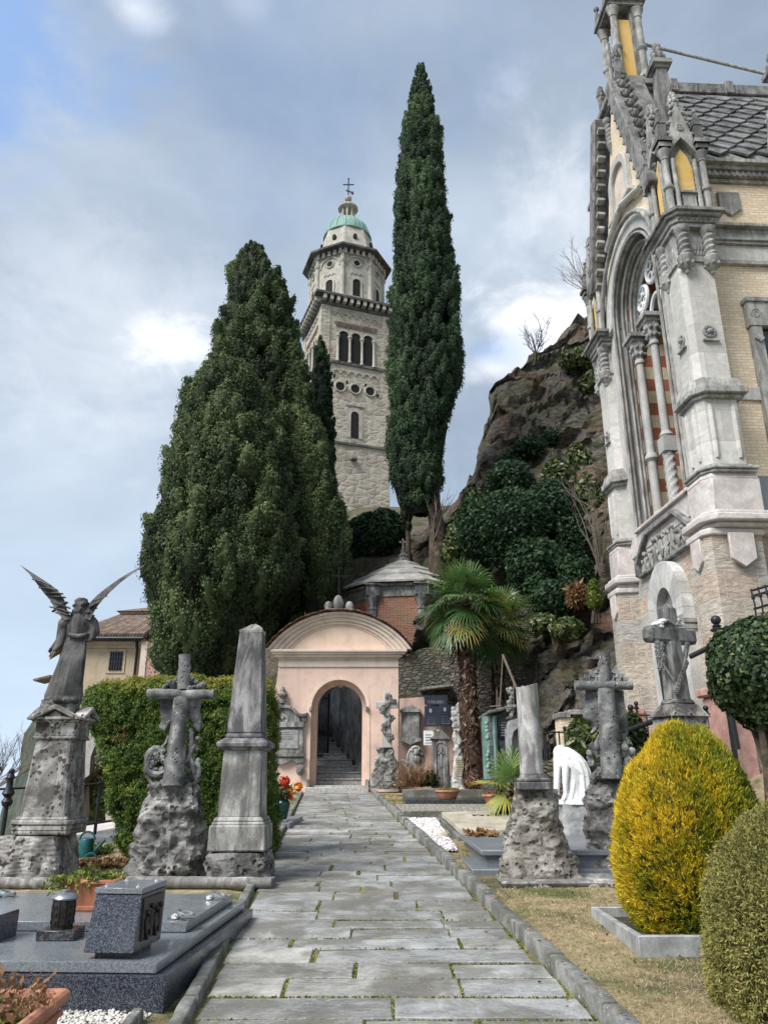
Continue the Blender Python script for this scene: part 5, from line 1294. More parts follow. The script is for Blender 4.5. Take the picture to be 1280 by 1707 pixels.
b = MB(); P2 = [at(*p, AY) for p in [(144,1345),(144,1290),(146,1258),(154,1238),(168,1228),(182,1236),(191,1258),(194,1290),(197,1345)]]; b.strip(pts, [(p.x, p.z) for p in P2], AY-.06, AY+.1); b.build('voussoirs', M['voussoir'], AW, sm=False)
b = MB(); b.add([at(176, 1400, AY-1.5), at(202, 1400, AY-1.5), at(190, 1180, AY), at(176, 1180, AY), at(176, 1400, AY+.2), at(202, 1400, AY+.2)], [(0, 1, 2, 3), (0, 3, 4), (1, 5, 2), (2, 5, 4, 3), (0, 4, 5, 1)]); b.build('buttress', M['oldwall'], AW, sm=False)
# ------------------------------------------------------------------ trees and plants
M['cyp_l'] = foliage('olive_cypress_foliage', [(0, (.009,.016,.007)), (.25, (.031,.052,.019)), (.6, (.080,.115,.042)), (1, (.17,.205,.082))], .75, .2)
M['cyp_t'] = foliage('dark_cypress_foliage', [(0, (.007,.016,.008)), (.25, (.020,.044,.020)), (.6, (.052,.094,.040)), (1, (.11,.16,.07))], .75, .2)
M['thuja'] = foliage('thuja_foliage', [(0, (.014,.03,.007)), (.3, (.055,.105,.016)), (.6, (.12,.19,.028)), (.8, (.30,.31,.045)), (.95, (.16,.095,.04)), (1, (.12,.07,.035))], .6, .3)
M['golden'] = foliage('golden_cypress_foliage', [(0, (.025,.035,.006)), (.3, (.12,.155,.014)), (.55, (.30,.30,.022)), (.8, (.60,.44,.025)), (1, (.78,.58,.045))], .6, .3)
M['yew'] = foliage('yew_foliage', [(0, (.03,.032,.010)), (.4, (.19,.185,.05)), (.75, (.36,.33,.11)), (1, (.36,.24,.10))], .6, .2)
M['ivy'] = foliage('glossy_leaves', [(0, (.008,.018,.007)), (.5, (.03,.06,.022)), (.85, (.075,.11,.04)), (1, (.20,.19,.06))], .45, .15, spec=.3)
M['laurel'] = foliage('dark_laurel_leaves', [(0, (.006,.015,.007)), (.5, (.022,.050,.022)), (.85, (.050,.092,.042)), (1, (.10,.14,.06))], .6, .18, spec=.15)
M['shrub'] = foliage('olive_leaves', [(0, (.02,.035,.010)), (.5, (.07,.10,.03)), (.85, (.16,.18,.06)), (1, (.27,.26,.11))], .4, .2, spec=.5)
M['palm'] = foliage('palm_leaf', [(0, (.016,.045,.015)), (.35, (.05,.115,.035)), (.65, (.13,.22,.06)), (.85, (.26,.33,.09)), (.93, (.42,.33,.06)), (1, (.20,.13,.07))], .45, .25, spec=.5)
M['dry'] = foliage('dry_leaves', [(0, (.10,.05,.025)), (.5, (.26,.14,.07)), (1, (.42,.28,.16))], .9, .2)
M['twig'] = plain('bare_twigs', (.15,.12,.10), .9, 0, .3, 8, 0)
M['herb'] = foliage('mixed_herbs', [(0, (.03,.05,.012)), (.35, (.10,.15,.03)), (.6, (.30,.32,.06)), (.8, (.38,.27,.14)), (1, (.34,.18,.10))], .7, .3)
def prof_px(Y, rows):
    """silhouette rows (py, xl, xr) on the plane Y -> (z, cx, r)"""
    out = []
    for py, xl, xr in rows:
        a, b_ = at(xl, py, Y), at(xr, py, Y); out.append((a.z, (a.x+b_.x)/2, (b_.x-a.x)/2))
    return sorted(out)
def pr_at(P, z):
    Z = np.array([p[0] for p in P]); return np.interp(z, Z, [p[1] for p in P]), np.interp(z, Z, [p[2] for p in P])
def cypress(name, label, Y, rows, nplume, mat, seed, lf=.06, plen=1.0, prad=.29, per=150, trunk=None, depth=1.0, base_z=None, core=.72, group='cypress trees around the gateway', lean=.32, tk=.35):
    rs = np.random.default_rng(seed); P = prof_px(Y, rows); z0, z1 = P[0][0], P[-1][0]
    bz = base_z if base_z is not None else z0-1.5
    cxb = P[0][1]; t = root(name, label, 'tree', (cxb, Y, bz), 0, group)
    # choose plume seats, density by circumference
    zz = rs.uniform(z0, z1, nplume*4); cx, r = pr_at(P, zz); keep = rs.uniform(0, 1, len(zz)) < (r+.12)/max(r.max(), .1)
    zz, cx, r = zz[keep][:nplume], cx[keep][:nplume], r[keep][:nplume]; n = len(zz)
    th = rs.uniform(0, 2*np.pi, n); dir_ = np.stack([np.cos(th), np.sin(th), np.zeros(n)], 1)
    pz = np.stack([cx+dir_[:, 0]*r, dir_[:, 1]*r, zz], 1); lump = np.array([noise.noise(Vector((p[0]*.75+seed*9, p[1]*.75, p[2]*.42))) for p in pz])
    rad = np.maximum(r-prad*.42, r*.55)*rs.uniform(.84, 1.0, n)+np.minimum(.42, r*.22)*lump-np.minimum(.12, r*.06)
    big = rs.uniform(.6, 1.35, n); pl_, pw = plen*big*np.clip(r/1.0, .55, 1.1), prad*big*np.clip(r/1.0, .5, 1.1)
    seat = np.stack([cx+dir_[:, 0]*(rad-pw*.6), Y+dir_[:, 1]*(rad-pw*.6)*depth, zz-pl_*.4], 1)
    ax = unit(dir_*lean+np.array([0, 0, 1.0])+rs.normal(0, .12, (n, 3)))
    m = n*per; idx = np.repeat(np.arange(n), per)
    t_ = rs.uniform(0, 1, m)**.75
    wfun = lambda q: np.sin(np.pi*np.clip(q*.80+.14, 0, 1))**.8
    oo = dir_[idx]; sdv = np.cross(ax[idx], oo); sdv = unit(sdv); ov = unit(np.cross(sdv, ax[idx])); aa = rs.uniform(-2.5, 2.5, m)
    perp = ov*np.cos(aa)[:, None]+sdv*np.sin(aa)[:, None]
    C = seat[idx]+ax[idx]*(t_*pl_[idx])[:, None]+perp*(wfun(t_)*pw[idx]*rs.uniform(.62, 1.28, m))[:, None]
    Nn = unit(perp+ax[idx]*(t_*1.3-.35)[:, None])
    V, F = leaves(C, Nn, lf, 1.8, .45, .9, rs)
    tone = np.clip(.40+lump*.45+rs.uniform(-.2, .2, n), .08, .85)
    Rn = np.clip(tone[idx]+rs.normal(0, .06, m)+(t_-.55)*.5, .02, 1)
    # each tuft has a solid heart
    kz, ka = 6, 8; tz_ = np.linspace(.02, .97, kz); th_ = np.linspace(0, 2*np.pi, ka, endpoint=False); s1 = unit(np.cross(ax, dir_)); o1 = unit(np.cross(s1, ax))
    H = seat[:, None, None, :]+ax[:, None, None, :]*(tz_[None, :, None]*pl_[:, None, None])[..., None]+(o1[:, None, None, :]*np.cos(th_)[None, None, :, None]+s1[:, None, None, :]*np.sin(th_)[None, None, :, None])*(wfun(tz_)[None, :, None]*pw[:, None, None]*.60*(1+.25*rs.normal(0, 1, (n, kz, ka))))[..., None]
    hf = np.array([(j*ka+i, j*ka+(i+1) % ka, (j+1)*ka+(i+1) % ka, (j+1)*ka+i) for j in range(kz-1) for i in range(ka)]); HF = (hf[None]+(np.arange(n)*kz*ka)[:, None, None]).reshape(-1, 4)
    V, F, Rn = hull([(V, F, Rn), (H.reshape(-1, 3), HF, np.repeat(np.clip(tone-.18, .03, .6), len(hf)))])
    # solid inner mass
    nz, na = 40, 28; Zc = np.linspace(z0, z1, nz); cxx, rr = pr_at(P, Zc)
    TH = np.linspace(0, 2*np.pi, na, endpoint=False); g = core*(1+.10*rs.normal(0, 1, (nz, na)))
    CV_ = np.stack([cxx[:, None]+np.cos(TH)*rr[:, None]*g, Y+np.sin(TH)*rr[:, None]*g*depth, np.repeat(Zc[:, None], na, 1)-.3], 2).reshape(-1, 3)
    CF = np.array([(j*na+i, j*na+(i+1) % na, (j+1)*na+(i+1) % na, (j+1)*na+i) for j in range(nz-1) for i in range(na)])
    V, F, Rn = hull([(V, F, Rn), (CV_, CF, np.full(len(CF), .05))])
    npmesh('crown', V, F, mat, t, Rn)
    b = MB(); tr = trunk or [(cxb, Y, bz-1), (cxb, Y, z0+1)]
    tr = [Vector(p) for p in tr]; k_ = len(tr)
    b.tube(tr, [tk*(1.25-.5*i/max(1, k_-1)) for i in range(k_)], 12); b.disp(.05, 2.5)
    for i in range(5):
        a = i*1.3+seed; b.tube([tr[-1]-Vector((0, 0, .8)), tr[-1]+Vector((math.cos(a)*.5, math.sin(a)*.5, .3)), tr[-1]+Vector((math.cos(a)*.8, math.sin(a)*.8, 1.8))], [tk*.35, tk*.25, .05], 6)
    b.build('trunk', M['bark'], t)
    return t
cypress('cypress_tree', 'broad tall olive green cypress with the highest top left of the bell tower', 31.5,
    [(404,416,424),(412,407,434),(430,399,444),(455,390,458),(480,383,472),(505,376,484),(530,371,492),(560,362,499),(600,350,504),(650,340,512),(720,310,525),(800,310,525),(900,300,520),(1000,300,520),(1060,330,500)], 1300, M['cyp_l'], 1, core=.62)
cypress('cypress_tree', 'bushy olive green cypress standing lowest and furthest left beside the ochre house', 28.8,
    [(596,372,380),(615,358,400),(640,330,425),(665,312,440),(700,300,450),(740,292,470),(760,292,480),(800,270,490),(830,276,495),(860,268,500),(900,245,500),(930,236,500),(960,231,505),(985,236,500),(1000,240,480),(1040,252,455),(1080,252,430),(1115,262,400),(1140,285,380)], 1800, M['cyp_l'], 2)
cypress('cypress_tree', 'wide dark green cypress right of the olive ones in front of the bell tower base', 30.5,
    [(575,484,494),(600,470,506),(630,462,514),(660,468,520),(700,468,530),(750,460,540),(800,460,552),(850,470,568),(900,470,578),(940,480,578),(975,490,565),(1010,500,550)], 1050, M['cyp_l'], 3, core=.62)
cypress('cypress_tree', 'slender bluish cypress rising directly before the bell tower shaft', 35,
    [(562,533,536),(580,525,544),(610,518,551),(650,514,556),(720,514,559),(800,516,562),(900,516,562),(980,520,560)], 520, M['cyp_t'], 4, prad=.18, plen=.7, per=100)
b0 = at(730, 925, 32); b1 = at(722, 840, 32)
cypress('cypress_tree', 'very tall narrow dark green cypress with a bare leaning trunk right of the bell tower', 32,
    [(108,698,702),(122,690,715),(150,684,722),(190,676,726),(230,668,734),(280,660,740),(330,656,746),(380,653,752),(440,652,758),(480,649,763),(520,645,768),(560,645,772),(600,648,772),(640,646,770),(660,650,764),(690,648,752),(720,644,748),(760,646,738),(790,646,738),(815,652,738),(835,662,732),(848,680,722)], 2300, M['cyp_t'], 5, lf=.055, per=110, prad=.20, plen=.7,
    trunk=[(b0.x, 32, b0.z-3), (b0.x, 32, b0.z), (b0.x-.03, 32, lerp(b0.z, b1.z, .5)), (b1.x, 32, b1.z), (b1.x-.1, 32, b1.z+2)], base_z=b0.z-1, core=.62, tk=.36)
# loose side sprays and thin stems at the foot of the tall cypress
cypress('cypress_tree', 'thin shaggy cypress stem hanging beside the bare trunk of the tall cypress', 33,
    [(815,664,704),(840,664,696),(862,668,690),(884,672,688)], 60, M['cyp_t'], 6, core=.3, tk=.12, prad=.2, plen=.7)

def blob_leaves(C, Rr, n, size, aspect, jitter, seed, shell=.55, lump=3, amp=.25, up=0.0, fold=.15):
    """leaves scattered through the outer shell of a lumpy ellipsoid"""
    rs = np.random.default_rng(seed); d = unit(rs.normal(0, 1, (n, 3)))
    k_ = 26; cen = unit(rs.normal(0, 1, (k_, 3))); w_ = (d @ cen.T).max(1)
    bul = 1-amp+amp*np.clip((w_-.72)/.28, 0, 1)
    rad = bul*(1-rs.uniform(0, 1, n)**1.6*(1-shell))
    P = np.array(C)+d*rad[:, None]*np.array(Rr)
    V, F = leaves(P, d, size, aspect, jitter, up, rs, fold)
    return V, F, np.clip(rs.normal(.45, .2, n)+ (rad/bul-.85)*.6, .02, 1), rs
def core_ball(C, Rr, k_=.6, seed=0):
    rs = np.random.default_rng(seed); nz, na = 14, 18; V = []; F = []
    for j in range(nz):
        p = np.pi*(j+.02)/(nz-.96)
        for i in range(na):
            a = 2*np.pi*i/na; q = k_*(1+.1*rs.normal()); V.append((C[0]+Rr[0]*q*np.sin(p)*np.cos(a), C[1]+Rr[1]*q*np.sin(p)*np.sin(a), C[2]-Rr[2]*q*np.cos(p)))
    F = [(j*na+i, j*na+(i+1) % na, (j+1)*na+(i+1) % na, (j+1)*na+i) for j in range(nz-1) for i in range(na)]
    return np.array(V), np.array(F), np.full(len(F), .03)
def bush(name, label, cat, blobs, n, size, mat, seed, aspect=1.9, base=None, stem=True, core=.6, group=None, jitter=.7, shell=.5, amp=.25, stem_r=.05):
    c0 = blobs[0][0]; bs = base or (c0[0], c0[1], c0[2]-blobs[0][1][2])
    t = root(name, label, cat, bs, 0, group); parts = []
    vol = [b_[1][0]*b_[1][2] for b_ in blobs]
    for i, (C, Rr) in enumerate(blobs):
        V, F, Rn, _ = blob_leaves(C, Rr, int(n*vol[i]/sum(vol)), size, aspect, jitter, seed+i, shell, amp=amp); parts.append((V, F, Rn))
        if core: parts.append(core_ball(C, Rr, core, seed+i))
    V, F, Rn = hull(parts); npmesh('foliage', V, F, mat, t, Rn)
    if stem:
        b = MB()
        for i, (C, Rr) in enumerate(blobs):
            for k_ in range(3): b.tube([Vector(bs)+Vector((.1*k_-.1, 0, -.4)), Vector(bs).lerp(Vector(C), .5)+Vector((.05*k_, .03*k_, 0)), Vector(C)+Vector((Rr[0]*.4*(k_-1), 0, Rr[2]*.3))], [stem_r, stem_r*.8, stem_r*.3], 6)
        b.build('stem', M['bark'], t)
    return t
def blob(px, py, Y, rx, rz, ry=None):
    p = at(px, py, Y); s_ = Y/FPX; return ((p.x, Y, p.z), (rx*s_*1.03, (ry or rx)*s_, rz*s_*1.05))
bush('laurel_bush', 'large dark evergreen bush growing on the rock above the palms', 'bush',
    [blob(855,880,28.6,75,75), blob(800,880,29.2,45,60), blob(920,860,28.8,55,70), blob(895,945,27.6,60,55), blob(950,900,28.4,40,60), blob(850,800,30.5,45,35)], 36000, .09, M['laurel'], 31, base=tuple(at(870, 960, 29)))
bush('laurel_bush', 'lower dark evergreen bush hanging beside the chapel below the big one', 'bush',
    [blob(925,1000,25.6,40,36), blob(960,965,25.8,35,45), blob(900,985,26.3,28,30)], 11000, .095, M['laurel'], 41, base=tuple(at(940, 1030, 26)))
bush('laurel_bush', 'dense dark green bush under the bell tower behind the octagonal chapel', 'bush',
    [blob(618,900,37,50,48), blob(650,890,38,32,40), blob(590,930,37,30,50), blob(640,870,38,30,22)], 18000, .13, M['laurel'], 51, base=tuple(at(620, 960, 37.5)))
bush('green_bush', 'lighter olive shrub on the slope right of the tall cypress trunk', 'bush',
    [blob(765,895,31.2,24,42), blob(790,840,32.5,22,30), blob(748,925,30.6,14,22)], 4500, .12, M['shrub'], 61, base=tuple(at(765, 945, 31)), core=.5)
bush('green_bush', 'ragged green shrub clinging to the middle of the rock face', 'bush',
    [blob(930,800,33.5,32,42), blob(965,770,33.6,26,36), blob(985,840,32,24,60)], 4000, .14, M['shrub'], 66, base=tuple(at(950, 840, 33.5)), core=0, shell=.1)
bush('green_bush', 'small shrub high on the cliff crest beside the chapel', 'bush',
    [blob(960,600,37,34,22), blob(990,640,36.5,25,26)], 2600, .15, M['shrub'], 71, base=tuple(at(960, 625, 37.5)), core=0, shell=.1)
bush('dwarf_cypress', 'small bright green conical conifer on the rock beside the chapel corner', 'bush',
    [blob(991,1000,23.2,13,19), blob(990,982,23.2,9,18)], 2600, .06, M['thuja'], 76, base=tuple(at(991, 1018, 23.2)), jitter=.8)
bush('dry_grass_tuft', 'pale dry tuft of grass hanging on the rock left of the small conifer', 'plant', [blob(962,992,24.2,10,14)], 700, .12, M['dry'], 78, aspect=5, core=0, stem=False)
bush('leafy_shrub', 'yellow green leafy shrub behind the white kneeling statue', 'bush',
    [blob(970,1232,14.6,24,32), blob(985,1258,14.4,18,30)], 900, .13, M['shrub'], 81, base=tuple(at(975, 1300, 14.6)), aspect=2.4, jitter=.6, amp=.4)
bush('leafy_shrub', 'dark green leafy shrub right of the rustic cross with reddish shoots', 'bush',
    [blob(1055,1220,14.3,20,28), blob(1045,1250,14.2,18,26)], 900, .12, M['ivy'], 86, base=tuple(at(1050, 1300, 14.3)), aspect=2.2, jitter=.6, amp=.4)

# clipped thuja hedge, T-shaped
HYF, HYB = 11.75, 12.6
hp = [(146,1162),(150,1150),(165,1143),(240,1140),(330,1138),(440,1140),(444,1200),(444,1300),(444,1420),(300,1440),(228,1440),(212,1412),(196,1385),(183,1340),(182,1300),(178,1262),(160,1228),(148,1195)]
HP = [(at(*p, HYF).x, at(*p, HYF).z) for p in hp]
HG = root('thuja_hedge', 'clipped green thuja hedge overhanging on the left between the angel and the obelisk', 'hedge', (at(225, 1440, 12).x, 12.3, .45))
def inside(x, z, poly):
    c = np.zeros(len(x), bool); j = len(poly)-1
    for i in range(len(poly)):
        xi, zi = poly[i]; xj, zj = poly[j]
        m_ = ((zi > z) != (zj > z)) & (x < (xj-xi)*(z-zi)/(zj-zi+1e-12)+xi); c ^= m_; j = i
    return c
rs = np.random.default_rng(90); xs_ = [p[0] for p in HP]; zs_ = [p[1] for p in HP]
cl = []
x = rs.uniform(min(xs_), max(xs_), 3200); z = rs.uniform(min(zs_), max(zs_), 3200); k_ = inside(x, z, HP); x, z = x[k_], z[k_]
cl.append((np.stack([x, np.full(len(x), HYF)+rs.uniform(-.06, .12, len(x)), z], 1), np.tile([0, -1.0, .25], (len(x), 1))))
L = np.array(HP); seg_ = np.roll(L, -1, 0)-L; ln = np.linalg.norm(seg_, axis=1); pick = rs.choice(len(L), 2600, p=ln/ln.sum()); tt = rs.uniform(0, 1, 2600)
pt = L[pick]+seg_[pick]*tt[:, None]; nr = np.stack([-seg_[pick][:, 1], seg_[pick][:, 0]], 1); nr /= np.linalg.norm(nr, axis=1, keepdims=True)
cl.append((np.stack([pt[:, 0]+nr[:, 0]*rs.uniform(-.08, .04, 2600), rs.uniform(HYF, HYB, 2600), pt[:, 1]+nr[:, 1]*rs.uniform(-.08, .05, 2600)], 1), np.stack([nr[:, 0], np.full(2600, -.2), nr[:, 1]], 1)))
C = np.concatenate([c[0] for c in cl]); Nn = np.concatenate([c[1] for c in cl]); n = len(C)
q = np.array([noise.noise(Vector(p*2.6)) for p in C]); C = C+Nn*(q*.075)[:, None]
per = 62; idx = np.repeat(np.arange(n), per); D = unit(Nn[idx]*.5+np.array([0, 0, .1])+rs.normal(0, .55, (n*per, 3)))
V, F = leaves(C[idx]+D*rs.uniform(.0, .10, n*per)[:, None], unit(Nn[idx]+rs.normal(0, .3, (n*per, 3))), .0165, 2.8, .45, .5, rs)
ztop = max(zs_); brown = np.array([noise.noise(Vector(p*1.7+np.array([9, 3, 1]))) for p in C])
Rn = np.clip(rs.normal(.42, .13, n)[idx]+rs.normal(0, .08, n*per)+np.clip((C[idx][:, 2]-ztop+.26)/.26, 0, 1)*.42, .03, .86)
Rn = np.where((brown[idx] > .38) & (rs.uniform(0, 1, n*per) < .7), rs.uniform(.9, 1, n*per), Rn)
cb = MB(); cc = (sum(xs_)/len(xs_), sum(zs_)/len(zs_)); cb.ext([(cc[0]+(p[0]-cc[0])*.93, cc[1]+(p[1]-cc[1])*.93) for p in HP], HYF+.12, HYB-.1)
CVv = np.array(cb.v); tri = []
mbq = bmesh.new(); vv = [mbq.verts.new(p) for p in cb.v]; [mbq.faces.new([vv[i] for i in f]) for f in cb.f]; bmesh.ops.triangulate(mbq, faces=mbq.faces); mbq.verts.index_update()
tri = np.array([[v.index for v in f.verts]+[f.verts[2].index] for f in mbq.faces]); mbq.free()
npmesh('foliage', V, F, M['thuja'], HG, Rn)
core_o = cb.build('inner_branches', M['bark'], HG, sm=False)
b = MB(); p = at(214, 1440, 12.1); b.tube([(p.x, 12.1, .3), (p.x-.02, 12.1, .8), (p.x-.05, 12.2, 1.6)], [.11, .09, .07], 9); b.disp(.015, 9); p = at(330, 1440, 12.3); b.tube([(p.x, 12.3, .3), (p.x, 12.3, 1.5)], .09, 8); b.build('trunk', M['bark'], HG, split=True)

# golden clipped conifer
GC = at(1152, 1398, 7.55); gr = (.685, .685, 1.03)
GB_ = root('golden_conifer', 'egg shaped clipped golden yellow conifer in a low stone planter', 'bush', (GC.x, GC.y, .35))
rs = np.random.default_rng(95); n = 13000; d = unit(rs.normal(0, 1, (n, 3)))
egg = 1+.10*(-d[:, 2])*(1-d[:, 2]**2)*2
lum = np.array([noise.noise(Vector(p*4.2))+.9*noise.noise(Vector(p*1.9)) for p in d])
rad = egg*(.97+.06*lum)*np.where(rs.uniform(0, 1, n) < .3, rs.uniform(.85, .97, n), 1)
P = np.array([GC.x, GC.y, GC.z])+d*rad[:, None]*np.array(gr)
per = 9; idx = np.repeat(np.arange(n), per); m_ = n*per
D = unit(d[idx]*.75+np.array([0, 0, .75])+rs.normal(0, .38, (m_, 3)))
S1 = unit(np.cross(D, rs.normal(0, 1, (m_, 3)))); ln_ = rs.uniform(.025, .06, m_)[:, None]; wd_ = rs.uniform(.003, .006, m_)[:, None]; B0 = P[idx]+rs.normal(0, .012, (m_, 3))-D*.02
V = np.stack([B0-S1*wd_*.6, B0+D*ln_*.55-S1*wd_, B0+D*ln_, B0+D*ln_*.55+S1*wd_], 1).reshape(-1, 3); F = np.arange(4*m_).reshape(-1, 4)
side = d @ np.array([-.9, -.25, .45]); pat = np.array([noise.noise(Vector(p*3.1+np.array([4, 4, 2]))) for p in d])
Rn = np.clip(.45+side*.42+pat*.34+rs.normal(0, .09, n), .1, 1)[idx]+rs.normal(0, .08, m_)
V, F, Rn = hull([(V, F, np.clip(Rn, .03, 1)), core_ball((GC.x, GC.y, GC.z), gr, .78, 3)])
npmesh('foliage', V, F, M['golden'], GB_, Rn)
b = MB()
for k_ in range(4): a = k_*1.6; b.tube([(GC.x+.05*math.cos(a), GC.y+.05*math.sin(a), .25), (GC.x+.12*math.cos(a), GC.y+.12*math.sin(a), .7), (GC.x+.2*math.cos(a), GC.y+.2*math.sin(a), 1.1)], [.06, .05, .03], 7)
b.build('trunk', M['bark'], GB_)
# yew at the right edge
YC_ = at(1345, 1590, 5.45); yr = (.60, .58, .90)
YB = root('clipped_yew', 'rounded brownish green clipped yew at the lower right corner', 'bush', (YC_.x, YC_.y, .25))
rs = np.random.default_rng(97); n = 11000; d = unit(rs.normal(0, 1, (n, 3))); lum = np.array([noise.noise(Vector(p*5))+.9*noise.noise(Vector(p*2)) for p in d])
rad = (.96+.06*lum)*np.where(rs.uniform(0, 1, n) < .3, rs.uniform(.85, .97, n), 1); P = np.array(YC_)+d*rad[:, None]*np.array(yr)
per = 9; idx = np.repeat(np.arange(n), per); m_ = n*per; D = unit(d[idx]*.6+rs.normal(0, .7, (m_, 3)))
S1 = unit(np.cross(D, rs.normal(0, 1, (m_, 3)))); ln_ = rs.uniform(.02, .04, m_)[:, None]; wd_ = rs.uniform(.003, .005, m_)[:, None]; B0 = P[idx]+rs.normal(0, .012, (m_, 3))
V = np.stack([B0-S1*wd_, B0+D*ln_*.5-S1*wd_, B0+D*ln_, B0+D*ln_*.5+S1*wd_], 1).reshape(-1, 3); F = np.arange(4*m_).reshape(-1, 4)
Rn = np.clip(.52+.12*lum+rs.normal(0, .13, n)+np.where(d[:, 2] < -.5, .2, 0), .05, 1)[idx]
V, F, Rn = hull([(V, F, Rn), core_ball(tuple(YC_), yr, .8, 4)]); npmesh('foliage', V, F, M['yew'], YB, Rn)
b = MB(); b.tube([(YC_.x, YC_.y, .1), (YC_.x, YC_.y, .9)], [.09, .06], 8); b.build('trunk', M['bark'], YB)
# ivy-leaved round tree
IC = at(1268, 1118, 9.6)
IV = root('round_evergreen_tree', 'round clipped evergreen tree with glossy dark leaves right of the tall cross', 'tree', (IC.x-.05, 9.6, .9))
parts = []
for i, (dx, dz, r) in enumerate(((0, 0, .70), (.45, .15, .7), (.1, -.22, .6), (-.05, .2, .5))):
    V, F, Rn, _ = blob_leaves((IC.x+dx, 9.6, IC.z+dz), (r, r, r*.95), 5200, .052, 1.4, .5, 300+i, .85, amp=.16, fold=.2); parts += [(V, F, Rn), core_ball((IC.x+dx, 9.6, IC.z+dz), (r, r, r), .8, i)]
V, F, Rn = hull(parts); npmesh('crown', V, F, M['ivy'], IV, Rn)
b = MB(); b.tube([(IC.x-.1, 9.6, .4), (IC.x-.12, 9.6, 1.3), (IC.x-.02, 9.6, IC.z-.3)], [.09, .07, .06], 9); b.disp(.02, 7)
for a in (0, 2, 4): b.tube([(IC.x-.1, 9.6, 1.7), (IC.x+.4*math.cos(a), 9.6+.4*math.sin(a), IC.z)], [.05, .02], 6)
b.build('trunk', M['bark'], IV)

# ------------------------------------------------------------------ palms
def fan(P, D, Nn, rad, seg, rs, parts, tone, spread=2.4, droop=.35, wid=.055):
    D = D/np.linalg.norm(D); S1 = np.cross(D, Nn); S1 /= np.linalg.norm(S1); Nn = np.cross(S1, D)
    ph = np.linspace(-spread, spread, seg); Vv = []; Ff = []
    for a in ph:
        L_ = rad*(1-.18*abs(a)/spread)*rs.uniform(.9, 1.06); dd = D*math.cos(a)+S1*math.sin(a)+Nn*rs.normal(0, .05); sd_ = np.cross(dd, Nn); w_ = wid*rad
        p0 = P; p1 = P+dd*L_*.55+Nn*.02; p2 = P+dd*L_*.85+np.array([0, 0, -droop*L_*.18]); p3 = P+dd*L_+np.array([0, 0, -droop*L_*rs.uniform(.3, .7)])
        b0 = len(Vv); Vv += [p0-sd_*w_*.15, p0+sd_*w_*.15, p1+sd_*w_*.5+Nn*.01, p1-sd_*w_*.5-Nn*.01, p2+sd_*w_*.32, p2-sd_*w_*.32, p3+sd_*w_*.04, p3-sd_*w_*.04]
        Ff += [(b0, b0+1, b0+2, b0+3), (b0+3, b0+2, b0+4, b0+5), (b0+5, b0+4, b0+6, b0+7)]
    parts.append((np.array(Vv), np.array(Ff), np.clip(tone+rs.normal(0, .04, len(Ff)), 0, 1)))
def palm(label, base, top, nleaf, rad, pet, seed, tk=.16, group='fan palms by the stone wall', yellow=(), light=0.0):
    rs = np.random.default_rng(seed); t = root('fan_palm', label, 'palm', tuple(base), 0, group)
    b = MB(); k_ = 16; base = Vector(base); top = Vector(top); pts = [base.lerp(top, i/k_)+Vector((.05*math.sin(i*.7), 0, 0)) for i in range(k_+1)]
    b.tube([pts[0]-Vector((0, 0, .5))]+pts, [tk*1.1]+[tk*(1.15-.25*i/k_+.10*(i % 2)) for i in range(k_+1)], 14); b.disp(.035, 9); tr = b.build('trunk', M['palmfibre'], t)
    n = 900; zz = rs.uniform(0, 1, n); a = rs.uniform(0, 2*np.pi, n); c = np.array(base)+(np.array(top)-np.array(base))*zz[:, None]
    C = c+np.stack([np.cos(a), np.sin(a), 0*a], 1)*tk*1.02; V, F = leaves(C, np.stack([np.cos(a), np.sin(a), .6+0*a], 1), .12, 3.0, .5, 3, rs); npmesh('trunk_fibre', V, F, M['dry2'], tr, rs.uniform(0, 1, len(F)))
    parts = []; st = MB()
    for i in range(nleaf):
        el = lerp(80, -55, (i/(nleaf-1))**.85)+rs.normal(0, 7); az = i*2.399+rs.normal(0, .2)
        d = np.array([math.cos(az)*math.cos(R(el)), math.sin(az)*math.cos(R(el)), math.sin(R(el))]); p1 = np.array(top)+d*pet*rs.uniform(.8, 1.1)
        p0 = np.array(top)+np.array([0, 0, -.25+el*.002]); p1[2] -= .12*(1-math.sin(R(el)))
        st.tube([p0, (p0+p1)/2+np.array([0, 0, .06]), p1], [.02, .014, .012], 5)
        dd = d+np.array([0, 0, -.35]); Nn = np.array([0, 0, 1.0])-d*.2
        if abs(el) > 70: Nn = np.array([math.cos(az+1.5), math.sin(az+1.5), .2])
        tone = .93 if i in yellow else (rs.uniform(.2, .62)+light if el > -25 else rs.uniform(.1, .5)+light*.5)
        fan(p1, dd, Nn, rad*rs.uniform(.85, 1.1), 34, rs, parts, tone, 2.5, .28 if el > 0 else .6)
    V, F, Rn = hull(parts); npmesh('fronds', V, F, M['palm'], t, Rn); st.build('leaf_stalks', M['palmstalk'], t)
M['dry2'] = foliage('palm_fibre_strips', [(0, (.03,.016,.010)), (.6, (.09,.05,.032)), (1, (.26,.19,.14))], .9, .1)
M['palmstalk'] = plain('palm_stalk', (.10,.14,.04), .6, 0, .3, 8, 0)
PB = at(790, 1312, 25.2); PT = at(772, 1005, 25.2)
palm('tall fan palm with thick fibrous trunk and two yellowing fronds by the stone wall', (PB.x, 25.2, 1.2), (PT.x, 25.2, PT.z), 34, .95, .85, 21, .25, yellow=(24, 28, 30), light=.1)
PB = at(826, 1300, 26.2); PT = at(832, 1042, 26.2)
palm('thinner fan palm with paler green fronds behind the tall one', (PB.x, 26.2, 1.3), (PT.x, 26.2, PT.z), 22, .85, .75, 22, .17, light=.32)
PB = at(858, 1318, 16.5)
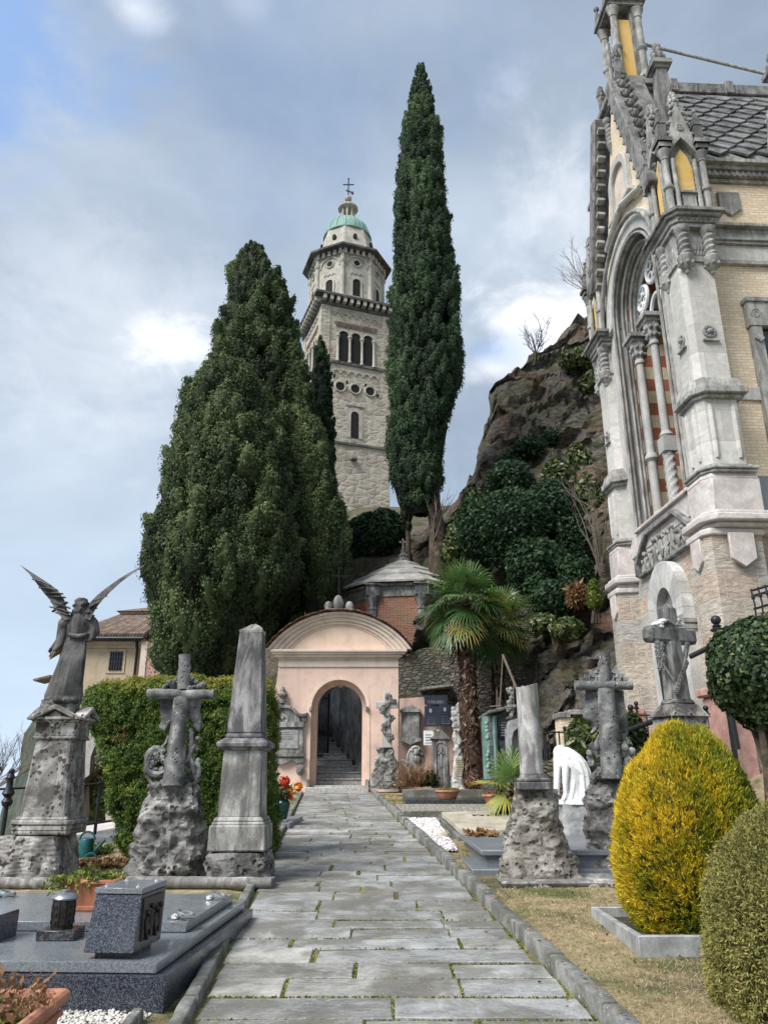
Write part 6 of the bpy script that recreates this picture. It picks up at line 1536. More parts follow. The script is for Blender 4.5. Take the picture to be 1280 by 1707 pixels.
palm('low young fan palm with bright green fronds behind the broken column', (PB.x, 16.5, .9), (PB.x, 16.5, 1.35), 13, .62, .42, 23, .07, light=.3)

# ------------------------------------------------------------------ leafless shrubs
def bare(label, base, h, seed, spread=.5, n=7, r=.012, depth=3):
    rr = random.Random(seed); t = root('bare_shrub', label, 'shrub', tuple(base)); b = MB()
    def grow(p, d, L, rad, k_):
        pts = [p]; 
        for i in range(3): d = (d+Vector((rr.uniform(-.25, .25), rr.uniform(-.25, .25), rr.uniform(-.05, .2)))).normalized(); pts.append(pts[-1]+d*L/3)
        b.tube(pts, [rad, rad*.85, rad*.7, rad*.5], 4)
        if k_:
            for i in range(3): grow(pts[rr.randint(1, 3)], (d+Vector((rr.uniform(-.8, .8), rr.uniform(-.8, .8), rr.uniform(-.2, .6)))).normalized(), L*.62, rad*.55, k_-1)
    for i in range(n): a = rr.uniform(0, 6.28); grow(Vector(base), Vector((math.cos(a)*spread, math.sin(a)*spread, 1)).normalized(), h*rr.uniform(.4, .6), r, depth)
    b.build('branches', M['twig'], t)
bare('leafless reddish shrub by the railing at the left edge', at(-15, 1320, 13.2), 1.3, 1, 1.3, 9, .014)
bare('leafless bush on the skyline of the rock', at(893, 590, 39), 2.2, 2, .9, 9, .035)
bare('leafless sapling high on the cliff close to the chapel pinnacles', at(985, 490, 42), 4.0, 3, .8, 8, .04)
bare('thin bare saplings on the slope beside the chapel wall', at(1000, 960, 26.5), 4.5, 4, .25, 7, .03, 2)
bare('thin bare stems under the foliage of the tall cypress', at(724, 900, 31.6), 2.6, 5, .35, 6, .03, 2)
bush('green_bush', 'scrubby green patch low on the rock right of the retaining wall', 'bush', [blob(945,1050,24.6,30,20), blob(905,1040,25.2,22,18)], 2600, .10, M['shrub'], 141, base=tuple(at(930, 1065, 25)), core=0, shell=.1)
bush('green_bush', 'dull green creeper spread over the rock above the large dark bush', 'bush', [blob(880,745,35.2,34,20), blob(920,730,35.4,26,16), blob(850,772,35.2,22,18)], 1700, .13, M['laurel'], 146, base=tuple(at(880, 760, 36)), core=0, shell=.1)
# ------------------------------------------------------------------ monuments
def rock_mesh(b, Y, rows, dep=.8, p=3.0, amp=.07, n=72, m=64, seed=0, cell=2.2, fine=.018, ybias=0):
    """weathered block: silhouette rows (py, xl, xr) on the plane Y, superellipse plan"""
    P = prof_px(Y, rows); z0, z1 = P[0][0], P[-1][0]; rings = []
    for j in range(m+1):
        z = lerp(z0, z1, j/m); cx, r = pr_at(P, z); ring = []
        for i in range(n):
            a = 2*math.pi*i/n; ca, sa = math.cos(a), math.sin(a); q = (abs(ca)**p+abs(sa)**p)**(-1/p)
            v = Vector((cx+r*q*ca, Y+ybias+r*dep*q*sa, z)); o = Vector((ca, sa*1.0, 0))
            s_ = Vector((seed*5.3, seed*2.1, seed*.7)); w_ = v+s_
            c0 = noise.voronoi(w_*cell)[0]; d = (c0[1]-c0[0])*amp*1.5-amp*.6
            d += noise.noise(w_*cell*1.7)*amp*.8-abs(noise.noise(w_*cell*2.9))*amp*.7-abs(noise.noise(w_*cell*6.5))*amp*.4+amp*.25+noise.noise(w_*cell*12)*fine
            c1 = noise.voronoi(w_*cell*4.5)[0]; d -= max(0, .09-c1[0])*amp*1.4
            ring.append(v+o*d+Vector((0, 0, noise.noise(w_*3)*amp*.5 if j in (m,) else 0)))
        rings.append(ring)
    c = sum(rings[-1], Vector())/n; rings.append([q.lerp(c, .5)+Vector((0, 0, .01)) for q in rings[-1]]); rings.append([q.lerp(c, .97)+Vector((0, 0, .015)) for q in rings[-1]])
    b.loft(rings); return b
def qx(px, py, Y, dz=0): return at(px, py, Y)
def sqprof(b, cx, cy, rows, rz=0, dep=1.0):
    """stack of square frusta: rows of (z0,h0,z1,h1) half widths"""
    for (z0, h0, z1, h1) in rows: b.box((cx, cy, (z0+z1)/2), (2*h0, 2*h0*dep, z1-z0), rz, top=h1/h0)
    return b
def zz(py, Y): return at(640, py, Y).z

# angel -----------------------------------------------------------------
AX, AYc = -4.12, 10.25; F_ = 9.93
def az(py): return at(88, py, F_).z
AM = root('angel_monument', 'dark winged angel statue seen from behind on a tall lichen spotted pedestal', 'monument', (AX, AYc, .4), R(0))
b = MB(); sqprof(b, AX, AYc, [(.25, .375, az(1392), .345)]); rb = b; b2 = MB(); P_ = b2
rock_mesh(b2, AYc, [(1480,4,119),(1392,13,114)], dep=1.0, p=9, amp=.022, seed=2, cell=3)
b2.build('plinth', M['spotted'], AM)
b = MB(); sqprof(b, AX, AYc, [(az(1393), .325, az(1386), .335), (az(1386), .335, az(1376), .33), (az(1376), .345, az(1368), .345), (az(1368), .32, az(1362), .30)]); b.disp(.006, 14); b.build('base_moulding', M['spotted'], AM, bevel=.015, seg=2)
b = MB(); rows = [(az(1362), .29), (az(1300), .265), (az(1232), .235)]
b.loft([[(AX+sx_*h+ox, AYc+sy_*h+oy, z) for (sx_, sy_, ox, oy) in ((-1,-1,.03,0),(1,-1,-.03,0),(1,-1,0,.03),(1,1,0,-.03),(1,1,-.03,0),(-1,1,.03,0),(-1,1,0,-.03),(-1,-1,0,.03))] for z, h in rows]); b.build('die', M['spotted'], AM, sm=False)
b = MB(); sqprof(b, AX, AYc, [(az(1232), .265, az(1227), .265), (az(1227), .25, az(1204), .25), (az(1204), .27, az(1200), .31), (az(1200), .34, az(1195), .34)])
for k_ in range(4):
    X_ = Matrix.Translation(Vector((AX, AYc, 0))) @ Matrix.Rotation(k_*math.pi/2, 4, 'Z'); z0 = az(1199)
    b.strip([(-.25, z0), (0, z0+.12), (.25, z0)], [(-.25, z0+.05), (0, z0+.18), (.25, z0+.05)], -.36, -.2, X_); b.ext([(-.22, z0-.02), (.22, z0-.02), (0, z0+.11)], -.30, -.2, X_)
    for i in range(6): a = i*1.05; b.ball(X_ @ Vector((.06*math.cos(a), -.26, z0-.02+.06*math.sin(a))), .035, 6)
    b.ball(X_ @ Vector((0, -.27, z0-.02)), .035, 6)
b.disp(.006, 12); b.build('cornice', M['spotted'], AM, bevel=.01)
b = MB(); rock_mesh(b, AYc, [(1200,67,130),(1185,72,128),(1168,76,132)], dep=.95, p=5, amp=.02, seed=5, cell=5, n=48, m=14); b.build('rock_cap', M['spotted'], AM)
def A(px, py, dy=0): return at(px, py, AYc+dy)
fr = random.Random(4)
def robe_ring(py, cx, hw, hd, amp, k_=9, ph=0, n=56, tz=0):
    c = A(cx, py); s_ = AYc/1.0/FPX*.97; ring = []
    for i in range(n):
        a = 2*math.pi*i/n; f_ = 1+amp*(math.cos(k_*a+ph+1.3*math.sin(a*2))*.65+math.cos((k_*2+1)*a+ph*2)*.35)
        ring.append(c+Vector((hw*s_*f_*math.cos(a), hd*s_*f_*math.sin(a), tz*math.sin(a))))
    return ring
b = MB()
b.loft([robe_ring(1171,105,28,22,.14,9,0), robe_ring(1160,106,29,22,.15,9,.1), robe_ring(1140,110,26,20,.15,9,.3), robe_ring(1115,117,23,18,.13,9,.5), robe_ring(1090,123,20,16,.10,9,.7), robe_ring(1066,128,17,14,.05,7,.8), robe_ring(1060,128.5,15.5,13,.02,7,.8), robe_ring(1056,129,16.5,13.5,.04,5,.8), robe_ring(1044,130,18,14,.05,5,.9), robe_ring(1032,131,19,13,.03,5,1), robe_ring(1026,131.5,15,10,.02), robe_ring(1022,132.5,7,7,0), robe_ring(1016,134,6,6,0)])
b.tube([A(x, y, -.15) for x, y in ((113,1058),(130,1061),(146,1058))], [.03, .035, .03], 8)     # sash
b.ball(A(135, 1012.5), (.085, .095, .105), 16)                                                   # head
for i in range(70):                                                                              # curls
    a = fr.uniform(0, 6.28); el = fr.uniform(-.9, 1.3); q = A(135, 1012)+Vector((.095*math.cos(a)*math.cos(el), .10*math.sin(a)*math.cos(el), .105*math.sin(el)+(.0 if el > 0 else -.02)))
    b.ball(q, fr.uniform(.02, .034), 6)
for i in range(14): q = A(121+i*1.9, 1022+fr.uniform(-2, 3), -.05); b.ball(q, .03, 6)
b.tube([A(116, 1030), A(107, 1040), A(104, 1056, .05), A(99, 1068, .12)], [.085, .085, .075, .05], 10)   # left arm and hanging sleeve
b.loft([[A(px+dx, py, dy) for dx, dy in ((-w_, 0), (-w_*.4, -.05), (w_*.4, -.05), (w_, 0), (w_*.4, .06), (-w_*.4, .06))] for (px, py, w_, ) in ((106,1042,9), (104,1060,9), (100,1074,9), (94,1082,7), (90,1086,3))])
b.tube([A(96, 1070, .1), A(88, 1080, .14), A(83, 1084, .16)], [.04, .032, .022], 8)
for i in range(4): b.tube([A(84+i, 1083, .16), A(79+i*1.5, 1086+i*1.4, .18)], [.012, .007], 5)
b.tube([A(145, 1030), A(154, 1040, .03), A(157, 1054, .05), A(150, 1062, -.02)], [.085, .085, .08, .06], 10)
b.loft([[A(px+dx, py, dy) for dx, dy in ((-w_, 0), (-w_*.4, -.06), (w_*.4, -.06), (w_, 0), (w_*.4, .06), (-w_*.4, .06))] for (px, py, w_) in ((152,1036,8), (155,1050,8), (153,1064,7), (149,1070,4))])
for (px, w_, dy) in ((86, 8, -.12), (98, 9, -.18), (111, 9, -.17), (124, 8, -.12)): b.ball(A(px, 1168, dy), (w_*.0095, .09, .05), 8)
for k_ in range(9):                                                                              # long falling folds of the skirt
    x0, x1 = 115+k_*3.4, 80+k_*6.2; b.tube([A(x0, 1064, -.11), A(lerp(x0, x1, .35), 1100, -.15), A(lerp(x0, x1, .75), 1140, -.18+.02*abs(k_-4)), A(x1, 1168, -.17+.02*abs(k_-4))], [.012, .026, .040, .046], 7)
AN = b.build('angel', M['angel'], AM, remesh=.0105, smooth_it=2)
def wing(pts_top, pts_bot, dy0, dy1, nm):
    b = MB(); n = len(pts_top)
    T = [A(*p, lerp(dy0, dy1, i/(n-1))) for i, p in enumerate(pts_top)]; B_ = [A(*p, lerp(dy0, dy1, i/(n-1))-.03) for i, p in enumerate(pts_bot)]
    rings = []
    for t_, b_ in zip(T, B_):
        d = (b_-t_); th = max(.008, d.length*.16); rings.append([t_+Vector((0, -th*.6, 0)), t_.lerp(b_, .3)+Vector((0, -th, 0)), t_.lerp(b_, .75)+Vector((0, -th*.5, 0)), b_, t_.lerp(b_, .75)+Vector((0, th*.4, 0)), t_.lerp(b_, .3)+Vector((0, th*.7, 0))])
    b.loft(rings); return b, T, B_
b, T, B_ = wing([(120,1032),(112,1015),(108,1000),(97,984),(82,973),(65,962),(48,951),(34,942)], [(108,1034),(97,1024),(90,1012),(83,1000),(74,990),(62,974),(49,957),(35,943.5)], -.08, .1, 'l')
for (p0, p1) in (((118,1022),(84,1012)), ((116,1014),(86,1004)), ((112,1004),(88,1020)), ((108,996),(82,996)), ((116,1026),(94,1022)), ((104,990),(76,990)), ((95,984),(66,980)), ((84,976),(55,966))): b.tube([A(*p0, -.10), A((p0[0]+p1[0])/2, (p0[1]+p1[1])/2-1, -.07), A(*p1, 0)], [.03, .042, .026], 8, flat=.35)
b.build('wing', M['angel'], AN)
b, T, B_ = wing([(141,1030),(146,1012),(152,1003),(163,992),(178,980),(196,967),(215,955),(240,942)], [(150,1034),(158,1018),(163,1010),(172,999),(186,985),(201,971),(218,958.5),(240,943.5)], -.08, .25, 'r')
for (p0, p1) in (((144,1022),(161,1014)), ((148,1012),(168,1003)), ((146,1028),(156,1026)), ((156,1002),(178,994))): b.tube([A(*p0, -.10), A(*p1, .03)], [.03, .024], 8, flat=.35)
b.build('wing', M['angel'], AN)

# rustic cross with anchor, left ------------------------------------------
LY = 10.5
RC = root('rustic_cross_monument', 'grey rustic log cross with drapery and anchor on a rugged rock, left of the path', 'monument', (at(275, 1462, LY).x, LY, .42))
b = MB(); rock_mesh(b, LY, [(1475,206,345),(1440,212,340),(1400,222,343),(1360,228,344),(1330,238,338),(1310,252,335),(1296,262,328)], dep=.62, p=2.6, amp=.10, seed=11, cell=2.6); b.build('rock_base', M['rough'], RC)
b = MB()
def log(p0, p1, r0, r1, n=10, seed=0):
    pts = [p0.lerp(p1, i/8)+Vector((noise.noise(Vector((i*.9, seed, 0)))*.015, 0, 0)) for i in range(9)]; s0 = len(b.v); b.tube(pts, [lerp(r0, r1, i/8)*(1+.10*noise.noise(Vector((i*1.7, seed, 3)))) for i in range(9)], 14); b.disp(.008, 14, seed=seed, start=s0)
log(at(288, 1312, LY-.22), at(302, 1164, LY-.05), .135, .088, seed=1)
b.build('shaft', M['slatecross'], RC)
b = MB(); log(at(306, 1150, LY-.02), at(308, 1092, LY), .085, .075, seed=2); b.build('shaft_top', M['slatecross'], RC)
b = MB(); log(at(246, 1157, LY-.05), at(357, 1158, LY-.05), .068, .064, seed=3); b.build('crossbeam', M['slatecross'], RC)
b = MB(); cl = [(268,1165),(266,1185),(270,1200),(265,1214),(276,1222),(284,1208),(292,1200),(300,1190),(316,1196),(322,1212),(330,1222),(337,1206),(332,1188),(336,1165)]
b.ext([(at(x, y, LY+.06).x, at(x, y, LY+.06).z) for x, y in cl], LY+.03, LY+.12); b.disp(.02, 7); b.build('drapery', M['slatecross'], RC, bevel=.02, seg=2)
b = MB(); r_ = random.Random(6)
for i in range(34):
    x, y = r_.uniform(274, 341), 0; y = 1150-r_.uniform(0, 1)*max(4, 26-abs(x-308)*.55); b.ball(at(x, y, LY+r_.uniform(-.05, .1)), (r_.uniform(.03, .055), .05, r_.uniform(.025, .05)), 7)
b.disp(.012, 16); b.build('wreath', M['slatecross'], RC)
b = MB()
def arcpts(cx, cy, rx, ry, a0, a1, dy, n=14): return [at(cx+rx*math.cos(R(a0+(a1-a0)*i/n)), cy-ry*math.sin(R(a0+(a1-a0)*i/n)), LY+dy) for i in range(n+1)]
b.tube(arcpts(292, 1286, 48, 36, 160, 290, -.1), [.03+.012*math.sin(i) for i in range(15)], 8); b.tube(arcpts(292, 1286, 40, 34, -70, 30, -.05), .032, 8)
b.tube(arcpts(262, 1270, 16, 22, 40, 200, -.1), .045, 8); b.tube(arcpts(262, 1278, 18, 14, 180, 400, -.12), .04, 8)
for p in (((247,1312),(283,1290)), ((262,1322),(300,1280)), ((320,1300),(296,1262)), ((325,1240),(300,1285)), ((318,1215),(316,1260)), ((316,1260),(326,1300)), ((268,1250),(282,1228))): b.tube([at(*p[0], LY-.05), at((p[0][0]+p[1][0])/2+2, (p[0][1]+p[1][1])/2, LY-.08), at(*p[1], LY-.05)], [.03, .026, .03], 7)
for i in range(20): b.ball(at(r_.uniform(250, 275), r_.uniform(1255, 1285), LY-.1), r_.uniform(.025, .045), 6)
for i in range(16): b.ball(at(r_.uniform(312, 330), r_.uniform(1228, 1300), LY-.04), r_.uniform(.02, .035), 6)
b.disp(.012, 12); b.build('anchor', M['slatecross'], RC)

# obelisk -----------------------------------------------------------------
OX, OYc = -1.76, 10.28
def obz(py): return at(405, py, OYc-.28).z
OM = root('obelisk_monument', 'tall dark marble obelisk with broken pale tip on a stepped pedestal', 'monument', (OX, OYc, .42))
b = MB(); rock_mesh(b, OYc, [(1475,348,454),(1440,350,453),(1419,352,449)], dep=1.0, p=7, amp=.035, seed=21, cell=3.5, m=24); b.build('rough_plinth', M['rough'], OM)
b = MB(); sqprof(b, OX, OYc, [(obz(1420), .345, obz(1376), .335)]); b.disp(.008, 6); b.build('base_block', M['die'], OM, bevel=.02, seg=2)
b = MB(); sqprof(b, OX, OYc, [(obz(1377), .32, obz(1370), .315), (obz(1370), .315, obz(1362), .275)]); b.build('base_moulding', M['die'], OM, bevel=.025, seg=3)
b = MB(); sqprof(b, OX, OYc, [(obz(1363), .262, obz(1250), .238)]); b.build('die', M['die'], OM, bevel=.012)
b = MB(); sqprof(b, OX, OYc, [(obz(1251), .25, obz(1246), .30), (obz(1246), .315, obz(1238), .325), (obz(1238), .325, obz(1230), .24)]); b.build('cap', M['obelisk'], OM, bevel=.012)
b = MB(); sqprof(b, OX, OYc, [(obz(1230), .235, obz(1222), .228), (obz(1222), .225, obz(1049), .148)]); ob_ = b.build('obelisk', M['obelisk'], OM, bevel=.015)
b = MB(); z0 = obz(1051); ring = lambda h, z, a: [(OX+h*sx_+noise.noise(Vector((sx_*3, sy_*3, z*9)))*a, OYc+h*sy_+noise.noise(Vector((sy_*3, z*9, sx_*3)))*a, z+noise.noise(Vector((sx_*2, sy_*2, z)))*a) for sx_, sy_ in ((-1,-1),(0,-1),(1,-1),(1,0),(1,1),(0,1),(-1,1),(-1,0))]
b.loft([ring(.15, z0, .01), ring(.153, z0+.04, .03), ring(.10, z0+.08, .06), ring(.03, z0+.13, .04)]); b.build('broken_tip', M['die'], ob_, sm=False)

# stone kerb slab beneath the three left monuments
SL = root('stone_ledge', 'long rounded stone ledge with a rough wall under the left monuments', 'kerb', (-3, 9.75, .3))
b = MB(); s0 = at(-60, 1474, 9.62); s1 = at(452, 1474, 9.62); n_ = 30
b.tube([Vector((lerp(s0.x, s1.x, i/n_), 9.66, .47+.006*noise.noise(Vector((i*.8, 0, 0))))) for i in range(n_+1)], [.062+.006*noise.noise(Vector((i*1.3, 5, 0))) for i in range(n_+1)], 12); b.disp(.008, 10); b.b2((s0.x, 9.66, .40), (s1.x, 10.0, .50)); b.build('ledge', M['die'], SL)
b = MB(); b.box(((s0.x+s1.x)/2+1.2, 9.85, .28), (s1.x-s0.x-2.6, .3, .25)); b.disp(.01, 6); b.build('wall', M['drywall'], SL, sm=False)

# ------------------------------------------------------------------ polished granite tomb, left foreground
TR = R(-2.7); T0 = Vector((-1.40, 5.48, .2)); TX = Matrix.Translation(T0) @ Matrix.Rotation(TR, 4, 'Z')
GT = root('granite_tomb', 'polished dark granite grave slab in three tiers beside the left kerb', 'tomb', tuple(T0), TR)
def tb(lo, hi, nm, mat, par=GT, **k): b = MB(); b.b2(lo, hi); return b.build(nm, M[mat], par, local=True, **k)
pl_ = tb((-3.2, 0, -.1), (.04, 2.62, .232), 'plinth', 'darkgranite', bevel=.006)
tb((-3.2, .03, .236), (-.03, 2.55, .30), 'lower_slab', 'skygranite', bevel=.006); 
tb((-3.05, 1.0, .303), (-.13, 2.50, .372), 'upper_slab', 'skygranite', bevel=.006)  # both slabs take the paler colour painted for reflected sky
TI = TX
for (px, py, zt_, Y0) in ((365, 1496, .575, 7.6), (309, 1533, .575, 6.6), (12, 1491, .575, 7.75)):
    p = at(px, py, Y0); p.z = zt_+.035; b = MB(); b.torus(p, .062, .018, Matrix.Rotation(R(14), 4, 'Y'), 20, 8); b.tube([p+Vector((-.1, .02, -.03)), p+Vector((-.055, .01, .0))], .028, 8); b.lathe([(.045, -.035), (.045, -.028)], 12, p+Vector((-.1, .02, 0))); b.build('carrying_ring', M['steel'], GT)
GBk = root('granite_headblock', 'leaning dark granite block with bronze relief standing on the polished tomb', 'headstone', (-1.74, 5.82, .5), R(-6))
b = MB(); b.add([(-.165,-.25,.04),(.165,-.25,.04),(.165,.22,.04),(-.165,.22,.04),(-.16,-.17,.37),(.16,-.17,.37),(.16,.26,.37),(-.16,.26,.37)], [(3,2,1,0),(4,5,6,7),(0,1,5,4),(1,2,6,5),(2,3,7,6),(3,0,4,7)]); blk = b.build('block', M['darkgranite'], GBk, local=True, bevel=.004, sm=False)
b = MB(); b.b2((-.163, -.178, .373), (.163, .265, .41)); b.build('lid', M['skygranite'], GBk, local=True, bevel=.004)  # lid paled in colour to stand for the sky it reflects
b = MB(); b.b2((-.12, -.17, 0), (.12, .17, .041)); b.build('foot', M['blackgranite'], GBk, local=True)
b = MB()
for (x, y) in ((-.11, -.12), (.11, -.12), (-.11, .2), (.11, .2)): b.lathe([(.016, .41), (.012, .418), (.009, .419), (.007, .43), (.002, .432)], 8, (x, y, 0))
b.build('bolt', M['steel'], GBk, local=True, split=True)
b = MB(); b.b2((.158, -.15, .09), (.175, .19, .345)); rl_ = b.build('relief_plate', M['bronze'], GBk, local=True, bevel=.003)
b = MB(); r_ = random.Random(12)
for (y, z, h, t) in ((-.09, .2, .1, .3), (-.02, .22, .12, -.2), (.06, .2, .11, .25), (.13, .22, .10, -.3)):
    b.ball((.18, y, z-.02), (.016, .022, h*.5), 8); b.ball((.182, y+.01, z+h*.52), .017, 8); b.tube([(.18, y, z+.03), (.188, y+.04*(1 if t > 0 else -1), z+.0), (.185, y+.06*t, z-.05)], .009, 6); b.tube([(.18, y, z-.06), (.186, y+.04*t, z-.11)], .011, 6)
b.build('relief_figures', M['bronze'], rl_, local=True)
SG = root('small_granite_block', 'small dark granite block lying at the left edge of the polished tomb', 'headstone', (-2.98, 6.25, .5), R(-3))
b = MB(); b.box((0, 0, .085), (.5, .34, .17)); b.build('block', M['darkgranite'], SG, local=True, bevel=.005); b = MB(); b.box((0, 0, .173), (.49, .33, .006)); b.build('sky_reflection_top', M['skygranite'], SG, local=True)  # thin pale sheet added on the dark block as its painted sky reflection
LB = at(101, 1560, 6.28); LNn = root('grave_lantern', 'bronze grave lantern with silvery lid on a small granite foot', 'lantern', (LB.x, LB.y, .5))
lx, ly = LB.x, LB.y
b = MB(); b.box((lx, ly, .535), (.27, .22, .065)); b.build('foot', M['blackgranite'], LNn, bevel=.004)
b = MB(); b.lathe([(.05, .568), (.072, .575), (.078, .61), (.082, .70), (.078, .755)], 16, (lx, ly, 0)); b.build('glass_body', M['glassdark'], LNn)
b = MB()
for i in range(8): a = i*math.pi/4; b.tube([(lx+.074*math.cos(a), ly+.074*math.sin(a), .57), (lx+.083*math.cos(a), ly+.083*math.sin(a), .66), (lx+.08*math.cos(a), ly+.08*math.sin(a), .76)], .006, 5)
for i in range(8):
    a = (i+.5)*math.pi/4
    for z in (.61, .66, .71): b.box((lx+.078*math.cos(a), ly+.078*math.sin(a), z), (.012, .03, .022), rz=a)
b.lathe([(.06, .567), (.08, .57), (.08, .578), (.06, .58)], 16, (lx, ly, 0)); b.build('cage', M['bronze'], LNn)
b = MB(); b.lathe([(.09, .758), (.094, .768), (.088, .778), (.06, .80), (.035, .806), (.035, .818), (.028, .822)], 18, (lx, ly, 0)); b.build('lid', M['lantern'], LNn)
# potted plants on the tomb and in front of it
def sprigs(base, rx, ry, n, h, mat, seed, lf=.03, tone=(.1, .5), droop=.3, nm='plant', parent=None, asp=2.5, up=0):
    rs = np.random.default_rng(seed); a = rs.uniform(0, 2*np.pi, n); q = np.sqrt(rs.uniform(0, 1, n)); x0 = np.stack([base[0]+rx*q*np.cos(a), base[1]+ry*q*np.sin(a), np.full(n, base[2])], 1)
    out = np.stack([np.cos(a)*q, np.sin(a)*q, np.ones(n)*1.2], 1)+rs.normal(0, .25, (n, 3)); out = unit(out); hh = h*rs.uniform(.4, 1.1, n)
    m_ = 10; V = []; t = np.linspace(.15, 1, m_)
    C = x0[:, None, :]+out[:, None, :]*(hh[:, None]*t)[..., None]; C[..., 2] -= droop*h*(t**2)*q[:, None]; C += rs.normal(0, .008, C.shape)
    C = C.reshape(-1, 3); V, F = leaves(C, rs.normal(0, 1, C.shape)+np.array([0, 0, .8 if not up else 0]), lf, asp, .6, up, rs)
    tn = np.repeat(rs.uniform(tone[0], tone[1], n), m_)
    b = MB()
    for i in range(0, n, 2): b.tube([x0[i], x0[i]+out[i]*hh[i]*.9-np.array([0, 0, droop*h*q[i]*.8])], [.003, .0015], 3)
    o = npmesh(nm, V, F, M[mat], parent, np.clip(tn+rs.normal(0, .05, len(tn)), 0, 1)); b.build('stems', M['twig'], parent); return o
PX = at(150, 1518, 7.1); PP = root('flower_trough', 'terracotta trough with trailing pale succulents behind the granite block', 'flower pot', (PX.x, PX.y, .572), R(-4))
b = MB(); b.box((0, 0, .02), (.46, .24, .04)); b.box((0, 0, .12), (.40, .2, .18), top=1.12); b.box((0, 0, .215), (.48, .26, .035)); b.build('pot', M['terracotta'], PP, local=True, bevel=.008)
sprigs((PX.x-.05, PX.y, .79), .26, .13, 130, .17, 'herb', 31, .022, (.2, .62), 1.0, 'succulents', PP, 1.6)
TP = root('terracotta_planter', 'weathered terracotta planter with dry and green plants in the bottom left corner', 'planter', (-2.03, 4.35, .2), R(3))
b = MB(); b.b2((-.27, -.55, 0), (.27, .55, .02)); b.b2((.235, -.55, .02), (.265, .55, .22)); b.b2((-.265, -.55, .02), (-.235, .55, .22)); b.b2((-.235, .52, .02), (.235, .55, .22)); b.b2((-.235, -.55, .02), (.235, -.52, .22))
b.tube([(.275, -.59, .25), (.275, .59, .25)], .035, 10); b.tube([(-.275, -.59, .25), (-.275, .59, .25)], .035, 10); b.tube([(-.275, .585, .25), (.275, .585, .25)], .035, 10); b.tube([(-.275, -.585, .25), (.275, -.585, .25)], .035, 10); b.tube([(.27, -.57, .17), (.27, .57, .17)], .018, 8)
b.build('trough', M['terracotta_worn'], TP, local=True, bevel=.006); b = MB(); b.b2((-.235, -.52, .15), (.235, .52, .21)); b.disp(.01, 12); b.build('soil', M['soil'], TP, local=True)
sprigs((-2.02, 4.62, .41), .16, .2, 70, .25, 'dry', 41, .02, (.2, .8), .25, 'dry_stalks', TP); sprigs((-2.0, 4.45, .41), .16, .28, 50, .13, 'herb', 42, .024, (.2, .42), .5, 'green_leaves', TP, 1.5); sprigs((-1.98, 4.3, .41), .1, .12, 46, .17, 'herb', 43, .03, (.5, .62), 1.0, 'yellow_blades', TP, 5)
# lower kerb with white gravel in the corner
KS = at(238, 1700, 5.1); tag(setorigin(MB().box((-1.45, 5.05, .24), (.07, .55, .12), R(4)).build('kerb_stone', M['kerb'], bevel=.012), (-1.45, 5.05, .2)), 'short mossy kerb stone at the front corner of the granite tomb', 'kerb')
def pebbles(name, poly, zf, n, size, mat, seed, pile=.02):
    rs = np.random.default_rng(seed); xs_ = [p[0] for p in poly]; ys_ = [p[1] for p in poly]; x = rs.uniform(min(xs_), max(xs_), n*3); y = rs.uniform(min(ys_), max(ys_), n*3); k_ = inside(x, y, poly); x, y = x[k_][:n], y[k_][:n]; n = len(x)
    oct_ = np.array([(1,0,0),(0,1,0),(-1,0,0),(0,-1,0),(0,0,1),(0,0,-.5),(.6,.6,.5),(-.6,.6,.5),(-.6,-.6,.5),(.6,-.6,.5)], float)
    tri = np.array([(0,6,9,9),(6,0,1,1),(6,1,7,7),(7,1,2,2),(7,2,8,8),(8,2,3,3),(8,3,9,9),(9,3,0,0),(4,9,6,6),(4,6,7,7),(4,7,8,8),(4,8,9,9)])[:, :3]
    s_ = size*rs.uniform(.5, 1.3, (n, 1, 1))*rs.uniform(.7, 1.2, (n, 1, 3)); a = rs.uniform(0, 6.28, n); V = oct_[None]*s_; ca, sa = np.cos(a)[:, None], np.sin(a)[:, None]
    vx = V[..., 0]*ca-V[..., 1]*sa; vy = V[..., 0]*sa+V[..., 1]*ca; V = np.stack([vx+x[:, None], vy+y[:, None], V[..., 2]*.7+(np.array([zf(i, j) for i, j in zip(x, y)])+rs.uniform(0, pile, n))[:, None]], 2).reshape(-1, 3)
    F = (tri[None]+np.arange(n)[:, None, None]*10).reshape(-1, 3); o = npmesh(name, V, F, mat, None, np.repeat(rs.uniform(0, 1, n), len(tri)), True); return struct(o, 'stuff')
def pebmat(name, stops):
    m, n, b, _ = newmat(name); n.set(b.inputs['Base Color'], n.ramp(attr(n), stops, 'CONSTANT')); b.inputs['Roughness'].default_value = .8; return m
M['peb'] = pebmat('white_and_purple_pebbles', [(0, (.62,.60,.58)), (.35, (.72,.71,.70)), (.6, (.45,.40,.42)), (.78, (.26,.19,.21)), (.9, (.55,.47,.46))])
M['peb2'] = pebmat('pale_gravel', [(0, (.50,.48,.44)), (.3, (.62,.60,.56)), (.6, (.36,.33,.28)), (.8, (.68,.66,.63))])
pebbles('gravel', [(-2.3,4.95),(-1.48,4.95),(-1.42,5.46),(-2.3,5.5)], lambda x, y: SLOPE*y+.0, 2600, .012, M['peb2'], 3)

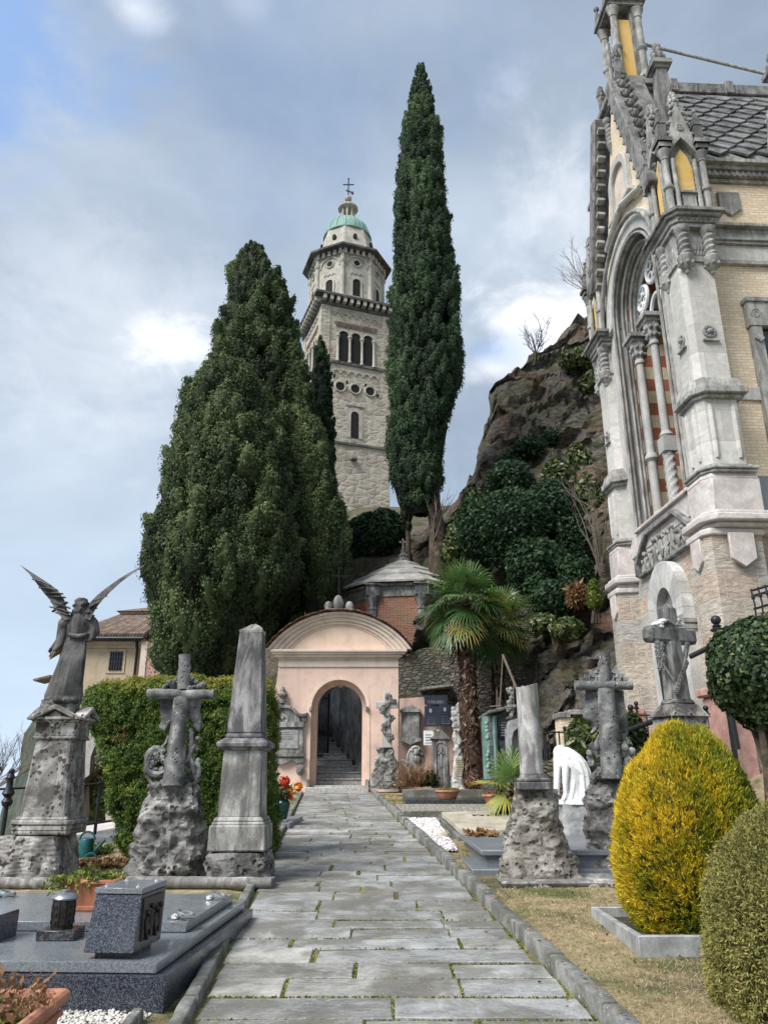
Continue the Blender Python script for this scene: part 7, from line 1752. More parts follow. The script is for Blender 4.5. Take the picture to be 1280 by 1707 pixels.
# ------------------------------------------------------------------ right: broken column, rustic cross, tall cross
CY = 10.25
CM = root('broken_column_monument', 'pale streaked broken column on a rugged brown rock at the right kerb', 'monument', (at(893, 1475, CY).x, CY, .42))
b = MB(); rock_mesh(b, CY, [(1482,822,972),(1462,826,970),(1440,830,963),(1420,836,953),(1400,842,945),(1375,844,935),(1350,848,930),(1332,852,926),(1317,857,924)], dep=.62, p=2.8, amp=.075, seed=33, cell=2.4, n=90, m=80); b.build('rock_base', M['rough2'], CM)
c0 = at(888, 1316, CY-.05); X0, Y0 = c0.x, CY-.05
def cz(py): return at(888, py, Y0-.1).z
b = MB(); b.box((X0, Y0, (cz(1317)+cz(1304))/2), (.41, .41, cz(1304)-cz(1317))); b.build('plinth', M['obelisk'], CM, bevel=.012, seg=2)
b = MB(); z1 = cz(1304); b.lathe([(.19, z1), (.205, z1+.015), (.205, z1+.03), (.185, z1+.045), (.165, z1+.05), (.16, z1+.065), (.155, z1+.075), (.14, z1+.10)], 28, (X0, Y0, 0)); b.build('base_moulding', M['obelisk'], CM)
b = MB(); zt_ = cz(1142); n = 40; rings = []
for j in range(26):
    t = j/25; z = lerp(z1+.095, zt_, t); r = lerp(.148, .138, t); ring = []
    for i in range(n):
        a = 2*math.pi*i/n; top_ = 0
        if j >= 23: top_ = (j-22)/3*(.03*math.cos(a-.3)+.035*noise.noise(Vector((math.cos(a)*2.2, math.sin(a)*2.2, 4))))
        ring.append((X0+r*math.cos(a), Y0+r*math.sin(a), z+top_))
    rings.append(ring)
c_ = Vector((X0, Y0, zt_-.05)); rings.append([Vector(p).lerp(c_, .35) for p in rings[-1]]); rings.append([Vector(p).lerp(c_, .95) for p in rings[-1]])
b.loft(rings); b.build('shaft', M['column'], CM, ang=45)
b = MB(); sl = [(at(832, 1462, 9.95).x, 9.72), (at(1070, 1462, 9.95).x, 9.80), (at(1070, 1462, 9.95).x, 11.3), (at(838, 1462, 9.95).x, 10.8)]
rings = []
for (z, o) in ((.40, -.04), (.42, .0), (.455, .01), (.475, -.02)):
    ring = []
    for i in range(4):
        p, q = Vector((*sl[i], z)), Vector((*sl[(i+1) % 4], z))
        for t in np.linspace(0, 1, 14)[:-1]:
            v = p.lerp(q, float(t)); c_ = Vector((1.95, 10.4, z)); d = (v-c_).normalized(); ring.append(v+d*(o+.02*noise.noise(Vector((v.x*4, v.y*4, 1)))))
    rings.append(ring)
b.loft(rings); LG = tag(setorigin(b.build('stone_ledge', M['die'], ang=50), (1.9, 10.3, .4)), 'weathered flat stone ledge carrying the broken column and rustic cross', 'ledge')
r_ = random.Random(3); LS = []
for (px, py, sx_) in ((880, 1478, .07), (902, 1479, .10), (862, 1475, .05), (950, 1482, .06), (990, 1478, .06), (1020, 1475, .08)):
    p = at(px, py, 9.78); b = MB(); b.ball((p.x, 9.80, SLOPE*9.8+.0), (sx_*1.2, sx_, .055), 10); b.disp(.02, 9, seed=px); tag(setorigin(b.build('field_stone', M['rough2']), (p.x, 9.80, .41)), 'small rough stone wedged under the right stone ledge', 'stone', 'stones under the right ledge')
KY = 10.95
KC = root('rustic_cross_monument', 'dark grey rustic log cross on rock between the white statue and golden conifer', 'monument', (at(1010, 1450, KY).x, KY, .44))
b = MB(); rock_mesh(b, KY, [(1462,968,1062),(1420,972,1062),(1380,974,1060),(1350,975,1058),(1332,970,1056),(1315,976,1052),(1295,986,1046),(1275,992,1040)], dep=.75, p=2.4, amp=.10, seed=43, cell=2.7); b.build('rock_base', M['rough'], KC)
b = MB(); log(at(1020, 1300, KY-.2), at(1010, 1150, KY-.08), .145, .115, seed=5); b.build('shaft', M['slatecross'], KC)
b = MB(); log(at(1006, 1140, KY-.03), at(1007, 1089, KY-.03), .085, .075, seed=6); b.build('shaft_top', M['slatecross'], KC)
b = MB(); log(at(958, 1143, KY-.06), at(1054, 1143, KY-.06), .066, .06, seed=7); b.build('crossbeam', M['slatecross'], KC)
b = MB(); cl = [(976,1150),(975,1172),(972,1190),(974,1200),(984,1204),(990,1212),(984,1222),(994,1218),(1000,1204),(1012,1200),(1026,1206),(1030,1222),(1038,1236),(1046,1224),(1044,1196),(1040,1170),(1038,1150)]
b.ext([(at(x, y, KY+.06).x, at(x, y, KY+.06).z) for x, y in cl], KY+.02, KY+.13); b.disp(.025, 6); b.build('drapery', M['slatecross'], KC, bevel=.02, seg=2)
b = MB()
for (y, w_) in ((1133, 34), (1127, 27), (1120, 18)):
    for i in range(9): b.box(at(1006-w_+w_*2*i/8, y, KY+.02), (.07, .14, .055), rz=i*.4)
b.disp(.012, 14); b.build('wreath', M['slatecross'], KC)
b = MB()
for p in (((992,1250),(1000,1226)), ((984,1240),(998,1262)), ((1034,1300),(1046,1262)), ((1046,1262),(1040,1236)), ((1040,1286),(1062,1270)), ((986,1300),(1000,1280))): b.tube([at(*p[0], KY-.1), at(*p[1], KY-.1)], [.05, .035], 7)
for i in range(40): b.ball(at(r_.choice([r_.uniform(982, 1004), r_.uniform(1030, 1056)]), r_.uniform(1235, 1305), KY-.1+r_.uniform(-.08, .1)), r_.uniform(.03, .055), 6)
b.disp(.015, 12); b.build('anchor', M['slatecross'], KC)
TY = 11.6; TCR = R(22)
tc0 = at(1133, 1200, TY); TC = root('tall_stone_cross', 'tall dark weathered stone cross with carved roses before the chapel porch', 'monument', (tc0.x, TY, 1.0), TCR)
def tw(px, py): p = at(px, py, TY); return p.z-1.0
b = MB(); zb_, zt_ = tw(1140, 1168), tw(1120, 1008); zc = tw(1125, 1060)
oct8 = lambda h, d, c: [(-h+c, -d), (h-c, -d), (h, -d+c), (h, d-c), (h-c, d), (-h+c, d), (-h, d-c), (-h, -d+c)]
b.prism(oct8(.17, .14, .05), zb_, zc-.1, top=.8); sh = b.build('shaft', M['darkcross'], TC, local=True, bevel=.01)
b = MB(); zh = tw(1125, 1048); b.prism(oct8(.125, .11, .04), zc-.1, zt_-.08); b.prism(oct8(.125, .11, .04), zt_-.08, zt_, top=.3); b.build('head', M['darkcross'], TC, local=True, bevel=.01)
b = MB(); bz0, bz1 = tw(1125, 1073), tw(1125, 1047); hgt = (bz1-bz0)/2
b.loft([[(x, y*s_, (bz0+bz1)/2+z*s_) for (y, z) in ((-.11, -hgt+.04), (-.07, -hgt), (.07, -hgt), (.11, -hgt+.04), (.11, hgt-.04), (.07, hgt), (-.07, hgt), (-.11, hgt-.04))] for x, s_ in ((-.46, .55), (-.41, 1), (.41, 1), (.46, .55))]); b.build('crossbeam', M['darkcross'], TC, local=True, sm=False)
b = MB(); z0 = zb_; b.prism(oct8(.21, .19, .05), z0-.06, z0+.01, top=.85); b.prism([(-.34, -.3), (.34, -.3), (.34, .3), (-.34, .3)], z0-.24, z0-.06, top=.6); b.prism([(-.29, -.26), (.29, -.26), (.29, .26), (-.29, .26)], z0-1.3, z0-.24); b.disp(.012, 8); b.build('pedestal', M['rough'], TC, local=True, bevel=.015)
b = MB(); r_ = random.Random(8)
def rose(c, r): 
    b.ball(c, r*.6, 7)
    for i in range(6): a = i*1.05; b.ball((c[0]+r*.6*math.cos(a), c[1]-.01, c[2]+r*.6*math.sin(a)), (r*.42, r*.3, r*.35), 6)
for i in range(14): t = i/13; rose((-.30+r_.uniform(-.05, .05), -.08, lerp(bz0-.02, bz0-.42, t)), .06)
for i in range(7): t = i/6; rose((.24-.10*t, -.08, lerp(bz0, bz0-.25, t)), .055)
for i in range(9): t = i/8; rose((lerp(.1, -.16, t), -.16, lerp(zc-.42, zc-.85, t)), .05)
b.tube([(-.3, -.09, bz0-.3), (-.1, -.15, bz0-.65), (-.14, -.15, zb_+.3)], .018, 6); b.tube([(.2, -.1, bz0-.1), (.05, -.15, bz0-.4)], .018, 6)
b.tube([(-.13, -.13, zh+.1), (0, -.15, zh+.02), (.13, -.13, zh+.12)], .02, 6); b.build('carved_roses', M['darkcross'], TC, local=True, split=True)
b = MB()
for (x, z) in ((-.24, zh+.05), (-.17, zh+.09), (-.3, zh+.03), (-.24, zh+.0), (.16, zh+.06)): b.ball((x, -.08, z), (.075, .06, .035), 7)
b.build('pale_leaves', M['whitemarble'], TC, local=True, split=False)

# white mourning figure ---------------------------------------------------
WY = 13.6
WP = root('stone_block', 'rough blue grey stone block under the white kneeling figure', 'pedestal', tuple(at(962, 1398, WY)))
b = MB(); rock_mesh(b, WY, [(1405,930,992),(1370,932,990),(1341,934,988)], dep=.9, p=6, amp=.03, seed=51, cell=3, n=48, m=20); b.build('block', M['pedestal'], WP)
WS = root('mourning_statue', 'white marble figure kneeling bent forward under a long veil', 'statue', tuple(at(958, 1341, WY)))
def Wp(px, py, dy=0): return at(px, py, WY+dy)
b = MB(); s_ = WY/1.03/FPX
def wring(cx, cy, hw, hh, dy, tilt, n=40, amp=.04, k_=13, ph=0):
    ring = []; c = Wp(cx, cy, dy); ct, st_ = math.cos(R(tilt)), math.sin(R(tilt))
    for i in range(n):
        a = 2*math.pi*i/n; f_ = 1+amp*math.cos(k_*a+ph); x, y = hw*s_*f_*math.cos(a), hh*s_*f_*math.sin(a); ring.append(c+Vector((x*ct, y, x*st_)))
    return ring
b.loft([wring(962,1342,31,27,0,0,amp=.03), wring(964,1336,29,25,0,0,amp=.05), wring(965,1322,24.5,22,0,0,amp=.06), wring(964.5,1302,21.5,20,0,0,amp=.06), wring(963,1286,20.5,19,0,0,amp=.055), wring(957,1271,20,18,0,0,amp=.05), wring(949,1259,18,16,0,0,amp=.045), wring(943,1251,13,13,0,0,amp=.04), wring(940,1246,7,8,0,0,amp=.03)])
b.ball(Wp(934, 1256), (12*s_, 11*s_, 13*s_), 14)
b.loft([wring(934,1250,9,10,0,0,amp=.05), wring(931,1262,8.5,9,0,5,amp=.07), wring(929,1285,6,8,0,5,amp=.08), wring(928,1310,5,7,0,5,amp=.08), wring(927,1328,4.5,6,0,0,amp=.08), wring(928,1336,3.5,5,0,0)])
b.loft([wring(944,1262,8,8,-.1,0,amp=.05), wring(943,1285,6,6,-.14,0,amp=.06), wring(942,1305,4.5,5,-.16,0), wring(943,1322,3.5,4,-.16,0), wring(941,1332,4,3,-.17,0)])
for k_ in range(11):                                                    # fine veil folds over the back
    dy = -.23+.02*abs(k_-4); x0 = 940+k_*1.5; b.tube([Wp(x0, 1252+k_*1.2, -.08), Wp(lerp(x0, 958+k_*3.0, .5), 1272+k_*2, -.2), Wp(958+k_*3.2, 1304, -.22+.012*k_), Wp(952+k_*4, 1336, -.23+.014*k_)], [.008, .012, .013, .016], 6)
b.loft([wring(961,1342,30,27,0,0,amp=.03), wring(961,1337,29,26,0,0,amp=.05), wring(962,1331,25,22,0,0,amp=.07)])
for i in range(4): b.tube([Wp(942-i*1.3, 1329, -.18), Wp(940-i*1.6, 1336, -.2)], .012, 6)
b.build('figure', M['whitemarble'], WS, remesh=.012, smooth_it=3)
# ------------------------------------------------------------------ retaining wall and the memorials along it
def px_poly(pts, Y): return [(at(x, y, Y).x, at(x, y, Y).z) for x, y in pts]
WLY = 27.6
RW = root('retaining_wall', 'grey rubble retaining wall with sloping coping behind the fan palms', 'wall', tuple(at(780, 1310, WLY)))
b = MB(); b.ext(px_poly([(664,1330),(664,1100),(700,1082),(760,1072),(800,1030),(841,1001),(896,976),(890,1060),(880,1200),(878,1330)], WLY), WLY, WLY+.8); b.build('masonry', M['drywall'], RW, sm=False)
b = MB(); b.strip(px_poly([(756,1074),(798,1031),(839,1001),(897,976)], WLY), px_poly([(756,1070),(798,1026),(839,996),(897,971)], WLY), WLY-.1, WLY+.9); b.build('coping', M['limestone'], RW, bevel=.02)
b = MB(); b.ext(px_poly([(676,1112),(666,1112),(664,1150),(672,1164),(683,1166)], GY+.2), GY+.15, GY+.5); b.build('dark_return', M['passagerock'], RW, sm=False)
b = MB(); b.ext(px_poly([(664,1320),(666,1165),(706,1162),(712,1180),(765,1182),(768,1320)], GY-.15), GY-.16, GY+.3); b.build('worn_plaster', M['wornpink'], RW, sm=False)
MY = 27.3
def memo(name, label, cat, px, py, Y, group=None): return root(name, label, cat, tuple(at(px, py, Y)), 0, group)
def inscr(b, px0, px1, py0, py1, Y, rows, seed, th=.012):     # weathered unreadable engraving
    r_ = random.Random(seed)
    for j in range(rows):
        y = lerp(py0, py1, (j+.5)/rows); x = px0+r_.uniform(0, 2)
        while x < px1-1:
            w_ = r_.uniform(.8, 3.2); p, q = at(x, y, Y), at(min(px1, x+w_), y, Y); b.box(((p.x+q.x)/2, Y-.004, p.z), (q.x-p.x, .008, th)); x += w_+r_.uniform(.5, .9)
# wall monument with cross pattee, left of the arch
WM = memo('wall_memorial', 'carved grey wall memorial with round cross emblem and urn finial left of the arch', 'memorial', 478, 1285, GY)
b = MB(); d0 = GY-.16
b.ext(px_poly([(448,1262),(507,1262),(507,1256),(448,1256)], d0), d0-.06, GY+.02); b.ext(px_poly([(450,1256),(505,1256),(505,1215),(450,1215)], d0), d0, GY+.02)
b.ext(px_poly([(444,1264),(507,1264),(507,1272),(494,1273),(486,1268),(478,1272),(468,1276),(458,1271),(448,1268)], d0), d0, GY+.02)
b.ext(px_poly([(450,1213),(507,1213),(507,1204),(450,1204)], d0), d0-.08, GY+.02)
b.ext(px_poly([(452,1204),(452,1198),(458,1186),(468,1181),(482,1181),(490,1186),(497,1193),(500,1199),(500,1204)], d0), d0, GY+.02); wm = b.build('body', M['die'], WM, bevel=.012)
b = MB(); a_ = px_poly([(450,1203),(453,1192),(462,1184),(470,1181),(481,1181),(488,1185),(494,1193),(505,1196),(512,1194)], d0); c_ = px_poly([(447,1200),(450,1188),(459,1180),(468,1176.5),(483,1176.5),(491,1181),(498,1189),(506,1191),(513,1188)], d0); b.strip(a_, c_, d0-.09, GY+.02); p = at(508, 1200, d0); b.ext(px_poly([(503,1204),(510,1204),(513,1190),(506,1192)], d0), d0-.06, GY+.02); b.build('scroll_cornice', M['obelisk'], wm, bevel=.01)
b = MB(); c0 = at(471, 1152, d0); zq = lambda y: at(471, y, d0).z
b.box((c0.x, d0+.08, (zq(1181)+zq(1171))/2), (.42, .2, zq(1171)-zq(1181)), top=.8)
b.lathe([(.13, zq(1172)), (.13, zq(1168)), (.08, zq(1166)), (.08, zq(1163)), (.18, zq(1160)), (.18, zq(1157.5)), (.10, zq(1155)), (.09, zq(1152)), (.10, zq(1151)), (.06, zq(1146.5)), (.01, zq(1144.5))], 16, (c0.x, d0+.05, 0)); b.build('urn_finial', M['limestone'], WM)
b = MB(); b.ext(px_poly([(456,1248),(497,1248),(497,1217),(456,1217)], d0-.02), d0-.03, d0+.01); tbp = b.build('inscription_tablet', M['pedestal'], WM, bevel=.004)
b = MB(); inscr(b, 459, 490, 1219, 1234, d0-.03, 4, 3, .014); b.build('engraved_lines', M['obelisk'], tbp)
b = MB(); cc = at(470, 1201, d0-.02); tr = Matrix.Translation(cc) @ Matrix.Rotation(R(90), 4, 'X')
b.tube([tr @ Vector((.19*math.cos(i*math.pi/12), .19*math.sin(i*math.pi/12), .0)) for i in range(25)], .022, 6); b.lathe([(.17, -.02), (.17, .005)], 24, M=tr); em = b.build('emblem_disc', M['voussoir'], wm)
b = MB()
for k_ in range(4):
    X_ = tr @ Matrix.Rotation(k_*math.pi/2+math.pi/4, 4, 'Z'); b.prism([(.012, -.012), (.14, -.055), (.15, -.028), (.15, .028), (.14, .055), (.012, .012)], .0, .022, X_)
b.build('cross_arm', M['obelisk'], em, split=True)
b = MB(); lc = at(500, 1284, d0); b.ball((lc.x, d0+.05, lc.z), (.12, .12, .17), 12); b.ball((lc.x, d0-.06, lc.z-.04), (.055, .07, .06), 8)
for s_ in (-1, 1): b.ball((lc.x+s_*.045, d0-.05, lc.z+.045), .022, 6); b.ball((lc.x+s_*.09, d0+.02, lc.z+.11), .04, 6)
for i in range(14): a = i*.449; b.ball((lc.x+.115*math.cos(a), d0+.03, lc.z+.16*math.sin(a)), .035, 6)
b.build('lion_mask', M['die'], WM)
# ivy cross on rock
IX = memo('ivy_cross_memorial', 'pale stone cross wound with carved ivy on a grey rock right of the arch', 'memorial', 643, 1312, 27.0)
b = MB(); rock_mesh(b, 27.05, [(1316,616,668),(1295,620,664),(1270,624,661),(1255,627,658),(1246,628,655)], dep=.45, p=2.8, amp=.10, seed=61, cell=1.8, n=48, m=36); b.build('rock_base', M['rough'], IX)
b = MB(); b.ext(px_poly([(637,1247),(640,1185),(640,1181),(627,1181),(627,1170),(640,1170),(640,1154),(650,1154),(650,1170),(664,1170),(664,1181),(650,1181),(650,1185),(654,1247)], 27), 26.92, 27.1); b.build('cross', M['chapelstone'], IX, bevel=.015)
b = MB(); r_ = random.Random(5)
for i in range(90):
    t = i/90; y = lerp(1160, 1235, t); x = 645+math.sin(t*15)*(9-4*t)+r_.uniform(-4, 4); b.ball(at(x, y, 26.88), (r_.uniform(.04, .08), .05, r_.uniform(.04, .08)), 6)
b.disp(.02, 9); b.build('ivy_carving', M['darkcross'], IX)
# hanging stele
HS = memo('hanging_stele', 'mossy grey stele with small pediment hung on the wall right of the ivy cross', 'memorial', 684, 1240, MY)
b = MB(); b.ext(px_poly([(669,1232),(699,1232),(699,1188),(669,1188)], MY), MY-.02, MY+.2); hs = b.build('tablet', M['limestone'], HS, bevel=.012)
b = MB(); b.ext(px_poly([(666,1188),(702,1188),(702,1184.5),(684,1174),(666,1184.5)], MY), MY-.12, MY+.2); b.build('pediment', M['limestone'], HS, bevel=.012)
b = MB(); b.ext(px_poly([(666,1231),(702,1231),(702,1236),(694,1238),(684,1243),(674,1238),(666,1236)], MY), MY-.1, MY+.2); b.build('bracket', M['limestone'], HS, bevel=.012)
# oval medallion
OV = memo('oval_medallion', 'oval grey relief medallion leaning low on the wall under the hanging stele', 'memorial', 693, 1290, 26.6)
b = MB(); c0 = at(693, 1268, 26.6); tr = Matrix.Translation(c0) @ Matrix.Rotation(R(90), 4, 'X') @ Matrix.Diagonal((.31, .47, .1, 1)); b.lathe([(1, -.8), (1.0, .3), (.9, .8), (.85, .5), (.2, .6)], 28, M=tr); b.build('disc', M['die'], OV)
b = MB(); c1 = at(695, 1255, 26.5); b.ball(c1, (.09, .08, .11), 10); b.ball(c1+Vector((0, .02, -.2)), (.13, .08, .14), 10); r_ = random.Random(3)
for i in range(16): b.ball(c1+Vector((r_.uniform(-.16, .16), 0, r_.uniform(-.22, .14))), .04, 6)
for i in range(18): b.ball(at(672+i*.9+r_.uniform(-3, 3), 1268+i*1.6, 26.5), .06, 6)
b.disp(.02, 9); b.build('relief', M['limestone'], OV)
# black plaques under a stone hood
HD = memo('stone_hood', 'thin slate hood projecting from the rubble wall above the black plaques', 'ledge', 728, 1150, MY); b = MB(); b.ext(px_poly([(700,1152),(756,1146),(754,1142),(704,1148)], MY), MY-.35, MY+.3); b.build('slab', M['limestone'], HD, bevel=.015)
for (x0, x1, y0, y1, lb, sd_) in ((707, 745, 1160, 1176, 'upper blue black memorial plaque under the stone hood', 1), (707, 730, 1178, 1212, 'left blue black memorial plaque with small oval portrait below the upper one', 2), (730.6, 754, 1176, 1211, 'right blue black memorial plaque with white oval portrait beside the palm', 3)):
    t = memo('memorial_plaque', lb, 'plaque', (x0+x1)/2, y1, MY, 'blue black wall plaques'); b = MB(); b.ext(px_poly([(x0,y1),(x1,y1),(x1,y0),(x0,y0)], MY), MY-.22, MY-.14); pq = b.build('slab', M['plaque'] if 'plaque' in M else M.setdefault('plaque', granite('blue_black_plaque', (.010,.014,.026), (.05,.06,.085), .15, 120, .5)), t, bevel=.004)
    b = MB(); inscr(b, x0+4, x1-4, (y0+y1)/2, y1-3, MY-.22, 4 if sd_ > 1 else 3, sd_, .02); b.build('engraved_lines', M['obelisk'], pq)
    if sd_ > 1: b = MB(); c0 = at((x0+x1)/2-1, y0+7, MY-.225); b.lathe([(1, -.5), (1, .5)], 16, M=Matrix.Translation(c0) @ Matrix.Rotation(R(90), 4, 'X') @ Matrix.Diagonal((.045, .07, .02, 1))); b.build('portrait_frame', M['steel'], pq)
t = memo('memorial_plaque', 'small white marble plaque with dark lettering below the black ones', 'plaque', 714, 1243, MY); b = MB(); b.ext(px_poly([(705.5,1243),(722,1243),(722,1219),(705.5,1219)], MY), MY-.2, MY-.13); pq = b.build('slab', M['whitemarble'], t, bevel=.004); b = MB(); inscr(b, 708, 720, 1223, 1241, MY-.2, 4, 9, .025); b.build('engraved_lines', M['obelisk'], pq)
SY = 25.9
GS = memo('gabled_stele', 'grey free standing stele with gabled top and arched panel before the plaques', 'gravestone', 736, 1312, SY)
b = MB(); p0, p1 = at(721, 1296, SY), at(751, 1296, SY); zq = lambda y: at(736, y, SY).z; cx = (p0.x+p1.x)/2; hw = (p1.x-p0.x)/2
b.b2((cx-hw-.03, SY-.03, zq(1314)), (cx+hw+.03, SY+.55, zq(1293))); b.b2((cx-hw+.02, SY, zq(1293)), (cx+hw-.02, SY+.5, zq(1232))); b.b2((cx-hw-.04, SY-.05, zq(1233)), (cx+hw+.04, SY+.55, zq(1231))); gs = b.build('shaft', M['obelisk'], GS, bevel=.012)
b = MB(); b.ext([(cx-hw-.04, zq(1231)), (cx+hw+.04, zq(1231)), (cx, zq(1216))], SY-.05, SY+.55); b.build('gable', M['limestone'], GS, bevel=.01)
b = MB(); a_ = [(cx-.2, zq(1290))]+[(cx-.2*math.cos(math.pi*i/10), zq(1247)+.2*math.sin(math.pi*i/10)) for i in range(11)]+[(cx+.2, zq(1290))]; c_ = [(cx-.16, zq(1290))]+[(cx-.16*math.cos(math.pi*i/10), zq(1247)+.16*math.sin(math.pi*i/10)) for i in range(11)]+[(cx+.16, zq(1290))]; b.strip(c_, a_, SY-.025, SY+.02); b.box((cx, SY, zq(1262)), (.05, .04, .6)); b.box((cx, SY, zq(1256)), (.22, .04, .05)); b.build('arched_panel', M['die'], gs)
CP_ = memo('carved_pillar', 'pale rugged carved pillar with clustered figures beside the palm trunk', 'memorial', 763, 1312, 25.6)
b = MB(); rock_mesh(b, 25.6, [(1316,750,782),(1290,753,779),(1268,755,774),(1255,757,771),(1225,755,772),(1205,754,771),(1185,757,770),(1170,763,768)], dep=.7, p=2.6, amp=.07, seed=71, cell=2.6, n=44, m=60); b.build('rock', M['chapelstone'], CP_)
b = MB(); r_ = random.Random(13)
for i in range(46): b.ball(at(r_.uniform(755, 771), r_.uniform(1176, 1222), 25.42), (r_.uniform(.04, .09), .06, r_.uniform(.05, .11)), 6)
b.disp(.03, 8); b.build('figures', M['voussoir'], CP_)
b = MB(); b.ext(px_poly([(757,1288),(760,1280),(759,1264),(763,1262),(773,1268),(773,1276),(769,1301),(765,1301)], 25.3), 25.26, 25.32); sc_ = b.build('scroll', M['beige'], CP_, bevel=.008, sm=False); b = MB(); inscr(b, 761, 771, 1266, 1296, 25.26, 8, 4, .02); b.build('engraved_lines', M['rooftile'], sc_)
def tuft(name, label, cat, c, rx, h, n, mat, seed, tone=(.2, .8), lf=.04, asp=5, droop=.2, group=None, up=0):
    t = root(name, label, cat, tuple(c), 0, group); sprigs((c[0], c[1], c[2]), rx, rx, n, h, mat, seed, lf, tone, droop, 'foliage', t, asp, up); return t
c = at(691, 1312, 25.4); tuft('dry_grass_clump', 'tall brown dry grass clump in front of the oval medallion', 'plant', (c.x, 25.4, 1.35), .2, .8, 190, 'dry', 5, (.1, .8), .014, 18, .05, None, 3)
c = at(712, 1312, 25.5); tuft('green_plant', 'dark green leafy plant between the dry grass and the gabled stele', 'plant', (c.x, 25.5, 1.35), .14, .55, 50, 'laurel', 6, (.4, .9), .08, 2)
c = at(667, 1308, 25.4); tuft('pink_flowers', 'small clump of pale pink flowers at the foot of the grey rock', 'plant', (c.x, 25.4, 1.35), .14, .22, 40, 'dry', 7, (.7, 1), .05, 1.5)
c = at(727, 1215, 26.4); tuft('white_rose', 'single white rose above the gabled stele', 'flower', (c.x, 26.4, c.z-.12), .04, .14, 12, 'pebflower' if 'pebflower' in M else (M.setdefault('pebflower', foliage('cream_petals', [(0, (.5,.42,.3)), (1, (.75,.68,.55))])) and 'pebflower'), 8, (.3, 1), .06, 1.3)
# grave kerb frames and slabs on the right
def slab_thing(name, label, cat, pts, th, mat, group=None, bevel=.008, nm='slab'):
    c = sum((Vector(p) for p in pts), Vector())/len(pts); t = root(name, label, cat, (c.x, c.y, c.z-th), 0, group); b = MB(); n = len(pts)
    b.add([Vector(p) for p in pts]+[Vector(p)-Vector((0, 0, th)) for p in pts], [tuple(range(n)), tuple(range(2*n-1, n-1, -1))]+[(i, n+i, n+(i+1) % n, (i+1) % n) for i in range(n)]); b.build(nm, M[mat], t, sm=False, bevel=bevel); return t
def frame(name, label, x0, x1, y0, y1, zt_, h, mat, w_=.1):
    t = root(name, label, 'grave kerb', ((x0+x1)/2, (y0+y1)/2, zt_-h)); b = MB(); b.b2((x0, y0, zt_-h), (x1, y0+w_, zt_)); b.b2((x0, y1-w_, zt_-h), (x1, y1, zt_)); b.b2((x0, y0+w_+.002, zt_-h), (x0+w_, y1-w_-.002, zt_)); b.b2((x1-w_, y0+w_+.002, zt_-h), (x1, y1-w_-.002, zt_)); b.build('kerb', M[mat], t, bevel=.01, split=False)
    b = MB(); b.b2((x0+w_, y0+w_, zt_-h), (x1-w_, y1-w_, zt_-h*.35)); b.build('soil', M['soil'], t); return t
frame('grave_kerb', 'grey stone grave frame with soil nearest the wall memorials', .55, 3.2, 23.6, 24.9, 1.28, .3, 'kerb')
slab_thing('dark_grave_slab', 'low dark granite grave slab carrying the round flower bowl', 'tomb', [(.55, 20.9, 1.08), (3.4, 20.9, 1.08), (3.5, 22.6, 1.10), (.5, 22.6, 1.10)], .16, 'blackgranite')
slab_thing('cobbled_strip', 'pale cobbled strip edged by stone in front of the dark grave slab', 'paving', [(.42, 18.3, .90), (3.6, 18.3, .90), (3.6, 20.8, .98), (.28, 20.8, .98)], .16, 'steps2' if 'steps2' in M else (M.setdefault('steps2', rubble('cobbles', [(.30,.28,.24), (.42,.40,.35), (.36,.33,.28)], (.16,.15,.12), 9, 1, .1)) and 'steps2'))
slab_thing('kerb_stone', 'grey kerb stone across the front of the cobbled strip', 'kerb', [(.44, 18.12, .91), (3.6, 18.12, .91), (3.6, 18.27, .91), (.44, 18.27, .91)], .2, 'kerb')
BG = slab_thing('beige_grave_slab', 'tilted beige marble grave slab beside the white pebbles', 'tomb', [(1.33, 13.95, .76), (2.9, 14.2, .80), (2.9, 17.2, .98), (1.18, 16.9, .94)], .1, 'beige', bevel=.01)
slab_thing('stone_bed', 'grey stone bed under the tilted beige slab', 'tomb', [(1.25, 14.05, .66), (3.0, 14.1, .66), (3.0, 17.4, .82), (1.15, 17.3, .82)], .25, 'kerb')
b = MB()
for i in range(4): p = Vector((1.75+.14*i, 16.2, .913)); b.box(p, (.03, .25, .012), rz=.3*(i % 2)); b.box(p+Vector((.03, .0, 0)), (.09, .04, .012))
b.build('bronze_letters', M['bronze'], BG)
BL = root('blue_granite_tomb', 'blue grey granite tomb with stepped base behind the broken column', 'tomb', (2.2, 12.2, .45))
b = MB(); b.b2((1.24, 10.7, .66), (3.5, 13.55, .73)); b.build('slab', M['bluegranite'], BL, bevel=.012); b = MB(); b.b2((1.3, 10.76, .45), (3.45, 13.5, .658)); b.build('side', M['bluegranite'], BL, bevel=.006); b = MB(); b.b2((1.1, 10.55, .40), (3.6, 13.65, .52)); b.build('base', M['bluegranite'], BL, bevel=.01)
c = at(815, 1393, 13.2); tuft('dry_leaves', 'dry brown bouquet lying on the blue granite tomb', 'flowers', (1.55, 13.15, .735), .2, .13, 30, 'dry', 12, (.2, 1), .07, 1.3)
pebbles('white_pebbles', [(path_r(12.6)+.14, 12.6), (1.1, 12.6), (1.1, 17.6), (path_r(17.6)+.14, 17.6)], lambda x, y: SLOPE*y+.03, 5200, .026, M['peb'], 7, .03)
p = (1.0, 14.2); tag(setorigin(MB().ball((p[0], p[1], SLOPE*p[1]+.06), (.11, .09, .07), 12).build('round_stone', M['beige']), (p[0], p[1], SLOPE*p[1])), 'rounded beige stone lying among the white pebbles', 'stone')
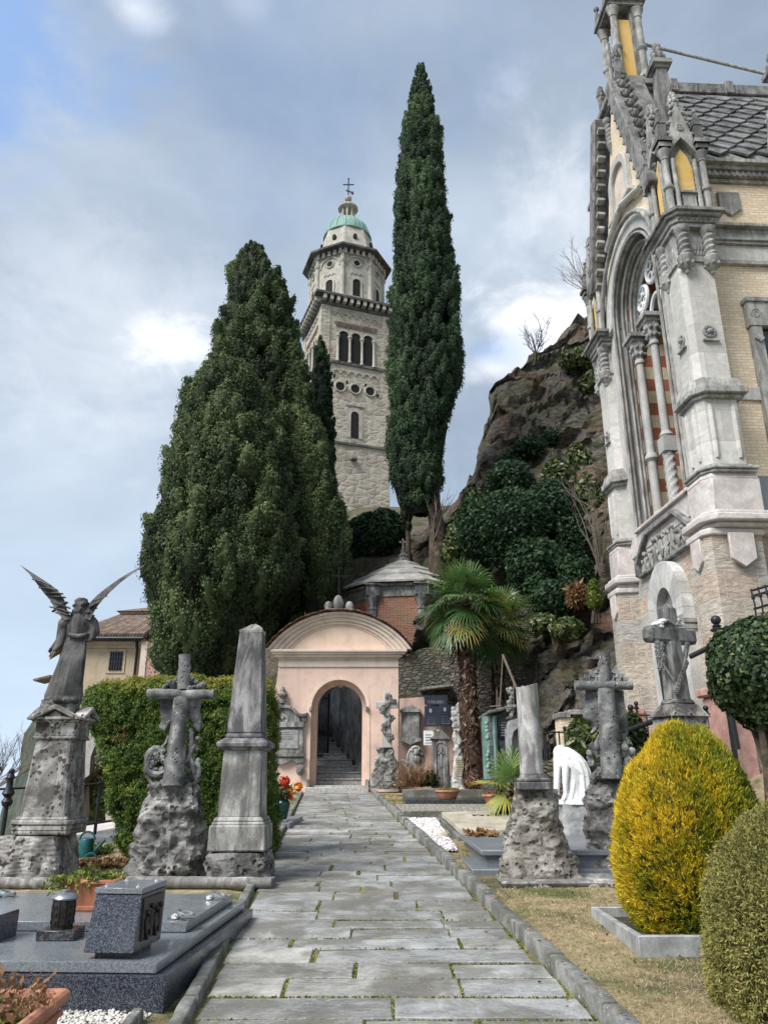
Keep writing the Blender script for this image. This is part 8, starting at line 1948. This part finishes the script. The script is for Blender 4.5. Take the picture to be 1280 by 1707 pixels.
def bowl(label, x, y, z, r, seed, mat='herb', tone=(.3, .62)):
    t = root('flower_bowl', label, 'flower pot', (x, y, z)); b = MB(); b.lathe([(r*.7, 0), (r*.78, .02), (r*.95, .16), (r*1.08, .18), (r*1.08, .22), (r*.98, .225), (r*.95, .18)], 22, (x, y, z)); b.build('bowl', M['terracotta_worn'], t); sprigs((x, y, z+.18), r*.85, r*.85, 60, .14, mat, seed, .03, tone, .3, 'plants', t, 1.6)
bowl('round terracotta bowl with small green plants on the dark grave slab', at(746, 1334, 21.2).x, 21.2, 1.085, .30, 51)
bowl('terracotta bowl of rust red heather behind the broken column', at(828, 1330, 20.2).x, 20.2, 1.0, .34, 52, 'heather' if 'heather' in M else (M.setdefault('heather', foliage('rust_heather', [(0, (.16,.05,.03)), (.6, (.36,.13,.08)), (1, (.5,.25,.16))], .9)) and 'heather'), (.1, .9))
c = at(850, 1326, 19.6); tuft('green_plant', 'small green bush beside the rust red heather', 'plant', (c.x, 19.6, .95), .2, .4, 70, 'shrub', 14, (.2, .6), .05, 1.8)
c = at(800, 1312, 24.2); tuft('rust_plant', 'rust coloured low plant at the foot of the palm trunk', 'plant', (c.x, 24.2, 1.3), .35, .3, 90, 'dry', 15, (.1, .6), .06, 1.5)
# bronze door tomb and brick tomb
DY = 20.4
BD = memo('bronze_panel_tomb', 'dark block tomb with a green bronze relief panel and stone lid beside the palms', 'tomb', 833, 1300, DY)
p0, p1 = at(828, 1300, DY), at(860, 1300, DY); zq = lambda y: at(840, y, DY).z
b = MB(); b.b2((p0.x-.1, DY+.1, zq(1316)), (p1.x, DY+2.0, zq(1190))); M['darkblock'] = bricks('dark_stone_blocks', (.055,.06,.065), (.11,.115,.12), (.04,.04,.04), .42, .2, .012, bs=.6); b.build('body', M['darkblock'], BD, sm=False)
b = MB(); b.ext(px_poly([(814,1191),(860,1180),(860,1175),(850,1176),(812,1186)], DY), DY-.1, DY+2.1); b.build('lid', M['obelisk'], BD, bevel=.02)
b = MB(); xq = at(813, 1240, DY+.2).x; b.add([(xq-.05, DY+.9, zq(1300)), (p0.x, DY-.05, zq(1298)), (p0.x, DY-.05, zq(1194)), (xq-.05, DY+.9, zq(1190)), (xq-.02, DY+.96, zq(1300)), (p0.x+.06, DY, zq(1298)), (p0.x+.06, DY, zq(1194)), (xq-.02, DY+.96, zq(1190))], [(0,1,2,3),(7,6,5,4),(0,4,5,1),(1,5,6,2),(2,6,7,3),(3,7,4,0)])
r_ = random.Random(4)
for i in range(14): t = i/13; b.ball(Vector((lerp(xq-.05, p0.x, .5)+r_.uniform(-.06, .06), DY+.40, lerp(zq(1285), zq(1205), t))), (.06, .06, .07), 6)
b.build('bronze_panel', M['verdigris'], BD, ang=60)
b = MB(); b.ext(px_poly([(832,1232),(845,1230),(845,1195),(832,1198)], DY), DY+.06, DY+.12); pq = b.build('plaque', M['plaque'], BD, bevel=.004); b = MB(); inscr(b, 834, 844, 1203, 1228, DY+.06, 6, 2, .02); b.build('engraved_lines', M['limestone'], pq)
NB = memo('marble_niche', 'grey marble niche with rounded opening partly hidden by the broken column', 'memorial', 862, 1300, 19.2); b = MB()
pts = px_poly([(852,1300),(852,1232),(855,1220),(862,1214),(869,1220),(872,1232),(872,1300)], 19.2); q = px_poly([(847,1300),(847,1210),(849,1202),(862,1198),(875,1202),(877,1210),(877,1300)], 19.2); b.strip(pts, q, 19.1, 19.5); b.b2((pts[0][0]-.05, 19.4, .8), (pts[-1][0]+.05, 19.5, pts[3][1])); b.build('niche', M['pedestal'], NB, sm=False)
b = MB(); r_ = random.Random(7)
for i in range(24): b.ball(at(851+r_.uniform(-5, 4), 1195+r_.uniform(-50, 12), 19.25), r_.uniform(.03, .06), 6)
b.disp(.03, 8); b.build('carving', M['limestone'], NB)
# timber frame
TF = memo('timber_frame', 'leaning frame of weathered planks above the bronze panel tomb', 'scaffold', 845, 1180, 21.5)
for (a0, a1, w_) in (((838, 1091), (862, 1150), .13), ((838, 1091), (833, 1180), .06), ((856, 1128), (856, 1190), .05), ((828, 1150), (828, 1182), .05), ((831, 1162), (831, 1182), .04), ((816, 1178), (836, 1177), .05), ((846, 1178), (856, 1150), .04)):
    b = MB(); p, q = at(*a0, 21.5), at(*a1, 21.5); b.tube([p, q], w_*.55, 4, flat=.5); b.build('plank', M['wood'], TF)
# low wall with brick pier, railings, handrail, terrace wall
LWt = root('terrace_wall', 'low dark stone terrace wall below the chapel behind the white statue', 'wall', (5, 16, 1.2))
p0, p1 = at(896, 1270, 16.2), at(1240, 1225, 14.0)
b = MB(); b.add([(p0.x, p0.y, .3), (p1.x+1.5, p1.y-.3, .3), (p1.x+1.5, p1.y+.3, .3), (p0.x, p0.y+.5, .3), (p0.x, p0.y, p0.z), (p1.x+1.5, p1.y-.3, p1.z), (p1.x+1.5, p1.y+.3, p1.z), (p0.x, p0.y+.5, p0.z)], [(3,2,1,0),(4,5,6,7),(0,1,5,4),(1,2,6,5),(2,3,7,6),(3,0,4,7)]); b.build('masonry', M['drywall'], LWt, sm=False)
BPp = memo('brick_pier', 'short red brick pier with pale stone cap behind the rustic cross', 'wall', 965, 1250, 17.6)
b = MB(); a0, a1 = at(957, 1250, 17.6), at(985, 1192, 17.6); b.b2((a0.x, 17.6, .8), (a1.x+.3, 18.3, a1.z)); b.build('brickwork', M['redbrick'], BPp, sm=False); b = MB(); b.b2((a0.x-.08, 17.5, a1.z), (a1.x+.4, 18.4, at(970, 1184, 17.6).z)); b.build('cap', M['limestone'], BPp, bevel=.015)
b = MB(); c0, c1 = at(938, 1250, 17.5), at(957, 1197, 17.5); b.b2((c0.x, 17.5, .8), (c1.x-.005, 18.1, c1.z)); b.build('low_wall', M['yellowbrick'], BPp, sm=False); b = MB(); b.b2((c0.x-.05, 17.45, c1.z), (c1.x-.085, 18.15, c1.z+.12)); b.build('low_cap', M['limestone'], BPp, bevel=.01)
def ballpost(label, px, py, Y, z0, r, cap=True):
    t = root('railing_post', label, 'post', (at(px, py, Y).x, Y, z0), 0, 'ball topped railing posts'); p = at(px, py, Y); b = MB(); b.lathe([(r*.55, z0), (r*.5, p.z-r*2.4)], 10, (p.x, Y, 0)); b.build('shaft', M['iron'], t)
    b = MB(); zq = p.z; b.lathe([(r*.5, zq-r*2.6), (r*1.3, zq-r*2.2), (r*1.35, zq-r*1.9), (r*.7, zq-r*1.5), (r*.95, zq-r*1.2), (r*.6, zq-r*.95)]+[(r*math.sin(math.pi*j/8), zq-r*math.cos(math.pi*j/8)) for j in range(1, 8)]+[(r*.05, zq+r)], 14, (p.x, Y, 0)); b.build('ball_cap', M['iron'], t)
ballpost('short black railing post with ball cap left of the dark leafy shrub', 1051, 1180, 15.0, 1.2, .06); ballpost('thin black railing post with ball cap behind the dark leafy shrub', 1060, 1173, 15.8, 1.2, .045)
ballpost('tall black post with large ball cap beside the round evergreen tree', 1193, 1034, 12.4, 1.4, .08); ballpost('small black post with ball cap between the tall cross and the round tree', 1176, 1181, 12.6, 1.2, .045)
ballpost('left dark railing post in front of the brick pier', 908, 1214, 16.3, .9, .05); ballpost('dark railing post just left of the brick pier', 941, 1214, 16.3, .9, .04)
RL = root('iron_railing', 'black iron railing of thin bars between the brick pier and the tall cross', 'railing', tuple(at(1000, 1250, 15.5)))
for (a0, a1, Y0, Y1, n_, lo) in (((905, 1221), (958, 1221), 16.3, 16.3, 6, 1262), ((1048, 1193), (1108, 1192), 15.2, 14.6, 4, 1250)):
    b = MB(); p, q = at(*a0, Y0), at(*a1, Y1); b.tube([p, q], .018, 6); b.tube([p-Vector((0, 0, .42)), q-Vector((0, 0, .42))], .018, 6); b.build('rail', M['iron'], RL, split=True)
    for i in range(n_+1): v = p.lerp(q, i/n_); b = MB(); b.tube([v+Vector((0, 0, .02)), v-Vector((0, 0, .75))], .016, 5); b.build('bar', M['iron'], RL)
HR = root('handrail', 'thick black tubular handrail climbing to the right past the tall cross', 'handrail', tuple(at(1110, 1200, 13.2)))
b = MB(); b.tube([at(1036, 1222, 14.2), at(1112, 1194, 13.2), at(1118, 1196, 13.1)], .045, 10); b.build('lower_rail', M['iron'], HR)
b = MB(); b.tube([at(1097, 1085, 12.9), at(1105, 1130, 12.9), at(1122, 1240, 12.9)], .055, 10); b.build('upright', M['iron'], HR); b = MB(); b.tube([at(1150, 1095, 12.6), at(1200, 1071, 12.2)], .042, 10); b.build('upper_rail', M['iron'], HR)
b = MB(); b.tube([at(1215, 1180, 11.4), at(1228, 1250, 11.4)], .055, 10); b.build('lower_upright', M['iron'], HR)
# balcony grille by the chapel
BGr = root('window_grille', 'black bulging iron grille on the chapel base at the right edge', 'grille', tuple(at(1270, 1010, 12.2)))
b = MB(); p, q = at(1252, 985, 12.2), at(1345, 958, 12.4)
for dz in (0, -.09, -.3): b.tube([p+Vector((0, 0, dz)), q+Vector((0, 0, dz))], .022, 6)
b.build('rail', M['iron'], BGr, split=True)
for i in range(9): v = p.lerp(q, i/8); b = MB(); b.tube([v+Vector((0, 0, .03)), v+Vector((0, -.05, -.25)), v+Vector((0, -.02, -.45))], .015, 5); b.ball(v+Vector((0, -.03, -.12)), .035, 6); b.build('bar', M['iron'], BGr)
# golden conifer planter and corner planter
PLt = root('stone_planter', 'low square grey stone planter kerb around the golden conifer', 'planter', (2.7, 7.5, .3))
x0, x1, y0, y1 = 1.99, 3.45, 6.78, 8.25; zt_ = .43
b = MB(); b.b2((x0, y0, .2), (x1, y0+.055, zt_)); b.b2((x0, y1-.055, .2), (x1, y1, zt_)); b.b2((x0, y0+.058, .2), (x0+.055, y1-.058, zt_-.003)); b.b2((x1-.055, y0+.058, .2), (x1, y1-.058, zt_-.003)); b.build('kerb', M['pedestal'], PLt, bevel=.006); b = MB(); b.b2((x0+.055, y0+.055, .2), (x1-.055, y1-.055, .35)); b.disp(.015, 6); b.build('soil', M['soil'], PLt)
g0 = at(1172, 1672, 5.15); PL2 = root('grave_border', 'grey stone grave border with pale pebbles in the bottom right corner', 'grave kerb', (2.4, 5.0, .2))
b = MB(); b.box((2.30, 4.75, .25), (.06, 1.0, .16), rz=R(-6)); b.box((2.65, 5.28, .25), (.72, .06, .16)); b.build('kerb', M['pedestal'], PL2, bevel=.006)
pebbles('corner_pebbles', [(2.34, 4.3), (3.0, 4.3), (3.0, 5.24), (2.34, 5.24)], lambda x, y: .22, 500, .035, M['peb2'], 9)

# ------------------------------------------------------------------ left: small things
VS = root('flower_vase', 'dark green glazed vase of orange and red roses beside the kerb', 'vase', tuple(at(470, 1370, 16.6)))
vx, vy, vz = at(470, 1370, 16.6); s_ = 16.6/1.08/FPX
slab_thing('dark_grave_slab', 'dark granite grave slab under the green flower vase', 'tomb', [(vx-1.2, vy-.55, vz), (vx+.22, vy-.55, vz), (vx+.3, vy+1.2, vz+.05), (vx-1.2, vy+1.2, vz+.05)], .14, 'bluegranite')
b = MB(); b.box((vx+.02, vy-.35, vz+.03), (.28, .12, .05)); tag(setorigin(b.build('name_block', M['obelisk'], bevel=.008), (vx, vy-.35, vz)), 'small dark stone name block in front of the green vase', 'plaque')
b = MB(); b.lathe([(.07, 0), (.085, .02), (.12, .16), (.15, .28), (.15, .34), (.12, .39), (.10, .41), (.125, .43)], 20, (vx, vy, vz+.005)); b.build('vase', M['vase'], VS)
r_ = random.Random(2); M['petal_o'] = foliage('orange_petals', [(0, (.55,.09,.02)), (.5, (.75,.20,.03)), (1, (.85,.42,.06))], .6, .3); M['petal_r'] = foliage('red_petals', [(0, (.5,.04,.02)), (1, (.75,.12,.06))], .6, .3)
for (dx, dz, r, mt) in ((-.19, .62, .10, 'petal_r'), (.02, .76, .11, 'petal_r'), (.30, .66, .10, 'petal_o'), (.13, .58, .085, 'petal_o'), (-.30, .72, .07, 'petal_o'), (.16, .46, .06, 'petal_r'), (-.06, .52, .06, 'petal_o'), (.0, .64, .07, 'petal_r')):
    rs = np.random.default_rng(int(abs(dx*100)+dz*50)); d = unit(rs.normal(0, 1, (70, 3))); V, F = leaves(np.array([vx+dx, vy-.05, vz+dz])+d*r*rs.uniform(.5, 1, (70, 1)), d, r*.7, 1.1, .4, 0, rs); npmesh('rose', V, F, M[mt], VS, rs.uniform(0, 1, 70))
sprigs((vx, vy, vz+.42), .1, .1, 60, .34, 'shrub', 71, .045, (.2, .6), .15, 'leaves', VS, 2)
c = at(446, 1352, 17.5); tuft('green_plant', 'small dark potted plant left of the green vase', 'plant', (c.x-.1, 17.5, .75), .2, .4, 60, 'laurel', 16, (.3, .8), .06, 2)
sl_p = at(455, 1415, 13.0)
slab_thing('white_grave_slab', 'pale grave slab behind the obelisk beside the kerb', 'tomb', [(-2.6, 12.0, .66), (-1.98, 12.0, .66), (-2.08, 14.6, .76), (-2.7, 14.6, .76)], .12, 'pedestal')
slab_thing('grave_edge', 'dark granite edge strip with fallen white petals beside the kerb', 'kerb', [(-1.92, 11.4, .68), (-1.76, 11.4, .68), (-1.9, 14.2, .78), (-2.04, 14.2, .78)], .2, 'bluegranite')
slab_thing('grey_tomb', 'low grey wedge shaped tomb between the angel pedestal and the hedge trunk', 'tomb', [at(120, 1396, 13.8), at(190, 1395, 13.8), at(203, 1389, 15.2), at(135, 1389, 15.2)], .42, 'bluegranite')
slab_thing('grey_tomb', 'small grey tomb step right of the wedge shaped tomb', 'tomb', [at(184, 1411, 13.9), at(208, 1411, 13.9), at(208, 1404, 14.8), at(184, 1404, 14.8)], .2, 'bluegranite')
WC = root('watering_can', 'teal plastic watering can lying behind the angel pedestal', 'watering can', tuple(at(152, 1452, 11.6)))
c = at(152, 1447, 11.6); b = MB(); b.tube([c+Vector((-.16, 0, 0)), c+Vector((.12, 0, 0))], [.10, .085], 14); b.tube([c+Vector((.1, 0, .03)), c+Vector((.24, -.05, .1))], [.03, .022], 8); b.lathe([(.03, 0), (.055, .03)], 10, c+Vector((.23, -.05, .09))); b.torus(c+Vector((-.02, 0, .1)), .08, .016, Matrix.Rotation(R(90), 4, 'X'), 14, 6, 0, math.pi); b.build('can', M['teal'], WC)
WC2 = root('watering_can', 'upright teal plastic watering can half hidden by the angel pedestal', 'watering can', tuple(at(140, 1440, 12.2)))
c = at(141, 1438, 12.2); b = MB(); b.lathe([(.11, 0), (.115, .02), (.10, .3), (.09, .32)], 16, c); b.torus(c+Vector((.0, 0, .3)), .11, .016, Matrix.Rotation(R(90), 4, 'X'), 14, 6, 0, math.pi); b.tube([c+Vector((.08, 0, .1)), c+Vector((.26, 0, .3))], [.03, .02], 8); b.build('can', M['teal'], WC2)
for (px, py, Y, rx, h, n_, mt, tn, lb) in ((168, 1452, 11.4, .4, .12, 120, 'dry', (.2, 1), 'heap of dry brown clippings left of the rugged rock'), (150, 1428, 12.6, .3, .2, 90, 'herb', (.1, .5), 'green weeds beside the teal watering cans'), (5, 1452, 10.6, .3, .3, 60, 'herb', (.3, .9), 'yellowish weeds at the left edge beside the angel pedestal')):
    c = at(px, py, Y); tuft('weed_patch', lb, 'plant', (c.x, Y, gz(c.x, Y)), rx, h, n_, mt, px, tn, .035, 2.2, .3)
FN = root('iron_fence', 'black wrought iron fence with a spiked post behind the angel pedestal', 'fence', tuple(at(20, 1400, 13.0)))
p = at(19, 1290, 13.0); b = MB(); b.lathe([(.035, .4), (.035, p.z-.5), (.07, p.z-.48), (.09, p.z-.42), (.05, p.z-.36), (.1, p.z-.3), (.05, p.z-.2), (.05, p.z-.1), (.07, p.z-.06), (.04, p.z)], 10, (p.x, 13, 0)); b.ball((p.x, 13, p.z+.03), .05, 8); b.build('post', M['iron'], FN)
b = MB(); b.tube([at(-40, 1318, 13), at(40, 1314, 13.2), at(130, 1310, 13.6), at(205, 1302, 14.2)], .02, 6); b.tube([at(120, 1378, 13.6), at(205, 1366, 14.2)], .02, 6); b.build('rail', M['iron'], FN, split=True)
for px in (168,): q = at(px, 1302, 13.9); b = MB(); b.tube([q, q-Vector((0, 0, .85))], .03, 6); b.build('post', M['iron'], FN)
slab_thing('brick_coping', 'sloping pink brick coping below the fence between the angel and the hedge', 'wall', [at(110, 1395, 14.5), at(205, 1378, 15), at(205, 1368, 16), at(110, 1382, 16)], .3, 'pinkgranite')
IVY = root('ivy_patch', 'yellow green ivy hanging over the ruined arch wall', 'ivy', tuple(at(180, 1330, 29.7)))
rs = np.random.default_rng(44); n = 2600; px_ = rs.uniform(150, 205, n); py_ = rs.uniform(1240, 1400, n); k_ = (np.abs(px_-(172+ (py_-1240)*.05)) < 6+(py_-1240)*.13+rs.uniform(-5, 5, n)); C = np.array([at(a, c_, 29.55-rs.uniform(0, .5)) for a, c_ in zip(px_[k_], py_[k_])])
V, F = leaves(C, np.tile([0, -1, .4], (len(C), 1)), .16, 1.3, .6, 0, rs); npmesh('leaves', V, F, M['shrub'], IVY, rs.uniform(.2, .9, len(F)))
IC_ = root('iron_cross', 'slender iron cross standing above the gateway in front of the dark cypress', 'cross', tuple(at(565, 1000, 29.6)))
b = MB(); b.tube([at(565, 1010, 29.6), at(565, 945, 29.6)], .035, 6); b.tube([at(556, 961, 29.6), at(580, 961, 29.6)], .03, 6); b.build('bars', M['iron'], IC_)
CB = root('red_cable', 'thin reddish cable slanting down from the rock behind the tall cypress', 'cable', tuple(at(740, 860, 34))); b = MB(); b.tube([at(700, 893, 34), at(740, 856, 35), at(775, 820, 36)], .02, 5); b.build('cable', M['terracotta'], CB)

# ------------------------------------------------------------------ lawn
def blades(name, n, reg, hgt, seed, mat, mask=None):
    rs = np.random.default_rng(seed); u = rs.uniform(0, 1, n); y = reg[2]+(reg[3]-reg[2])*u**1.5; x = rs.uniform(reg[0], reg[1], n); k_ = np.ones(n, bool) if mask is None else np.array([mask(i, j) for i, j in zip(x, y)]); x, y = x[k_], y[k_]; n = len(x)
    z = np.array([gz(i, j) for i, j in zip(x, y)]); patch = np.array([noise.noise(Vector((i*1.1, j*1.1, 3))) for i, j in zip(x, y)]); d = rs.normal(0, .9, (n, 3)); d[:, 2] = rs.uniform(.25, 1.2, n); d = unit(d)
    h = hgt*rs.uniform(.4, 1.3, n)[:, None]; s1 = unit(np.cross(d, rs.normal(0, 1, (n, 3)))); w_ = rs.uniform(.0012, .0026, n)[:, None]*np.clip(y/7, 1, 3)[:, None]; B0 = np.stack([x, y, z-.004], 1)
    V = np.stack([B0-s1*w_, B0+d*h*.6-s1*w_*.8, B0+d*h, B0+d*h*.6+s1*w_*.8], 1).reshape(-1, 3); F = np.arange(4*n).reshape(-1, 4)
    gr = np.clip((patch+.13)*2.6, 0, 1)+rs.normal(0, .2, n); Rn = np.where(gr > .5, rs.uniform(.55, 1, n), rs.uniform(0, .45, n)); return struct(npmesh(name, V, F, mat, None, Rn), 'stuff')
M['grass'] = foliage('dry_and_green_grass', [(0, (.28,.19,.10)), (.2, (.52,.40,.24)), (.45, (.66,.55,.36)), (.5, (.34,.32,.13)), (.6, (.10,.13,.035)), (.85, (.20,.23,.07)), (1, (.33,.33,.12))], .9, .3)
blades('grass', 120000, (.6, 5.5, 4.2, 13.5), .045, 2, M['grass'], lambda x, y: x > path_r(y)+.13 and not (1.95 < x < 3.5 and 6.7 < y < 8.3) and not (1.15 < x and 9.7 < y < 11) )
blades('grass', 26000, (.0, 1.6, 17.5, 26), .06, 3, M['grass'], lambda x, y: x > path_r(y)+.14 and x < path_r(y)+.5+.03*(y-17))
blades('grass', 30000, (-6.5, -1.4, 9.9, 27), .05, 4, M['grass'], lambda x, y: x < path_l(y)-.1)
blades('kerb_moss', 14000, (-2.6, -1.1, 4.6, 22), .022, 5, M['grass2'] if 'grass2' in M else M.setdefault('grass2', foliage('moss_tufts', [(0, (.08,.09,.015)), (1, (.25,.26,.06))], .95, .2)), lambda x, y: path_l(y)-.35 < x < path_l(y)-.1 or path_l(y)-.02 < x < path_l(y)+.03)

# moss and grit along the paving joints, fallen leaves on the lawn
rs = np.random.default_rng(77); P_ = []
for (xa_, xb_, ya_, yb_) in JN:
    if ya_ > 20: continue
    L_ = abs(xb_-xa_)+abs(yb_-ya_); k_ = int(L_*(150 if ya_ < 9 else 70)*max(0, .55+1.3*noise.noise(Vector((xa_*1.5, ya_*1.1, 2)))))
    for t in rs.uniform(0, 1, k_): P_.append((lerp(xa_, xb_, t)+rs.normal(0, .006), lerp(ya_, yb_, t)+rs.normal(0, .006)))
P_ = np.array(P_); n = len(P_); C = np.stack([P_[:, 0], P_[:, 1], SLOPE*P_[:, 1]-.004], 1); V, F = leaves(C, rs.normal(0, 1, (n, 3))+np.array([0, -.6, .6]), .016, 1.3, .6, 0, rs); struct(npmesh('joint_moss', V, F, M['grass2'], None, rs.uniform(0, 1, n)), 'stuff')
n = 420; y = rs.uniform(4.4, 13, n); x = np.array([path_r(j) for j in y])+rs.uniform(-.25, 2.4, n); C = np.array([(i, j, (gz(i, j) if i > path_r(j)+.12 else SLOPE*j+.12*(i > path_r(j)))+.012) for i, j in zip(x, y)]); V, F = leaves(C, np.tile([0, 0, 1.0], (n, 1)), .022, 1.7, .4, 0, rs, .2); struct(npmesh('fallen_leaves', V, F, M['dry'], None, rs.uniform(0, 1, n)), 'stuff')
